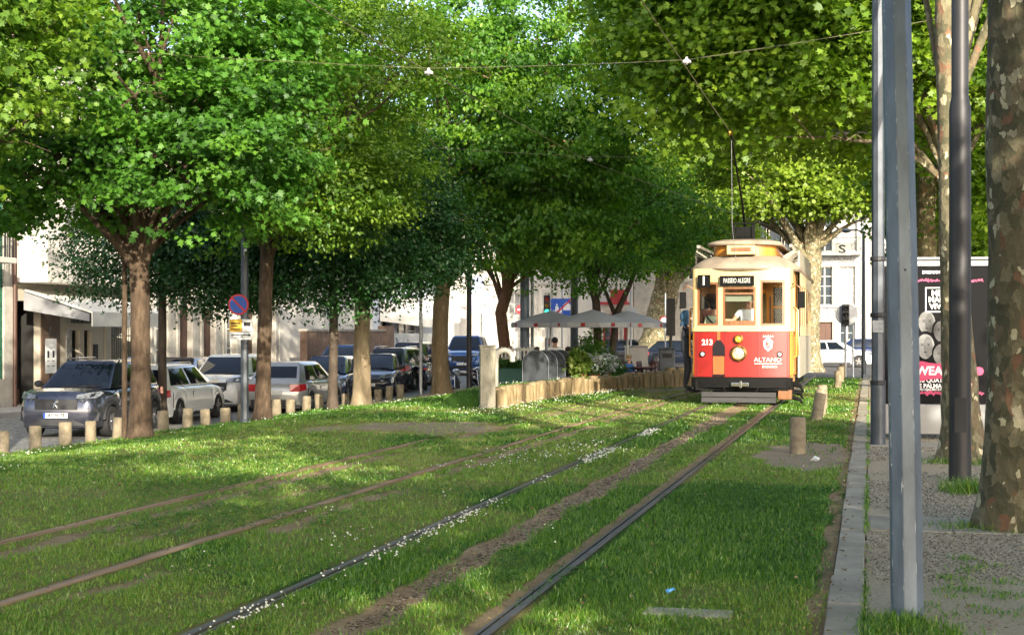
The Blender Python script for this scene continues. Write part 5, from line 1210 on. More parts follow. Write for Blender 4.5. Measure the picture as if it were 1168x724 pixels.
# ------------------------------------------------------------------ the tram
T_red = mat('tram_red', (.235, .010, .007), .38, var=.22, scale=2.5, coat=.15); T_cream = mat('tram_cream', (.56, .42, .19), .45, var=.14, scale=3, coat=.3)
T_or = mat('tram_varnished_wood', (.55, .22, .035), .35, var=.25, scale=2, stretch=(3, 3, .4), coat=.5); T_brown = mat('tram_window_wood', (.20, .085, .035), .4, var=.3, scale=5, stretch=(3, 3, .5))
T_roof = mat('tram_canvas_roof', (.30, .24, .18), .85, var=.35, scale=2, bump=.2); T_greyp = mat('tram_grey_side', (.33, .30, .24), .55, var=.15)
T_blk = mat('tram_black_iron', (.006, .006, .006), .7, .0, var=.3, scale=8, spec=.12); T_plank = mat('grey_planks', (.035, .035, .036), .8, var=.35, scale=3, stretch=(.3, 3, 6))
T_brass = mat('brass', (.55, .36, .12), .3, 1., var=.15); T_wht = mat('white_lettering', (.62, .62, .59), .5, var=0); T_glass = glass_mat('thin_glass', (.90, .94, .92), .16)
T_lens = mat('lamp_lens', (.55, .55, .50), .08, .5, var=.3, scale=25, spec=1.); T_bot = mat('bottle_black', (.012, .008, .010), .2, var=.1); T_botr = mat('bottle_capsule_red', (.62, .10, .03), .35, var=.1)
tx, ty = G(845, 30.7); tx = -2.58
TR = thing('tram', 'old red and cream single-deck tram number 213, Passeio Alegre, on the right hand track', 'tram', (tx, ty, .02), 0)
def fy(x): return .16*(abs(x)/.98)**2.2            # bowed front
BX = 1.02
def wallmap(s_, z, t_):
    # s_: path round the vestibule, 0 = centre of the front; beyond +-.98 it turns along the side
    sg = 1 if s_ >= 0 else -1; a = abs(s_)
    if a <= .92: x, y, nx, ny = a, fy(a), .25*a, -1.
    elif a <= 1.12: q = (a-.92)/.20; x = .92+.10*math.sin(q*math.pi/2); y = fy(.92)+.10*(1-math.cos(q*math.pi/2)); nx, ny = math.sin(q*math.pi/2), -math.cos(q*math.pi/2)
    else: x = BX; y = fy(.92)+.10+(a-1.12); nx, ny = 1., 0.
    return (sg*(x-nx*t_), y-ny*t_*-1*-1 if False else y+(-ny)*t_, z)
def curved(s0, s1, z0, z1, openings, th=.05):
    ss = sorted(set([s0, s1]+[round(q, 4) for o in openings for q in o[:2]]+[round(v, 4) for v in np.arange(-1.12, 1.121, .07) if s0 < v < s1])); zs = sorted(set([z0, z1]+[q for o in openings for q in o[2:4]])); mb = MB()
    ins = lambda a, b: any(o[0] < a < o[1] and o[2] < b < o[3] for o in openings)
    for i in range(len(ss)-1):
        for j in range(len(zs)-1):
            if ins((ss[i]+ss[i+1])/2, (zs[j]+zs[j+1])/2): continue
            for t_, rev in ((0, 0), (th, 1)):
                q = [wallmap(ss[i], zs[j], t_), wallmap(ss[i+1], zs[j], t_), wallmap(ss[i+1], zs[j+1], t_), wallmap(ss[i], zs[j+1], t_)]
                mb.add(q, [(0, 1, 2, 3) if not rev else (3, 2, 1, 0)])
    for o in openings+[(s0, s1, z0, z1)]:
        cs = [v for v in ss if o[0] <= v <= o[1]]
        for i in range(len(cs)-1):
            for z in (o[2], o[3]): mb.add([wallmap(cs[i], z, 0), wallmap(cs[i+1], z, 0), wallmap(cs[i+1], z, th), wallmap(cs[i], z, th)], [(0, 1, 2, 3)])
        for v in (o[0], o[1]): mb.add([wallmap(v, o[2], 0), wallmap(v, o[3], 0), wallmap(v, o[3], th), wallmap(v, o[2], th)], [(0, 1, 2, 3)])
    return mb
wins = [(-.92, -.47, 1.62, 2.52), (-.38, .30, 1.62, 2.42), (.39, .88, 1.62, 2.55)]
curved(-1.12, 1.12, 1.515, 2.80, wins).build('front_wall', T_cream, TR, fix=False, smooth=40)
curved(-1.0, 1.0, .56, 1.505, [], .05).build('red_panel', T_red, TR, fix=False, smooth=40)
for sg in (-1, 1):
    a, b = (1.004, 1.20) if sg > 0 else (-1.20, -1.004)
    curved(a, b, .60, 1.51, []).build('corner_panel', T_or, TR, fix=False, smooth=40)
    curved(*((1.124, 1.20) if sg > 0 else (-1.20, -1.124)), 1.515, 2.80, []).build('corner_post', T_cream, TR, fix=False, smooth=40)
mb = MB(); secs = []
for s_ in np.arange(-1.1, 1.11, .1):
    secs.append([wallmap(s_, z, t_) for z, t_ in ((1.50, -.028), (1.56, -.028), (1.565, -.003), (1.495, -.003))])
mb.loft(secs); mb.build('belt_moulding', T_cream, TR, smooth=40)
for k, (a, b, c, d) in enumerate(wins):
    w_ = .045; mb = MB()
    def strip_(s0, s1, z0, z1, t0=.012, t1=.042):
        n_ = max(1, int((s1-s0)/.07)); sec = []
        for i in range(n_+1): v = s0+(s1-s0)*i/n_; sec.append([wallmap(v, z0, t0), wallmap(v, z1, t0), wallmap(v, z1, t1), wallmap(v, z0, t1)])
        mb.loft(sec)
    strip_(a, a+w_, c, d); strip_(b-w_, b, c, d); strip_(a+w_, b-w_, c, c+(.10 if k == 1 else w_)); strip_(a+w_, b-w_, d-w_, d)
    if k == 1: strip_(a+w_, b-w_, d-.16, d-.125)
    wn = mb.build('window', T_brown, TR)
    mb = MB(); n_ = 5
    for i in range(n_):
        v0 = a+(b-a)*i/n_; v1 = a+(b-a)*(i+1)/n_; mb.add([wallmap(v0, c, .03), wallmap(v1, c, .03), wallmap(v1, d, .03), wallmap(v0, d, .03)], [(0, 1, 2, 3)])
    mb.build('pane', T_glass, wn, fix=False)
# roof: front dome, main canopy, clerestory
mb = MB(); secs = []
for f, z in ((1.0, 2.76), (1.03, 2.80), (1.0, 2.86), (.93, 2.93), (.80, 3.02), (.62, 3.09), (.40, 3.13)):
    sec = []
    for k in range(25):
        a = math.pi*k/24; yy = 1.30-1.38*f*math.sin(a)**.8; sec.append((-1.13*f*math.cos(a), yy, z))
    sec += [(1.13*f, 9.0, z), (-1.13*f, 9.0, z)]
    secs.append(sec)
mb.loft(secs); mb.build('roof', T_roof, TR, smooth=35)
mb = MB(); secs = []
for f, z in ((1., 3.05), (1., 3.30)):
    sec = [(-.66*f*math.cos(math.pi*k/16), 1.05-.62*f*math.sin(math.pi*k/16)**.8, z) for k in range(17)]+[(.66, 8.2, z), (-.66, 8.2, z)]; secs.append(sec)
mb.loft(secs); mb.build('clerestory', T_or, TR, smooth=30)
mb = MB(); secs = []
for f, z in ((1., 3.305), (1.02, 3.335), (.98, 3.38), (.7, 3.43)):
    sec = [(-.78*f*math.cos(math.pi*k/16), 1.05-.76*f*math.sin(math.pi*k/16)**.8, z) for k in range(17)]+[(.78*f, 8.4, z), (-.78*f, 8.4, z)]; secs.append(sec)
mb.loft(secs); mb.build('upper_roof', T_roof, TR, smooth=30)
mb = MB(); mb.box(-.31, .28, .16, .48, 3.09, 3.285); o = mb.build('headboard_box', T_cream, TR, bevel=.02)
mb = MB(); mb.box(-.22, .19, .150, .158, 3.15, 3.235); mb.build('display_slot', T_brown, o)
mb = MB(); mb.box(-.22, .22, .55, 1.25, 3.44, 3.47); mb.box(-.16, .16, .62, 1.15, 3.475, 3.70); mb.box(-.24, -.17, .58, .64, 3.44, 3.74); mb.box(.17, .24, .58, .64, 3.44, 3.74); mb.box(-.26, .26, .57, .65, 3.745, 3.775); tb = mb.build('trolley_base', T_blk, TR, bevel=.01)
mb = MB(); mb.tube([(.0, 1.0, 3.70), (.02, .1, 4.15), (-.06, -1.6, 5.34)], [.03, .024, .016], 7); mb.build('trolley_pole', T_blk, tb, smooth=60)
mb = MB(); M_ = Matrix.Translation((-.062, -1.66, 5.38)) @ Matrix.Rotation(R(90), 4, 'Y'); mb.lathe([(.02, -.03), (.07, -.03), (.045, 0), (.07, .03), (.02, .03)], 14, M=M_); mb.build('trolley_wheel', T_brass, tb)
mb = MB(); mb.tube([(-.062, -1.5, 5.28), (-.12, -.7, 3.6), (-.10, .05, 2.9)], .006, 4); mb.build('rope', M_canvd, tb)
for sg in (-1, 1):       # roof ladders / rails
    mb = MB()
    for yy in np.arange(.9, 4.6, .5): mb.tube([(sg*.80, yy, 3.06), (sg*1.02, yy+.05, 3.20), (sg*.98, yy+.1, 3.3)], .02, 5)
    mb.box(sg*.97-.03, sg*.97+.03, .8, 6.0, 3.27, 3.33); mb.box(sg*1.10-.02, sg*1.10+.02, 1.6, 7.8, 2.88, 3.24); mb.build('roof_rail', T_greyp, TR)
# saloon body
def side(sg):
    X = sg*1.13; y0, y1 = 1.32, 7.6; ops = [(y0+.25+i*1.0, y0+.25+i*1.0+.80, 1.62, 2.48) for i in range(6)]
    mb = MB(); ys2 = sorted(set([y0, y1]+[q for o in ops for q in o[:2]])); zs = [1.40, 1.62, 2.48, 2.78]
    for i in range(len(ys2)-1):
        for j in range(3):
            if any(o[0] < (ys2[i]+ys2[i+1])/2 < o[1] and j == 1 for o in ops): continue
            for dx in (0, -.05*sg): mb.add([(X+dx, ys2[i], zs[j]), (X+dx, ys2[i+1], zs[j]), (X+dx, ys2[i+1], zs[j+1]), (X+dx, ys2[i], zs[j+1])], [(0, 1, 2, 3)])
    for o in ops:
        a = [(X, o[0], o[2]), (X, o[1], o[2]), (X, o[1], o[3]), (X, o[0], o[3])]; b = [(p[0]-.05*sg, p[1], p[2]) for p in a]; mb.add(a+b, [(0, 1, 5, 4), (1, 2, 6, 5), (2, 3, 7, 6), (3, 0, 4, 7)])
    mb.build('side_wall', T_cream, TR, fix=False)
    mb = MB(); mb.box(X-.04*sg if sg > 0 else X, X if sg > 0 else X+.04, y0, y1, .52, 1.395); mb.build('side_panel', T_greyp, TR)
    for o in ops:
        mb = MB()
        for q in ((o[0], o[0]+.05, o[2], o[3]), (o[1]-.05, o[1], o[2], o[3]), (o[0]+.05, o[1]-.05, o[2], o[2]+.05), (o[0]+.05, o[1]-.05, o[3]-.05, o[3])): mb.box(min(X-.045*sg, X-.012*sg), max(X-.045*sg, X-.012*sg), *q)
        wn = mb.build('window', T_brown, TR); mb = MB(); mb.add([(X-.03*sg, o[0], o[2]), (X-.03*sg, o[1], o[2]), (X-.03*sg, o[1], o[3]), (X-.03*sg, o[0], o[3])], [(0, 1, 2, 3)]); mb.build('pane', T_glass, wn, fix=False)
    # platform doorway between vestibule and saloon, with folding door leaf and grab rails
    mb = MB(); mb.box(min(sg*.98, sg*1.03), max(sg*.98, sg*1.03), .32, 1.31, .45, 1.5); d_ = mb.build('platform_door', T_or, TR)
    mb = MB(); mb.box(min(sg*1.032, sg*1.05), max(sg*1.032, sg*1.05), .45, .78, .62, 1.40); mb.box(min(sg*1.032, sg*1.05), max(sg*1.032, sg*1.05), .86, 1.20, .62, 1.40); mb.build('door_panel', T_or, d_, bevel=.012)
    mb = MB(); mb.box(min(sg*.98, sg*1.03), max(sg*.98, sg*1.03), 1.20, 1.31, 1.505, 2.79); mb.box(min(sg*.98, sg*1.03), max(sg*.98, sg*1.03), .30, 1.20, 2.50, 2.79); mb.build('door_post', T_cream, TR)
    for yy in (.40, 1.25):
        mb = MB(); mb.tube([(sg*1.04, yy, .95), (sg*1.10, yy, 1.0), (sg*1.10, yy, 1.95), (sg*1.04, yy, 2.0)], .018, 7); mb.build('grab_rail', T_brass if yy > 1 else T_or, TR, smooth=60)
    mb = MB(); mb.box(min(sg*.95, sg*1.22), max(sg*.95, sg*1.22), .35, 1.25, .22, .26); mb.box(min(sg*.98, sg*1.02), max(sg*.98, sg*1.02), .4, .45, .26, .5); mb.box(min(sg*.98, sg*1.02), max(sg*.98, sg*1.02), 1.15, 1.2, .26, .5); mb.build('step', T_blk, TR)
    # mirror
    mb = MB(); mb.box(sg*1.22-.07, sg*1.22+.07, .16, .21, 1.98, 2.32); mm = mb.build('mirror', T_blk, TR, bevel=.02)
    mb = MB(); mb.tube([(sg*1.0, .2, 2.38), (sg*1.12, .12, 2.46), (sg*1.22, .18, 2.36)], .014, 6); mb.build('mirror_arm', T_brown, mm, smooth=60)
for sg in (-1, 1): side(sg)
mb = MB(); mb.box(-1.1, 1.1, 7.61, 7.66, .5, 2.78); mb.build('rear_wall', T_cream, TR)
mb = MB(); mb.box(-1.0, 1.0, .18, 7.6, .50, .58); mb.build('floor', T_brown, TR)
mb = MB(); mb.box(-1.06, -.42, 1.40, 1.45, .59, 2.74); mb.box(.42, 1.06, 1.40, 1.45, .59, 2.74); mb.box(-.42, .42, 1.40, 1.45, 2.3, 2.74); bk = mb.build('bulkhead', T_or, TR)
mb = MB()
for q in (-.74, .74): mb.box(q-.24, q+.24, 1.385, 1.397, 1.5, 2.25)
mb.build('bulkhead_pane', M_pane, bk)
mb = MB(); mb.box(.56, .90, .74, .80, 1.55, 2.50); mb.build('inner_door', T_or, TR)
mb = MB(); mb.box(.62, .84, .728, .739, 1.66, 1.98); mb.box(.62, .84, .728, .739, 2.04, 2.42); mb.build('inner_door_pane', M_pane, bk)
mb = MB(); mb.box(-.32, .02, .25, .50, .58, 1.52); mb.lathe([(.10, 1.52), (.10, 1.56), (0, 1.57)], 14, M=Matrix.Translation((-.15, .38, 0))); mb.tube([(-.15, .38, 1.57), (-.05, .32, 1.60), (-.05, .32, 1.68)], .014, 6); mb.build('controller', T_brass, TR, bevel=.01)
for i in range(6):
    for sg in (-1, 1):
        mb = MB(); x = sg*.66; y = 2.0+i*.85; mb.box(x-.38, x+.38, y, y+.42, .98, 1.04); mb.box(x-.38, x+.38, y+.40, y+.44, 1.04, 1.55); mb.box(x-.3, x+.3, y+.1, y+.3, .585, .98); mb.build('bench', T_brown, TR, bevel=.01)
# bumper, lifeguard, truck
mb = MB(); secs = []
for s_ in np.arange(-1.08, 1.09, .09): secs.append([wallmap(s_, .34, -.03), wallmap(s_, .55, -.03), wallmap(s_, .55, .06), wallmap(s_, .34, .06)])
mb.loft(secs); mb.build('bumper', T_blk, TR, smooth=40)
mb = MB(); mb.box(-.20, .16, -.10, -.035, .37, .45); mb.box(-.02, .03, -.16, -.04, .34, .48); mb.build('coupling', M_chrome, TR, bevel=.01)
mb = MB(); mb.tube([(-.35, -.06, .34), (-.30, -.09, .24), (.30, -.09, .24), (.35, -.06, .34)], .02, 6); mb.build('coupling_bar', T_blk, TR)
mb = MB(); mb.box(-.80, .72, -.16, -.10, .04, .145); mb.box(-.80, .72, -.155, -.105, .155, .255); mb.box(-.72, -.66, -.10, .6, .10, .20); mb.box(.58, .64, -.10, .6, .10, .20); mb.build('lifeguard', T_plank, TR, bevel=.008)
mb = MB(); mb.box(-.95, .95, .1, 7.5, .28, .48); mb.box(-.62, -.50, 1.2, 6.4, .12, .28); mb.box(.50, .62, 1.2, 6.4, .12, .28); mb.box(-.5, .5, 2.4, 5.2, .1, .28); mb.build('truck_frame', T_blk, TR)
for yy in (2.2, 5.2):
    for x in (-.72, .72):
        mb = MB(); M_ = Matrix.Translation((x, yy, .36)) @ Matrix.Rotation(R(90), 4, 'Y'); mb.lathe([(.10, -.05), (.30, -.05), (.38, -.05), (.38, -.03), (.34, -.03), (.34, .05), (.1, .05)], 22, M=M_); mb.build('wheel', T_blk, TR, smooth=30)
mb = MB()
for k, (z, yy) in enumerate(((.42, .55), (.26, .50), (.14, .46))): mb.tube([(1.0, yy, z), (1.18, yy-.1+.02*k, z-.05), (1.24, yy-.02, z-.16)], [.05, .04, .015], 7)
mb.build('air_hose', T_blk, TR, smooth=60)
mb = MB(); mb.box(.74, 1.02, .1, .6, .1, .30); mb.build('sand_box', T_brown, TR, bevel=.02)
# lamps, plates, lettering and the bottle on the red panel
def disc(name, x, z, prof, m, par=TR, n=22, dy=0):
    mb = MB(); M_ = Matrix.Translation((x, fy(x)+dy, z)) @ Matrix.Rotation(R(90), 4, 'X'); mb.lathe(prof, n, M=M_); return mb.build(name, m, par, smooth=35)
hl_ = disc('headlamp', -.045, 1.05, [(.13, -.02), (.165, 0), (.165, .06), (.135, .085), (.125, .06), (.12, .03)], T_brass); disc('lens', -.045, 1.05, [(.124, .03), (.10, .06), (.05, .075), (0, .08)], T_lens, hl_)
hl_ = disc('upper_lamp', -.045, 1.345, [(.07, -.02), (.09, 0), (.09, .07), (.07, .085), (.06, .05)], T_brass); disc('lens', -.045, 1.345, [(.065, .05), (.03, .075), (0, .08)], mat('amber_lens', (.6, .3, .05), .15, var=.1), hl_)
for x in (-.80, .78): o = disc('marker_lamp', x, 1.03, [(.06, -.02), (.062, .02), (.045, .03)], T_blk); disc('lens', x, 1.03, [(.045, .025), (.02, .04), (0, .042)], T_wht, o)
def tilt(x): return (R(90), 0, math.atan2(fy(x+.05)-fy(x-.05), .1))
text_obj('fleet_number', '213', .16, T_wht, TR, (-.70, fy(-.70)-.004, 1.27), tilt(-.70), bold=.006)
text_obj('advert_lettering', 'ALTANO', .125, T_wht, TR, (.54, fy(.54)-.014, .915), tilt(.54), sx=1.12, bold=.0, ext=.004)
text_obj('advert_lettering', 'DOURO', .07, T_wht, TR, (.58, fy(.58)-.014, .775), tilt(.60), sx=1.2, bold=.001, ext=.004)
mb = MB(); mb.box(-.28, .28, 0, .006, 0, .012); o = mb.build('advert_rule', T_wht, TR); o.location = (.55, fy(.55)-.014, .832); o.rotation_euler = (0, 0, tilt(.57)[2])
mb = MB(); sh = [(-.10, .06), (0, .15), (.10, .06), (.08, -.08), (0, -.15), (-.08, -.08)]
mb.prism(sh, 0, .006, 'y'); 
for k in (-.09, -.045, 0, .045, .09): mb.prism([(k-.018, .14+.02*(k == 0)), (k+.018, .14+.02*(k == 0)), (k, .19)], 0, .006, 'y')
o = mb.build('advert_crest', T_wht, TR); o.location = (.55, fy(.55)-.012, 1.24); o.rotation_euler = (0, 0, tilt(.55)[2])
mb = MB(); mb.prism([(-.055, .04), (0, .09), (.055, .04), (.04, -.05), (0, -.09), (-.04, -.05)], -.004, -.001, 'y'); mb.prism([(-.02, -.03), (.03, .01), (-.03, .04), (.02, .07), (.035, .05), (0, .035), (.05, .0), (.0, -.05)], -.008, -.005, 'y', 1); mb.build('crest_field', [T_red, T_wht], o)
bo = MB(); prof = [(-.125, .0), (.125, .0), (.125, .62), (.10, .68), (.045, .75), (.04, .98), (-.04, .98), (-.045, .75), (-.10, .68), (-.125, .62)]
bo.prism(prof, 0, .006, 'y'); o = bo.build('advert_bottle', T_bot, TR); o.location = (-.46, fy(-.46)-.012, .565); o.rotation_euler = (0, 0, tilt(-.46)[2])
mb = MB(); mb.prism([(-.118, .05), (.118, .05), (.118, .42), (-.118, .42)], -.004, -.001, 'y'); mb.prism([(-.036, .76), (.036, .76), (.034, .975), (-.034, .975)], -.004, -.001, 'y'); lb = mb.build('bottle_label', T_botr, o)
mb = MB(); mb.box(-.07, .07, -.0065, -.0045, .30, .315); mb.box(-.05, .05, -.0065, -.0045, .26, .27); mb.box(-.02, .02, -.0065, -.0045, .34, .38); mb.build('label_print', T_brass, lb)
M_sgn = mat('sign_black', (.006, .006, .006), .8, var=0, spec=.1)
mb = MB(); mb.box(-.43, .27, -.06, -.012, 2.435, 2.645); o = mb.build('destination_board', M_sgn, TR, bevel=.008)
text_obj('destination_lettering', 'PASSEIO ALEGRE', .14, mat('board_lettering', (.5, .5, .48), .6, var=0), o, (-.08, -.063, 2.54), sx=.53, bold=.0)
mb = MB(); mb.box(-.135, .135, -.03, .0, -.13, .13); o = mb.build('route_board', M_sgn, TR, bevel=.008); o.location = (-.76, fy(-.76)-.06, 2.54); o.rotation_euler = (0, 0, tilt(-.76)[2]+.05)
text_obj('route_number', '1', .26, T_wht, o, (0, -.033, 0), sx=1.1, bold=.004)
mb = MB(); mb.box(-.33, .25, .11, .114, 2.12, 2.30); mb.build('sun_blind', mat('blind', (.16, .17, .12), .7, var=.1), TR)
mb = MB()
for s_ in (-.935, -.33, .33, .935):
    for z0, z1 in ((.57, 1.49),): mb.tube([wallmap(s_, z0, -.002), wallmap(s_, z1, -.002)], .0035, 4)
mb.build('panel_seam', M_dark, TR)
mb = MB()
for s_ in np.arange(-.96, .97, .12):
    for z in (.585, 1.485): p_ = wallmap(s_, z, -.001); mb.ball(p_, (.007, .005, .007), 6, 4)
o = mb.build('rivets', T_red, TR); tag(o, kind='stuff')
# people aboard
person('tram driver in a white shirt behind the middle front window', (tx+.10, ty+.62, .60), R(0), 'stand', 1.66, top=(.72, .72, .72), legs=(.03, .03, .05), hair='grey', skin=1, sleeve=False, arms={'R': ((-.12, -.20, -.20), (-.20, -.13, .02)), 'L': ((.05, -.1, -.27), (-.2, -.15, .05))}, head_turn=.3)
person('tram passenger in pale green shirt with dark strap, by the left front window', (tx-.60, ty+.55, .60), R(160), 'stand', 1.50, top=(.50, .56, .36), legs=(.05, .05, .08), hair='black', strap=(.03, .03, .03), sleeve=False, skin=1)
person('hatted tram passenger in a brown vest, seen in the left front window', (tx-.72, ty+1.05, .60), R(190), 'stand', 1.66, top=(.25, .11, .08), legs=(.05, .05, .08), hair='black', hat=(.12, .07, .05), skin=2)
person('person in dark jacket and blue hood riding on the left step of the tram', (tx-1.22, ty+.80, .285), R(80), 'stand', 1.62, top=(.02, .024, .035), legs=(.018, .02, .026), hood=(.035, .09, .17), hair='black', arms={'R': ((.06, -.16, -.18), (.10, -.16, .16)), 'L': ((.02, -.10, -.27), (.02, -.2, .08))}, legpose={'R': ((.0, -.10, -.40), (0, .10, -.41)), 'L': ((0, .02, -.43), (0, .05, -.40))})
CZ = -.30
# ------------------------------------------------------------------ posts along the right-hand walk
M_bluep = mat('blue_grey_post_paint', (.165, .20, .25), .45, .35, var=.35, scale=5, bump=.15, bscale=30, stretch=(1, 1, .35))
M_chip = mat('chipped_edge', (.42, .44, .46), .8, var=.3, scale=30)
M_mast = mat('black_mast', (.035, .034, .036), .5, .35, var=.35, scale=4, stretch=(1, 1, .2))
M_slim = mat('slate_post', (.075, .085, .10), .45, .4, var=.3, scale=4)
M_galv = mat('galvanised_steel', (.33, .35, .37), .45, .7, var=.2, scale=6)
x, y = G(1035, 7.95)
t = thing('octagonal_post', 'slightly leaning blue-grey octagonal steel post with chipped edges, closest in view', 'post', (x, y, 0), R(12))
r = .088; mb = MB(); secs = []
for z, k, dx in ((-.05, 1., 0), (.8, .97, -.012), (1.8, .94, -.028), (3.2, .88, -.058), (5.5, .8, -.11)):
    secs.append([(dx+r*k*math.cos(R(22.5)+i*R(45)), r*k*math.sin(R(22.5)+i*R(45)), z) for i in range(8)])
mb.loft(secs); mb.build('shaft', M_bluep, t, bevel=.005)
mb = MB(); rr = random.Random(5)
for i in (4, 5, 6):
    for k in range(26):
        z = rr.uniform(.1, 3.3); f = 1-.036*z; dx = -.0175*z-.001
        a = R(22.5)+i*R(45)+rr.gauss(0, .025); l_ = rr.choice([.01, .015, .03, .06]); w_ = rr.uniform(.0012, .003)
        cx, cy = dx+r*f*math.cos(a)*.998, r*f*math.sin(a)*.998
        mb.tube([(cx, cy, z), (cx-.0006*l_, cy, z+l_*.5), (cx-.017*l_, cy, z+l_)], [w_*.4, w_, w_*.4], 5)
tag(mb.build('chipped_paint', M_chip, t), kind='stuff')
mb = MB(); mb.ball((-.03, -.078, 1.83), (.006, .006, .006), 8, 5); mb.build('bolt_hole', M_dark, t)
x, y = G(1095, 15.0)
t = thing('black_mast', 'thick round black mast with a stepped collar right of the poster case', 'mast', (x, y, 0))
mb = MB(); mb.lathe([(.112, -.05), (.108, .6), (.107, 2.3), (.106, 3.74), (.098, 3.80), (.084, 3.87), (.083, 6.8), (.08, 9)], 24, M=Matrix.Identity(4)); mb.build('shaft', M_mast, t, smooth=40)
mb = MB(); mb.box(-.06, .06, -.109, -.104, .5, .85); mb.build('hatch', M_mast, t, bevel=.01)
x, y = G(1001.5, 19.9)
t = thing('slim_post', 'slim dark slate post at the left end of the poster case', 'post', (x, y, 0))
mb = MB(); mb.lathe([(.10, -.05), (.10, .02), (.098, .82)], 16); mb.lathe([(.085, .82), (.082, 4), (.07, 8.5)], 8, M=Matrix.Identity(4)); mb.build('shaft', M_slim, t, smooth=40)
for z in (.8, 1.7, 2.45): mb = MB(); mb.lathe([(.098, z), (.104, z+.01), (.104, z+.05), (.098, z+.06)], 16); mb.build('collar', M_mast, t)
mb = MB(); mb.box(-.07, .07, -.094, -.084, 1.5, 1.66); mb.build('sticker', mat('worn_sticker', (.30, .31, .31), .7, var=.4, scale=30), t)

# ------------------------------------------------------------------ lit-less poster case with the concert poster
x, y = G(1070, 21.0)
t = thing('poster_case', 'free-standing grey poster case with a black concert poster, partly behind the posts', 'poster case', (x-.02, y, 0.012), R(8))
HW = .77
M_case = mat('case_grey', (.19, .195, .20), .4, .3, var=.12); M_pblack = mat('poster_black', (.005, .005, .006), .6, var=.0, spec=.08)
mb = MB(); mb.box(-HW, HW, -.11, .11, .06, .48); mb.build('base', M_case, t, bevel=.01)
mb = MB(); mb.box(-HW-.06, HW+.06, -.14, .14, 2.50, 2.545); mb.box(-HW, HW, -.11, .11, 2.41, 2.498); mb.build('top', M_case, t, bevel=.012)
mb = MB(); mb.box(-HW, -HW+.06, -.11, .11, .482, 2.408); mb.box(HW-.06, HW, -.11, .11, .482, 2.408); mb.box(-HW+.06, HW-.06, .05, .11, .482, 2.408); mb.build('frame', M_pblack, t)
mb = MB(); mb.box(-HW-.05, -HW-.01, -.1, -.06, 0, 2.50); mb.build('edge_tube', M_galv, t)
mb = MB(); mb.box(-HW+.062, HW-.062, -.075, .048, .484, 2.406); po = mb.build('poster', M_pblack, t)
M_pw = mat('poster_white', (.75, .75, .75), .4, var=0); M_ppk = mat('poster_pink', (.45, .02, .10), .4, var=0); M_ppd = mat('poster_magenta', (.40, .02, .10), .4, var=.3, scale=40)
def pt(body, z, size, xx=0., m=M_pw, **kw): return text_obj('poster_lettering', body, size, m, po, (xx, -.0795, z), **kw)
pt('DREAMMEDIA', 2.33, .062, -.02, sx=1.0, bold=.001)
def scribble(z, h, n):
    mb = MB()
    for k in range(n):
        xx = -.62+1.24*k/n; mb.prism([(xx, z+rnd.uniform(-h, h)*.4), (xx+rnd.uniform(.03, .06), z+rnd.uniform(0, h)), (xx+.05, z-rnd.uniform(0, h)), (xx+.015, z-rnd.uniform(0, h))], -.0790, -.0765, 'y')
    mb.build('poster_border', M_ppd, po)
scribble(2.22, .035, 30); scribble(.64, .05, 34)
mb = MB()
for q in ((-.17, .24, 2.105, 2.12), (-.17, .24, 1.77, 1.785), (-.17, -.155, 1.785, 2.105), (.225, .24, 1.785, 2.105)): mb.box(q[0], q[1], -.0790, -.0765, q[2], q[3])
mb.build('poster_frame', M_pw, po)
pt('MEO', 2.035, .11, .03, bold=.003); pt('MARÉS', 1.945, .11, .03, sx=.95, bold=.003); pt('VIVAS', 1.85, .11, .03, bold=.003)
# four black-and-white portraits, plain invented faces
sk = [mat('portrait_grey_%s' % n_, (v, v, v), .5, var=.35, scale=7) for n_, v in (('light', .22), ('middle', .115), ('dim', .05))]
for k, (fx_, fz, fs, sh_) in enumerate(((-.15, 1.62, .165, 1), (.05, 1.50, .15, 2), (-.17, 1.29, .175, 0), (.05, 1.17, .155, 1), (-.38, 1.40, .15, 2), (.36, 1.40, .16, 2), (.34, 1.16, .15, 2))):
    mb = MB(); pr = []
    for i in range(28):
        a = 2*math.pi*i/28; rx = .72*fs*(1-.18*(math.sin(a) < 0)*abs(math.sin(a))); pr.append((rx*math.cos(a), fs*math.sin(a)))
    y0 = -.0765-.0012*(k+1)
    mb.prism([(a*1.18, b*1.12+.02) for a, b in pr], -.0755, y0+.0002, 'y', 3)
    mb.prism(pr, -.0755, y0-.0004, 'y', 0)
    mb.prism([(a*.5+fs*.22, b*.85-fs*.05) for a, b in pr], -.0755, y0-.0008, 'y', 1)
    for sd in (-1, 1):
        mb.prism([(sd*.25*fs+.10*fs*math.cos(j*math.pi/4), .12*fs+.04*fs*math.sin(j*math.pi/4)) for j in range(8)], -.0755, y0-.0012, 'y', 2)
        mb.box(sd*.25*fs-.13*fs, sd*.25*fs+.13*fs, y0-.0012, -.0755, .22*fs, .26*fs, 2)
    mb.prism([(.0, .1*fs), (.03*fs, .1*fs), (.1*fs, -.2*fs), (.02*fs, -.23*fs)], -.0755, y0-.0012, 'y', 1)
    mb.prism([(-.18*fs, -.44*fs), (0, -.41*fs), (.18*fs, -.44*fs), (0, -.49*fs)], -.0755, y0-.0012, 'y', 2)
    o = mb.build('portrait', [sk[sh_], sk[min(2, sh_+1)], M_pblack, M_pblack], po); o.location = (fx_, 0, fz)
mb = MB(); pts = []
for i in range(40):
    a = 2*math.pi*i/40; pts.append((.60*math.cos(a)+.03*math.cos(5*a), .13*math.sin(a)+.025*math.sin(7*a)))
mb.prism(pts, -.0925, -.0765, 'y'); o = mb.build('poster_splash', M_ppk, po); o.location = (0, 0, .945)
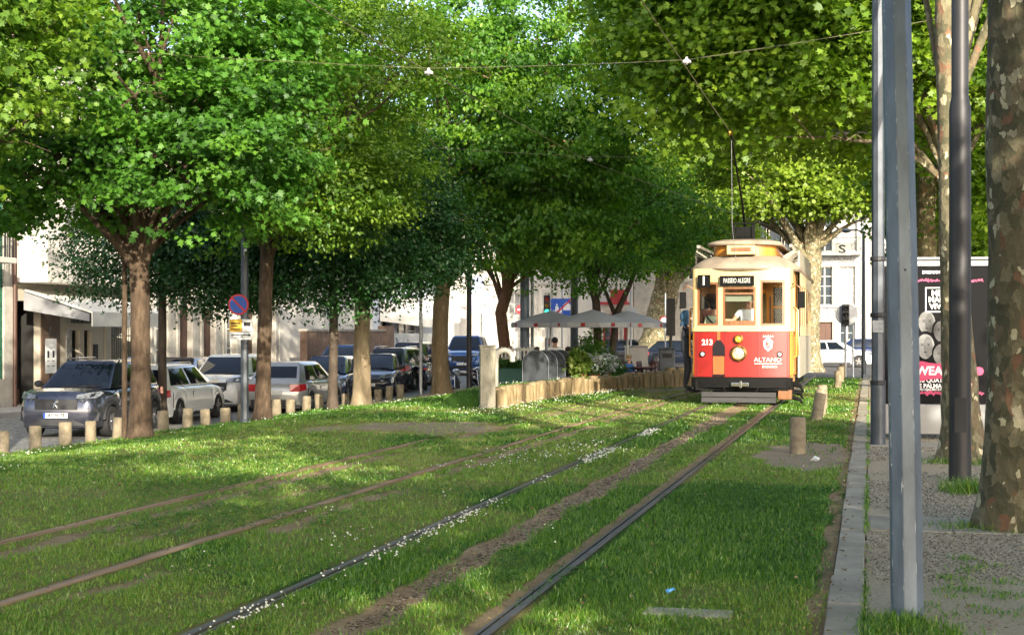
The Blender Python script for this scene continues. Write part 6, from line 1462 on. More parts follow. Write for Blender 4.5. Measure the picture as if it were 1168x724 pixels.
text_obj('poster_lettering', 'DA WEASEL', .165, M_pw, po, (-.14, -.0955, .945), sx=1.0, bold=.006)
pt('· OS QUATRO E MEIA', .815, .085, .06, sx=.95, bold=.003); pt('JORGE PALMA', .735, .085, -.20, sx=.95, bold=.003)
pt('À VENDA NAS LOJAS MEO E NOS LOCAIS HABITUAIS', .685, .042, 0, sx=.9, bold=.001)

# ------------------------------------------------------------------ stone bollards
M_bol = mat('bollard_granite', (.22, .18, .12), .9, var=.45, scale=7, bump=.35, bscale=45); M_bolcap = M_bol
def bollard_mesh(r, h, par):
    mb = MB(); mb.lathe([(r*1.03, -.12), (r*1.02, .05), (r, h*.5), (r*.99, h-.03), (r*.93, h), (0, h+.006)], 18); return mb.build('shaft', M_bol, par, smooth=40)
yy = 21.0; k = 0; labs = []
GB = 'short stone bollards between lawn and parking'
first = None
while yy < 41.5:
    x = -13.32+rnd.uniform(-.03, .03)
    lab = 'short stone bollard, %s from the left in the row before the parked cars' % ORD[k]
    if first is None:
        first = thing('bollard', lab, 'bollard', (x, yy, -.585), 0, GB); bollard_mesh(.105, .53, first)
    else:
        o = copy_tree(first); put(o, (x, yy, -.585), rnd.uniform(0, 6), lab, GB); o.scale = (rnd.uniform(.9, 1.1), rnd.uniform(.9, 1.1), rnd.uniform(.88, 1.08)); o.rotation_euler[0] = R(rnd.uniform(-3.5, 3.5)); o.rotation_euler[1] = R(rnd.uniform(-3.5, 3.5))
    yy += .93; k += 1
GB2 = 'round stone bollards beside the walk'
ylist = [(910, 18.6, 'nearest round stone bollard, upright on bare earth by the paper scrap'), (931, 25.6, 'leaning round stone bollard, front one of the overlapping cluster'), (936, 27.2, 'round stone bollard second in the overlapping cluster, left of slim post'), (938, 29.4, 'round stone bollard third in the overlapping cluster'), (956, 40.5, 'squat pale bollard near the road end of the lawn'), (959, 45.0, 'bollard just behind the squat pale one at the lawn end'), (961, 49.5, 'farthest bollard of the walk in front of the white hatchback')]
b0 = None
for px, d, lab in ylist:
    x, y = G(px, d); z = float(zlawn(np.array([x]), np.array([y]))[0])-.02
    if b0 is None:
        b0 = thing('bollard', lab, 'bollard', (x, y, z), 0, GB2); bollard_mesh(.098, .46, b0)
    else:
        o = copy_tree(b0); put(o, (x, y, z), rnd.uniform(0, 6), lab, GB2); o.scale = (1, 1, 1.05)
        if 'leaning' in lab: o.rotation_euler = (R(-2), R(9), 0)

# ------------------------------------------------------------------ log palisade holding the flower bed
M_log = bark_mat('palisade_log', [(.10, .075, .04), (.25, .185, .10), (.38, .29, .17)], 7, .5, (1, 1, .35)); M_logtop = mat('log_end', (.30, .24, .15), .9, var=.3, scale=12)
t = thing('log_palisade', 'low palisade of upright round logs edging the bed beside the dirt track', 'palisade', (0, 0, 0))
P = [(-7.05, 28.6)]; yy = 28.6
while yy < 42.4:
    dy = .33; yy += dy*.92; P.append((float(palx(np.array([yy]))[()])+rnd.uniform(-.02, .02), yy))
for i, (x, y) in enumerate(P):
    r_ = .128+rnd.uniform(-.02, .012); h = .43+rnd.uniform(-.05, .06); tl = rnd.uniform(-.05, .05)
    mb = MB(); M_ = Matrix.Translation((x, y, -.05)) @ Matrix.Rotation(tl, 4, 'Y')
    mb.lathe([(r_*1.02, 0), (r_, h*.5), (r_*.99, h-.02), (r_*.93, h+.0)], 14, 0, M_); mb.lathe([(r_*.93, h+.001), (0, h+.012)], 14, 1, M_)
    mb.build('log', [M_log, M_logtop], t, smooth=50)
# end return of the palisade by the sign post
t = thing('log_wall_end', 'short squared timber block ending the palisade left of the tram', 'palisade', G(783, 45)+(0,), R(5))
mb = MB(); [mb.lathe([(.16, -.3), (.155, .40), (.13, .44), (0, .45)], 12, M=Matrix.Translation((-.48+.32*i, 0, 0))) for i in range(1)]
t2 = mb.build('log', M_log, t, smooth=50)
for i in range(1, 4):
    c = t2.copy(); COL.objects.link(c); c.parent = t; c.location = (.32*i, 0, 0)
# stone pillar and curved pipe
M_pil = mat('pillar_granite', (.29, .265, .20), .9, var=.4, scale=5, bump=.3, bscale=30, stretch=(1, 1, .5))
x, y = G(556, 29.5); t = thing('stone_pillar', 'upright weathered stone pillar standing at the near end of the log palisade', 'pillar', (x, y, -.02), R(20))
mb = MB(); mb.box(-.15, .15, -.12, .12, -.1, 1.23); mb.build('shaft', M_pil, t, bevel=.012)
mb = MB(); mb.box(-.105, .105, -.128, -.121, .10, 1.16); mb.build('sunk_panel', M_pil, t, bevel=.003)
mb = MB(); mb.box(-.165, .165, -.135, .135, 1.235, 1.27); mb.build('cap', M_pil, t, bevel=.01)
x, y = G(565.5, 30.2); mb = MB()
pts = [(0, 0, .0), (0, 0, .72)]+[(.17-.17*math.cos(a), 0, .72+.17*math.sin(a)) for a in np.linspace(.2, math.pi, 9)]+[(.345, 0, .66)]
t = thing('curved_pipe', 'pale pipe bent over like a walking cane behind the stone pillar', 'pipe', (x, y, .25), R(5))
mb.tube(pts, .055, 12); mb.build('pipe', mat('pale_pipe', (.36, .34, .28), .5, var=.25, scale=10), t, smooth=50)
mb = MB(); mb.lathe([(.075, -.2), (.075, .06), (.06, .07)], 14); mb.build('collar', M_pil, t, smooth=40)
# row of rounded bottle-bank hoods
M_bank = mat('slate_plastic', (.03, .036, .044), .75, var=.3, scale=6); M_bankl = mat('worn_edge', (.14, .16, .185), .5, var=.2)
g0 = None; GBK = 'round-topped recycling hoods behind the palisade'
for i, (px, lab) in enumerate(((611, 'front round-topped dark recycling hood, leftmost of four'), (621, 'second round-topped recycling hood from the left'), (630, 'third round-topped recycling hood from the left'), (639, 'rearmost round-topped recycling hood, nearest the cafe'))):
    x, y = G(px, 42.5+.35*i)
    if g0 is None:
        g0 = thing('recycling_hood', lab, 'recycling bin', (x, y, CZ), R(12), GBK)
        arc = [(-.36, 0)]+[(-.36*math.cos(a), .92+.36*math.sin(a)) for a in np.linspace(0, math.pi, 13)]+[(.36, 0)]
        mb = MB(); mb.prism(arc, -.24, .24, 'y'); mb.build('body', M_bank, g0, bevel=.02)
        mb = MB(); outer = [(a*1.05, b if b == 0 else b+.02) for a, b in arc]; n_ = len(arc)
        for s0 in (-.29, .245):
            vs = [(a, s0, b) for a, b in arc]+[(a, s0, b) for a, b in outer]+[(a, s0+.045, b) for a, b in arc]+[(a, s0+.045, b) for a, b in outer]; fs = []
            for k in range(n_-1): fs += [(k, k+1, n_+k+1, n_+k), (2*n_+k, 3*n_+k, 3*n_+k+1, 2*n_+k+1), (n_+k, n_+k+1, 3*n_+k+1, 3*n_+k), (k, 2*n_+k, 2*n_+k+1, k+1)]
            mb.add(vs, fs)
        mb.build('rim', M_bankl, g0)
    else: put(copy_tree(g0), (x, y, CZ), R(12), lab, GBK)
# green planter box with white slatted front fence
x, y = G(583, 50); t = thing('planter_box', 'green rectangular planter box with trailing plants in front of the cafe seats', 'planter', (x, y, CZ), R(12))
mb = MB(); mb.box(-.75, .75, -.25, .25, 0, .62); mb.build('box', mat('planter_green', (.02, .13, .10), .5, var=.2), t, bevel=.02)
mb = MB()
for k in range(12): mb.box(-.72+k*.125, -.66+k*.125, .2, .24, .62, 1.30)
mb.box(-.75, .75, .19, .21, 1.18, 1.26); mb.build('slat_screen', M_wfr, t)
L_pl = leaf_mat('planter_leaf', (.03, .10, .012), (.06, .16, .02), (.10, .22, .03))
o, _ = crown([(0, -.1, .74, .75, .25, .16)], L_pl, t, leaf=.09, n_clump=50, per=26, cr=.10, droop=.5); o.name = 'plants'
# flower pots and shrubs on the bed edge
M_terra = mat('terracotta', (.38, .13, .055), .85, var=.25, scale=8); M_fw = leaf_mat('white_blossom', (.5, .5, .52), (.6, .6, .62), (.7, .7, .68), trans=.2)
L_var = leaf_mat('variegated_leaf', (.08, .18, .02), (.20, .30, .04), (.42, .45, .16))
GP = 'potted plants at the cafe edge'
for i, (px, d, rr_, hh, lm, lab) in enumerate(((657, 43.5, .14, .5, L_var, 'terracotta pot with yellow-green broad leaves, left of the pot group'), (663, 43.0, .16, .6, L_var, 'terracotta pot with the largest variegated leaves'), (670, 43.5, .13, .45, L_pl, 'terracotta pot with low dark green plant'), (678, 43.2, .2, .55, M_fw, 'pot of dense white-blossomed plant in front of the ivy stem'), (690, 44, .18, .5, M_fw, 'pot of pale blossom at the right end of the pot group'), (668, 45.5, .16, .85, L_pl, 'tall dark leafy pot plant at the back of the pot group'))):
    x, y = G(px, d); t = thing('potted_plant', lab, 'plant', (x, y, .0), 0, GP)
    mb = MB(); mb.lathe([(.10, -.05), (.16, .26), (.18, .26), (.18, .31), (.155, .31), (.15, .25), (0, .25)], 16); mb.build('pot', M_terra, t, smooth=40)
    o, _ = crown([(0, 0, .32+hh*.5, rr_*1.7, rr_*1.7, hh*.5)], lm, t, leaf=.16 if lm is L_var else .09, n_clump=50, per=24, cr=.10, droop=.2); o.name = 'foliage'
    if lm is M_fw: o2, _ = crown([(0, 0, .30+hh*.45, rr_*1.6, rr_*1.6, hh*.5)], L_pl, t, leaf=.10, n_clump=40, per=24, cr=.10); o2.name = 'leaves'
for px, d, rr_, hh, lab in ((698, 45, .42, 1.15, 'rounded green shrub between the pots and the ivy-clad stem'), (678, 47.5, .34, 1.5, 'tall leafy shrub right behind the pots')):
    x, y = G(px-6, d); t = thing('shrub', lab, 'shrub', (x, y, CZ)); o, _ = crown([(0, 0, hh*.55, rr_, rr_, hh*.5)], L_pl, t, leaf=.10, n_clump=170, per=34, cr=.12)
    mb = MB(); [mb.tube([(0, 0, 0), (.2*math.cos(k), .2*math.sin(k), hh*.6)], [.02, .008], 5) for k in range(5)]; mb.build('stem', B_dark, t)

# ------------------------------------------------------------------ cafe: parasols, tables, chairs, guests

M_par = leaf_mat('parasol_white', (.78, .78, .80), (.80, .80, .82), (.82, .82, .84), trans=.5, gloss=.02, tint=(1, 1, 1)); M_chr = mat('maroon_plastic', (.09, .022, .028), .4, var=.15)
GPA = 'white cafe parasols'; p0 = None
for px, d, lab in ((628, 52, 'white cafe parasol beside the blue striped road sign, leftmost of three'), (676, 49.5, 'middle white cafe parasol, behind the ivy-clad stem'), (716, 52.5, 'white cafe parasol at the right, before the red house')):
    x, y = G(px, d)
    if p0 is None:
        p0 = thing('parasol', lab, 'parasol', (x, y, CZ), .2, GPA); mb = MB(); n_ = 8; rim = [(1.38*math.cos(k*math.pi/4), 1.38*math.sin(k*math.pi/4), 2.12) for k in range(8)]
        vs = [(0, 0, 2.56)]+[(a*.5, b*.5, 2.36) for a, b, c in rim]+rim+[(a*1.0, b*1.0, 1.97) for a, b, c in rim]; fs = []
        for k in range(8): q = (k+1) % 8; fs += [(0, 1+k, 1+q), (1+k, 9+k, 9+q, 1+q), (9+k, 17+k, 17+q, 9+q)]
        mb.add(vs, fs); o = mb.build('canopy', M_par, p0, fix=False); sd = o.modifiers.new('Solidify', 'SOLIDIFY'); sd.thickness = .012
        mb = MB(); mb.tube([(0, 0, 0), (0, 0, 2.54)], .03, 8); mb.build('pole', M_wfr, p0)
        mb = MB(); mb.lathe([(.28, 0), (.28, .06), (.05, .10)], 16); mb.build('base', M_plast, p0)
        for k in range(8):
            a, b, c = rim[k]; mb = MB(); mb.tube([(a*.98, b*.98, 2.105), (0, 0, 2.52)], .012, 4); mb.build('rib', M_wfr, p0)
            q = rim[(k+1) % 8]; mx_, my_ = (a+q[0])/2, (b+q[1])/2; mb = MB(); nx_, ny_ = mx_/math.hypot(mx_, my_), my_/math.hypot(mx_, my_)
            tx_, ty_ = -ny_, nx_; ctr = Vector((mx_+nx_*.012, my_+ny_*.012, 2.05)); mb.add([ctr+Vector((tx_*s*.07, ty_*s*.07, zz)) for s, zz in ((-1, -.06), (1, -.06), (1, .06), (-1, .06))]+[ctr+Vector((tx_*s*.07+nx_*.006, ty_*s*.07+ny_*.006, zz)) for s, zz in ((-1, -.06), (1, -.06), (1, .06), (-1, .06))], [(0, 1, 2, 3), (7, 6, 5, 4), (0, 4, 5, 1), (1, 5, 6, 2), (2, 6, 7, 3), (3, 7, 4, 0)]); mb.build('emblem_patch', M_redp, p0)
    else: put(copy_tree(p0), (x, y, CZ), rnd.uniform(0, .7), lab, GPA)
def chair_proto():
    t = thing('cafe_chair', '', 'chair', (0, 0, 0), 0, 'maroon cafe chairs')
    mb = MB(); mb.box(-.24, .24, -.22, .22, .42, .46); mb.build('seat', M_chr, t, bevel=.015)
    mb = MB(); [mb.tube([(sx_, .22, .47), (sx_*1.02, .27, .88)], .022, 6) for sx_ in (-.22, .22)]; mb.box(-.22, .22, .245, .285, .80, .90); [mb.box(-.15+.1*k, -.10+.1*k, .235, .265, .47, .80) for k in range(4)]; mb.build('backrest', M_chr, t)
    for a in (-1, 1):
        for b in (-1, 1): mb = MB(); mb.tube([(a*.21, b*.19, .43), (a*.25, b*.24, 0)], [.024, .018], 6); mb.build('leg', M_chr, t)
        mb = MB(); mb.tube([(a*.235, -.20, .45), (a*.26, -.18, .66), (a*.255, .22, .68)], .02, 6); mb.build('armrest', M_chr, t)
    return t
ch0 = None
SEATS = [(582, 50.5, 200, 'cafe chair under the red-haired guest behind the planter box'), (601, 51, 20, 'cafe chair under the dark-haired guest behind the planter box'), (613, 48.5, 110, 'cafe chair under the bearded man behind the recycling hoods'), (636, 48.5, 150, 'cafe chair under the woman in white'), (648, 49.5, 215, 'cafe chair under the guest in pink'), (657, 50.5, 240, 'cafe chair under the guest in dusky red'), (717, 46.0, 60, 'cafe chair under the blond child in blue'), (706, 46.8, 200, 'empty maroon chair left of the blond child'), (697, 46.5, 250, 'empty maroon chair closest to the pots'), (727, 46.8, 120, 'empty maroon chair just right of the blond child'), (738, 46.6, 80, 'empty maroon chair second right of the blond child'), (748, 47.2, 200, 'empty maroon chair at the right end beside the grey bin')]
for px, d, dg, lab in SEATS:
    x, y = G(px, d)
    if ch0 is None: ch0 = chair_proto(); put(ch0, (x, y, CZ), R(dg), lab)
    else: put(copy_tree(ch0), (x, y, CZ), R(dg), lab)
GT = 'cafe tables'; t0_ = None
for px, d, lab in ((592, 51, 'cafe table behind the planter box'), (625, 49.2, 'cafe table by the bearded man'), (645, 51.3, 'cafe table between the guests in white and pink'), (702, 45.7, 'cafe table among the empty maroon chairs left of the child'), (733, 45.9, 'cafe table right of the blond child')):
    x, y = G(px, d)
    if t0_ is None:
        t0_ = thing('cafe_table', lab, 'table', (x, y, CZ), 0, GT); mb = MB(); mb.box(-.36, .36, -.36, .36, .71, .74); mb.build('tabletop', M_chr, t0_, bevel=.01); mb = MB(); mb.tube([(0, 0, .02), (0, 0, .71)], .03, 8); mb.build('pedestal', M_plast, t0_); mb = MB(); mb.lathe([(.22, 0), (.22, .02), (.03, .04)], 14); mb.build('base', M_plast, t0_)
    else: put(copy_tree(t0_), (x, y, CZ), .3, lab, GT)
def seat(px, d, dg, lab, **kw): x, y = G(px, d); return person(lab, (x, y, CZ-.02), R(dg), 'sit', **kw)
seat(582, 50.5, 200, 'red-haired guest seated at the left cafe table in pale top', hair='red', top=(.55, .50, .45), skin=0, hairlen=.6)
seat(601, 51, 20, 'dark-haired guest leaning at the left cafe table, in black', hair='black', top=(.02, .02, .025), lean=.35, skin=1)
seat(613, 48.5, 110, 'bearded man in dark brown jacket seated behind the recycling hoods', hair='brown', top=(.03, .018, .018), legs=(.03, .025, .03), beard=True, skin=1)
seat(636, 48.5, 150, 'woman with dark hair and white blouse seated before the parasol pole', hair='black', top=(.70, .70, .70), hairlen=1., skin=1)
seat(648, 49.5, 215, 'guest in a pink top seated at the middle cafe table', hair='brown', top=(.60, .20, .24), hairlen=.8, skin=0)
seat(657, 50.5, 240, 'guest in dusky red seated behind the pot plants', hair='brown', top=(.45, .10, .10), skin=0, hairlen=.4)
seat(717, 46.0, 60, 'blond child in blue shirt with bare legs stretched from a chair', hair='blond', top=(.03, .13, .35), legs=(.52, .33, .24), shoes=(.5, .5, .5), h=1.45, hat=(.50, .42, .25), legpose={'R': ((.05, -.40, -.02), (.05, -.25, -.32)), 'L': ((.06, -.40, -.04), (.06, -.28, -.30))})
x, y = G(633, 46.6); person('waiter in white shirt and black apron standing beside the pots', (x, y, CZ), R(190), 'stand', 1.60, top=(.68, .68, .66), legs=(.012, .012, .014), hair='black', skin=1)
x, y = G(744, 46); t = thing('litter_bin', 'grey upright litter bin at the right end of the palisade', 'bin', (x+.45, y, CZ), R(10))
mb = MB(); mb.box(-.24, .24, -.22, .22, .05, 1.28); mb.build('body', M_slim, t, bevel=.03); mb = MB(); mb.box(-.27, .27, -.25, .25, 1.282, 1.34); mb.build('lid', M_slim, t, bevel=.02); mb = MB(); mb.box(-.15, .15, -.226, -.221, 1.02, 1.16); mb.build('opening', M_dark, t)
x, y = G(726, 60); t = thing('grey_cabinet', 'pale grey street cabinet behind the cafe chairs', 'cabinet', (x, y, -.38), R(15)); mb = MB(); mb.box(-.45, .45, -.2, .2, 0, 1.3); mb.build('body', M_case, t, bevel=.02); mb = MB(); mb.box(CZ, -.01, -.212, -.204, .08, 1.22); mb.box(.01, .42, -.212, -.204, .08, 1.22); mb.build('door', M_case, t); mb = MB(); mb.box(-.48, .48, -.23, .23, 1.303, 1.35); mb.build('lid', M_case, t)

# ------------------------------------------------------------------ posts, lamps, signs
M_red = mat('sign_red', (.50, .02, .025), .4, var=0); M_sblue = mat('sign_blue', (.02, .085, .42), .4, var=0); M_syel = mat('sign_yellow', (.65, .38, .03), .45, var=.05); M_swh = mat('sign_white', (.72, .72, .72), .4, var=0); M_sback = mat('sign_back', (.40, .41, .42), .5, .4, var=.1)
def face_disc(par, name, r_, y0, mats, ring=.16, bar=None, slash=None):
    mb = MB(); M_ = Matrix.Rotation(R(90), 4, 'X'); mb.lathe([(r_, -.012), (r_, .012), (0, .012)], 28, 0, M_); mb.lathe([(r_*(1-ring), .0125), (r_*(1-ring), .015), (0, .015)], 28, 1, M_)
    if bar: mb.box(-r_*.68, r_*.68, -.019, -.0155, -r_*.16, r_*.16, 2)
    if slash: c_, s_ = math.cos(slash), math.sin(slash); q = [(-r_*.86, -r_*.09), (r_*.86, -r_*.09), (r_*.86, r_*.09), (-r_*.86, r_*.09)]; mb.prism([(a*c_-b*s_, a*s_+b*c_) for a, b in q], -.019, -.0155, 'y', 2)
    o = mb.build(name, mats, par, smooth=30); return o
def ground_z(x, y): return float(zlawn(np.array([x]), np.array([y]))[0]) if (-13 < x < -.2 and y < 54) else (-.60 if x < -13 and y < 57 else float(zst(x, y)))
def post(label, px, d, r0, r1, h, m, name='post', cat='post', n=10, foot=True):
    x, y = G(px, d); t = thing(name, label, cat, (x, y, ground_z(x, y)-.02), TH*.6)
    mb = MB(); mb.lathe([(r0, -.1), (r0*.98, h*.3), (r1, h)], n); mb.build('pole', m, t, smooth=40)
    if foot: mb = MB(); mb.lathe([(r0*1.5, -.05), (r0*1.5, .03), (r0*1.05, .09)], n); mb.build('foot', m, t, smooth=40)
    return t
t = post('dark steel post carrying the round blue and red no-parking sign with yellow plate', 279, 30.6, .085, .075, 6.5, M_slim, 'sign_post', 'road sign', 8)
s_ = face_disc(t, 'no_stopping_sign', .215, 0, [M_red, M_sblue, M_red], .17, slash=R(-45)); s_.location = (-.10, -.10, 2.44)
mb = MB(); mb.box(-.24, .02, -.012, .012, -.14, .12); o = mb.build('yellow_plate', M_syel, t, bevel=.004); o.location = (-.05, -.09, 2.02); mb = MB(); mb.box(-.21, -.02, -.0155, -.0125, .02, .05); mb.box(-.21, -.06, -.0155, -.0125, -.03, -.01); mb.box(-.21, -.02, -.0155, -.0125, -.09, -.07); mb.build('plate_print', M_dark, o)
mb = MB(); mb.box(.025, .24, -.012, .012, -.14, .12); mb.box(-.24, .24, -.012, .012, -.30, -.15); o = mb.build('white_plate', M_swh, t, bevel=.004); o.location = (-.05, -.09, 2.02)
mb = MB(); mb.box(.06, .20, -.0155, -.0125, -.02, .06); mb.box(-.20, .16, -.0155, -.0125, -.215, -.195); mb.box(-.20, .05, -.0155, -.0125, -.26, -.245); mb.prism([(.16, -.24), (.16, -.17), (.21, -.205)], -.0155, -.0125, 'y'); mb.build('plate_print', M_dark, o)
post('thin pale pole standing directly left of the oak trunk', 142, 26.3, .05, .045, 3.4, B_brown, foot=False)
post('slender grey post left of the lichened trunk', 480, 44.5, .055, .05, 6.5, M_galv)
post('black post right of the lichened trunk', 535, 47, .085, .07, 6.5, M_mast)
post('thick violet-grey steel column rising behind the recycling hoods', 598.5, 52, .17, .15, 8.5, M_bluep, 'tram_mast', 'mast')
post('pale slim pole against the thick violet-grey column', 607, 53, .06, .05, 7.5, M_galv)
post('dark column standing between the parasols', 655, 57, .15, .13, 8.0, M_slim, 'tram_mast', 'mast')
t = post('black display pillar on a thin post between round sign and tram', 765, 52, .05, .05, 2.2, M_mast, 'stop_sign_post', 'road sign'); mb = MB(); mb.box(-.16, .16, -.09, .09, 1.7, 3.0); mb.build('display', M_mast, t, bevel=.02)
t = post('thin post with the back of a round road sign right of the parasols', 719.5, 62, .04, .04, 3.6, M_galv, 'sign_post', 'road sign'); s_ = face_disc(t, 'sign_back', .34, 0, [M_sback, M_sback], .1); s_.location = (0, -.05, 2.62); mb = MB(); mb.box(-.2, .2, -.03, .01, 2.55, 2.60); mb.build('bracket', M_galv, t)
t = post('post with small white disc sign ringed red left of the tram', 759, 66, .035, .035, 3.6, M_galv, 'sign_post', 'road sign'); s_ = face_disc(t, 'ring_sign', .24, 0, [M_red, M_swh], .22); s_.location = (-.02, -.05, 2.35)
t = post('post with round no-entry sign on the pale cafe facade', 594, 74, .035, .035, 4.4, M_galv, 'sign_post', 'road sign'); s_ = face_disc(t, 'no_entry_sign', .24, 0, [M_red, M_red, M_swh], .1, bar=True); s_.location = (0, -.05, 3.0)
def tlight(label, px, d, h, lit=None, back=False, gz=None):
    x, y = G(px, d); t = thing('traffic_light', label, 'traffic light', (x, y, (gz if gz is not None else ground_z(x, y))), TH*.5)
    mb = MB(); mb.tube([(0, .1, 0), (0, .1, h+.2)], .05, 8); mb.build('pole', M_gry, t)
    mb = MB(); mb.box(-.15, .15, -.06, .10, h-.45, h+.45); hd = mb.build('head', M_plast, t, bevel=.03)
    for k, (c, nm) in enumerate((((.55, .03, .02), 'red'), ((.60, .33, .02), 'amber'), ((.02, .45, .25), 'green'))):
        z = h+.28-.28*k; mb = MB(); M_ = Matrix.Translation((0, -.06, z)) @ Matrix.Rotation(R(90), 4, 'X'); mb.lathe([(.10, 0), (.06, .02), (0, .025)], 14, M=M_)
        mb.build('lens', emit_mat('lit_'+nm, (.05, .9, .55) if nm == 'green' else c, 1.2) if lit == nm else mat('lens_'+nm, [q*.55 for q in c] if not back else (.02, .02, .02), .3, var=0), hd)
        mb = MB(); M_ = Matrix.Translation((0, -.061, z)) @ Matrix.Rotation(R(90), 4, 'X'); mb.lathe([(.115, 0), (.115, .14)], 14, M=M_, a0=R(-20), a1=R(200)); o = mb.build('visor', M_plast, hd, fix=False)
    return t
tlight('traffic light showing green left of the blue striped road sign', 624, 66, 3.05, 'green')
tlight('small low green repeater light below the parasols', 625.5, 68, 1.15, 'green')
t = tlight('black traffic light with dark lenses in front of a round white disc', 964.5, 62, 2.55, None, True); s_ = face_disc(t, 'round_board', .46, 0, [M_sback, M_sback], .1); s_.location = (.06, .18, 2.6)
post('thin grey pole just right of the black traffic light', 973, 62, .045, .04, 2.2, M_galv)
x, y = G(641, 64); t = thing('residential_zone_sign', 'blue square road sign with a red diagonal bar above the parasols', 'road sign', (x, y, -.35), TH*.5)
mb = MB(); mb.tube([(0, .05, 0), (0, .05, 4.0)], .04, 8); mb.build('pole', M_galv, t)
mb = MB(); mb.box(-.48, .48, -.012, .012, -.40, .40); o = mb.build('panel', M_sblue, t, bevel=.01); o.location = (0, 0, 2.9)
mb = MB(); mb.prism([(.05, -.1), (.38, -.1), (.38, .12), (.215, .26), (.05, .12)], -.016, -.0125, 'y')
for cx_, cz_, k in ((-.22, -.05, 1.), (-.05, -.15, .75), (-.35, -.22, .6)):
    mb.prism([(cx_+.04*k*math.cos(j*math.pi/4), cz_+.19*k+.04*k*math.sin(j*math.pi/4)) for j in range(8)], -.016, -.0125, 'y'); mb.prism([(cx_-.06*k, cz_+.13*k), (cx_+.06*k, cz_+.13*k), (cx_+.10*k, cz_-.18*k), (cx_+.03*k, cz_-.05*k), (cx_-.08*k, cz_-.18*k)], -.016, -.0125, 'y')
mb.build('pictogram', M_swh, o)
mb = MB(); mb.prism([(-.46, -.38), (-.36, -.38), (.46, .38), (.36, .38)], -.021, -.0165, 'y'); mb.build('diagonal_bar', M_red, o)
s_ = face_disc(t, 'red_disc', .26, 0, [M_red, M_red, M_swh], .1, bar=True); s_.location = (-.12, 0, 2.42)
# blue direction boards near the awning shops and a lavender hanging sign
x, y = G(493, 86); t = thing('direction_sign', 'blue direction board on a grey post left of the lichened trunk', 'road sign', (x, y, -.4), TH); mb = MB(); mb.tube([(-.55, .06, 0), (-.55, .06, 3.5)], .05, 8); mb.tube([(.55, .06, 0), (.55, .06, 3.5)], .05, 8); mb.build('legs', M_galv, t); mb = MB(); mb.box(-.85, .85, -.015, .015, 2.75, 3.4); o = mb.build('panel', M_sblue, t, bevel=.01); mb = MB(); mb.box(-.6, .3, -.019, -.0155, 3.12, 3.2); mb.box(-.6, .1, -.019, -.0155, 2.92, 3.0); mb.prism([(.4, 2.95), (.4, 3.2), (.65, 3.08)], -.019, -.0155, 'y'); mb.build('print', M_swh, o); mb = MB(); mb.box(-.6, .2, -.012, .012, 2.25, 2.5); mb.build('lower_panel', M_plast, t)
x, y = G(547, 86.5); t = thing('hanging_sign', 'lavender upright sign projecting from the cafe building', 'sign', (x, y, 2.8), 0); mb = MB(); mb.box(-.45, .25, -.08, .08, -.2, 1.9); mb.build('panel', mat('lavender', (.42, .44, .72), .5, var=.05), t, bevel=.03); mb = MB(); mb.tube([(0, .05, 1.2), (0, 1.3, 1.2)], .03, 6); mb.tube([(0, .05, .3), (0, 1.3, .3)], .03, 6); mb.build('bracket', M_gry, t)
mb = MB(); mb.prism([(-.28, .7), (.08, .7), (.08, 1.5), (-.28, 1.5)], -.086, -.0815, 'y'); mb.build('panel_field', mat('pale_lilac', (.6, .62, .8), .5, var=.1), t)
# street lamps
def lamp(label, px, d, h, arm, m, gz):
    x, y = G(px, d); t = thing('street_lamp', label, 'street lamp', (x, y, gz), 0); mb = MB(); mb.lathe([(.09, 0), (.075, 1.2), (.05, h)], 12); mb.build('pole', m, t, smooth=40)
    mb = MB(); mb.tube([(0, 0, h-.05), (arm*.5, 0, h+.05), (arm, 0, h+.04)], .03, 8); mb.build('arm', m, t, smooth=40); mb = MB(); mb.ball((arm*1.25, 0, h+.04), (abs(arm)*.4, .16, .075), 12, 6); hd = mb.build('lamp_head', M_gry, t, smooth=50); mb = MB(); mb.ball((arm*1.25, 0, h-.01), (abs(arm)*.3, .12, .05), 12, 6); mb.build('lamp_glass', M_lens if False else M_lamp, hd, smooth=50)
lamp('street lamp with a curved flat head beside the black traffic light', 985, 56, 5.6, -.5, M_slim, -.3)
lamp('taller street lamp whose flat grey head shows left of the slim post', 1003, 33, 5.9, -.75, M_gry, -.0)
t = post('tall pale steel mast behind the blue-grey post', 1057, 44, .13, .11, 10.2, M_galv, 'tram_mast', 'mast')
x, y = G(958, 72); t = thing('parking_board', 'small white board with a dark S-shaped mark hung above the street', 'sign', (x+.1, y, 5.5), TH); mb = MB(); mb.box(CZ, .42, -.02, .02, -.28, .28); mb.build('panel', M_swh, t, bevel=.01); text_obj('letter', 'S', .55, M_iron, t, (0, -.023, 0), sx=1.5, bold=.01); mb = MB(); mb.tube([(-1.2, 0, -.32), (-1.2, 0, -5.8)], .04, 8); mb.tube([(-1.2, 0, -.1), (-.3, 0, -.1)], .03, 6); mb.build('post', M_galv, t)
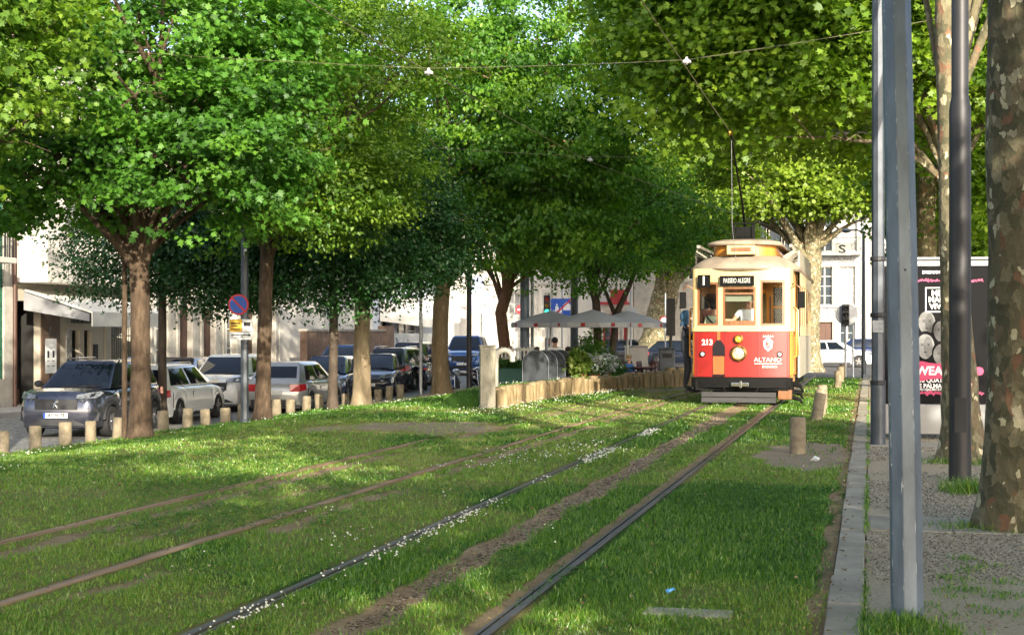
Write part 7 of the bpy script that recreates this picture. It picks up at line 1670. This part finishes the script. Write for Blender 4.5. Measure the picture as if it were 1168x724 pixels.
x, y = G(1128, 62); t = thing('sign_post', 'no-entry sign at the far right between poster case and closest trunk', 'road sign', (x, y, -.3), 0); mb = MB(); mb.tube([(0, .05, 0), (0, .05, 3.3)], .035, 8); mb.build('pole', M_galv, t); s_ = face_disc(t, 'no_entry_sign', .36, 0, [M_red, M_red, M_swh], .1, bar=True); s_.location = (-.18, 0, 2.85)
# ------------------------------------------------------------------ overhead line
M_wire = mat('copper_wire', (.24, .21, .13), .5, .6, var=.1); M_ins = mat('insulator', (.6, .6, .58), .5, var=.05)
def wire(label, pts, r_, name='overhead_wire'):
    mb = MB(); mb.tube(pts, r_, 6); t = thing(name, label, 'wire', (0, 0, 0)); mb.build('wire', M_wire, t, smooth=60); return t
def sag(a, b, n, s): return [(a[0]+(b[0]-a[0])*i/n, a[1]+(b[1]-a[1])*i/n, a[2]+(b[2]-a[2])*i/n-s*4*(i/n)*(1-i/n)) for i in range(n+1)]
tw = wire('overhead contact wire running above the tram', sag((-2.62, -6, 5.5), (-2.62, 14, 5.45), 8, .02)+sag((-2.62, 14, 5.45), (-2.66, 29.2, 5.42), 8, .02)[1:]+sag((-2.66, 29.2, 5.42), (-2.9, 60, 5.45), 8, .03)[1:], .0075)
tl = wire('overhead contact wire crossing the canopy above the left hand track', sag((-6.6, -6, 5.6), (-6.6, 22, 5.5), 8, .03)+sag((-6.6, 22, 5.5), (-6.3, 34, 5.45), 6, .02)[1:]+sag((-6.3, 34, 5.45), (-3.6, 56, 5.45), 8, .03)[1:], .0075)
for yy, xl in ((22.0, -6.6), (34.0, -6.3)):
    t = wire('thin span wire carrying the contact lines, %s' % ('nearer of two' if yy < 30 else 'farther of two near the tram'), sag((-12.3, yy, 6.1), (xl, yy, 5.56), 5, .02)+sag((xl, yy, 5.56), (-2.63, yy, 5.52), 5, .02)[1:]+sag((-2.63, yy, 5.52), (1.3, yy, 6.0), 5, .02)[1:], .004, 'span_wire')
    for xx in (xl, -2.63): mb = MB(); mb.lathe([(.0, .03), (.07, .03), (.07, .06), (.03, .09), (.0, .09)], 12, M=Matrix.Translation((xx, yy, 5.44))); mb.tube([(xx, yy, 5.45), (xx, yy, 5.56)], .02, 6); mb.build('hanger', M_ins, t, smooth=40)
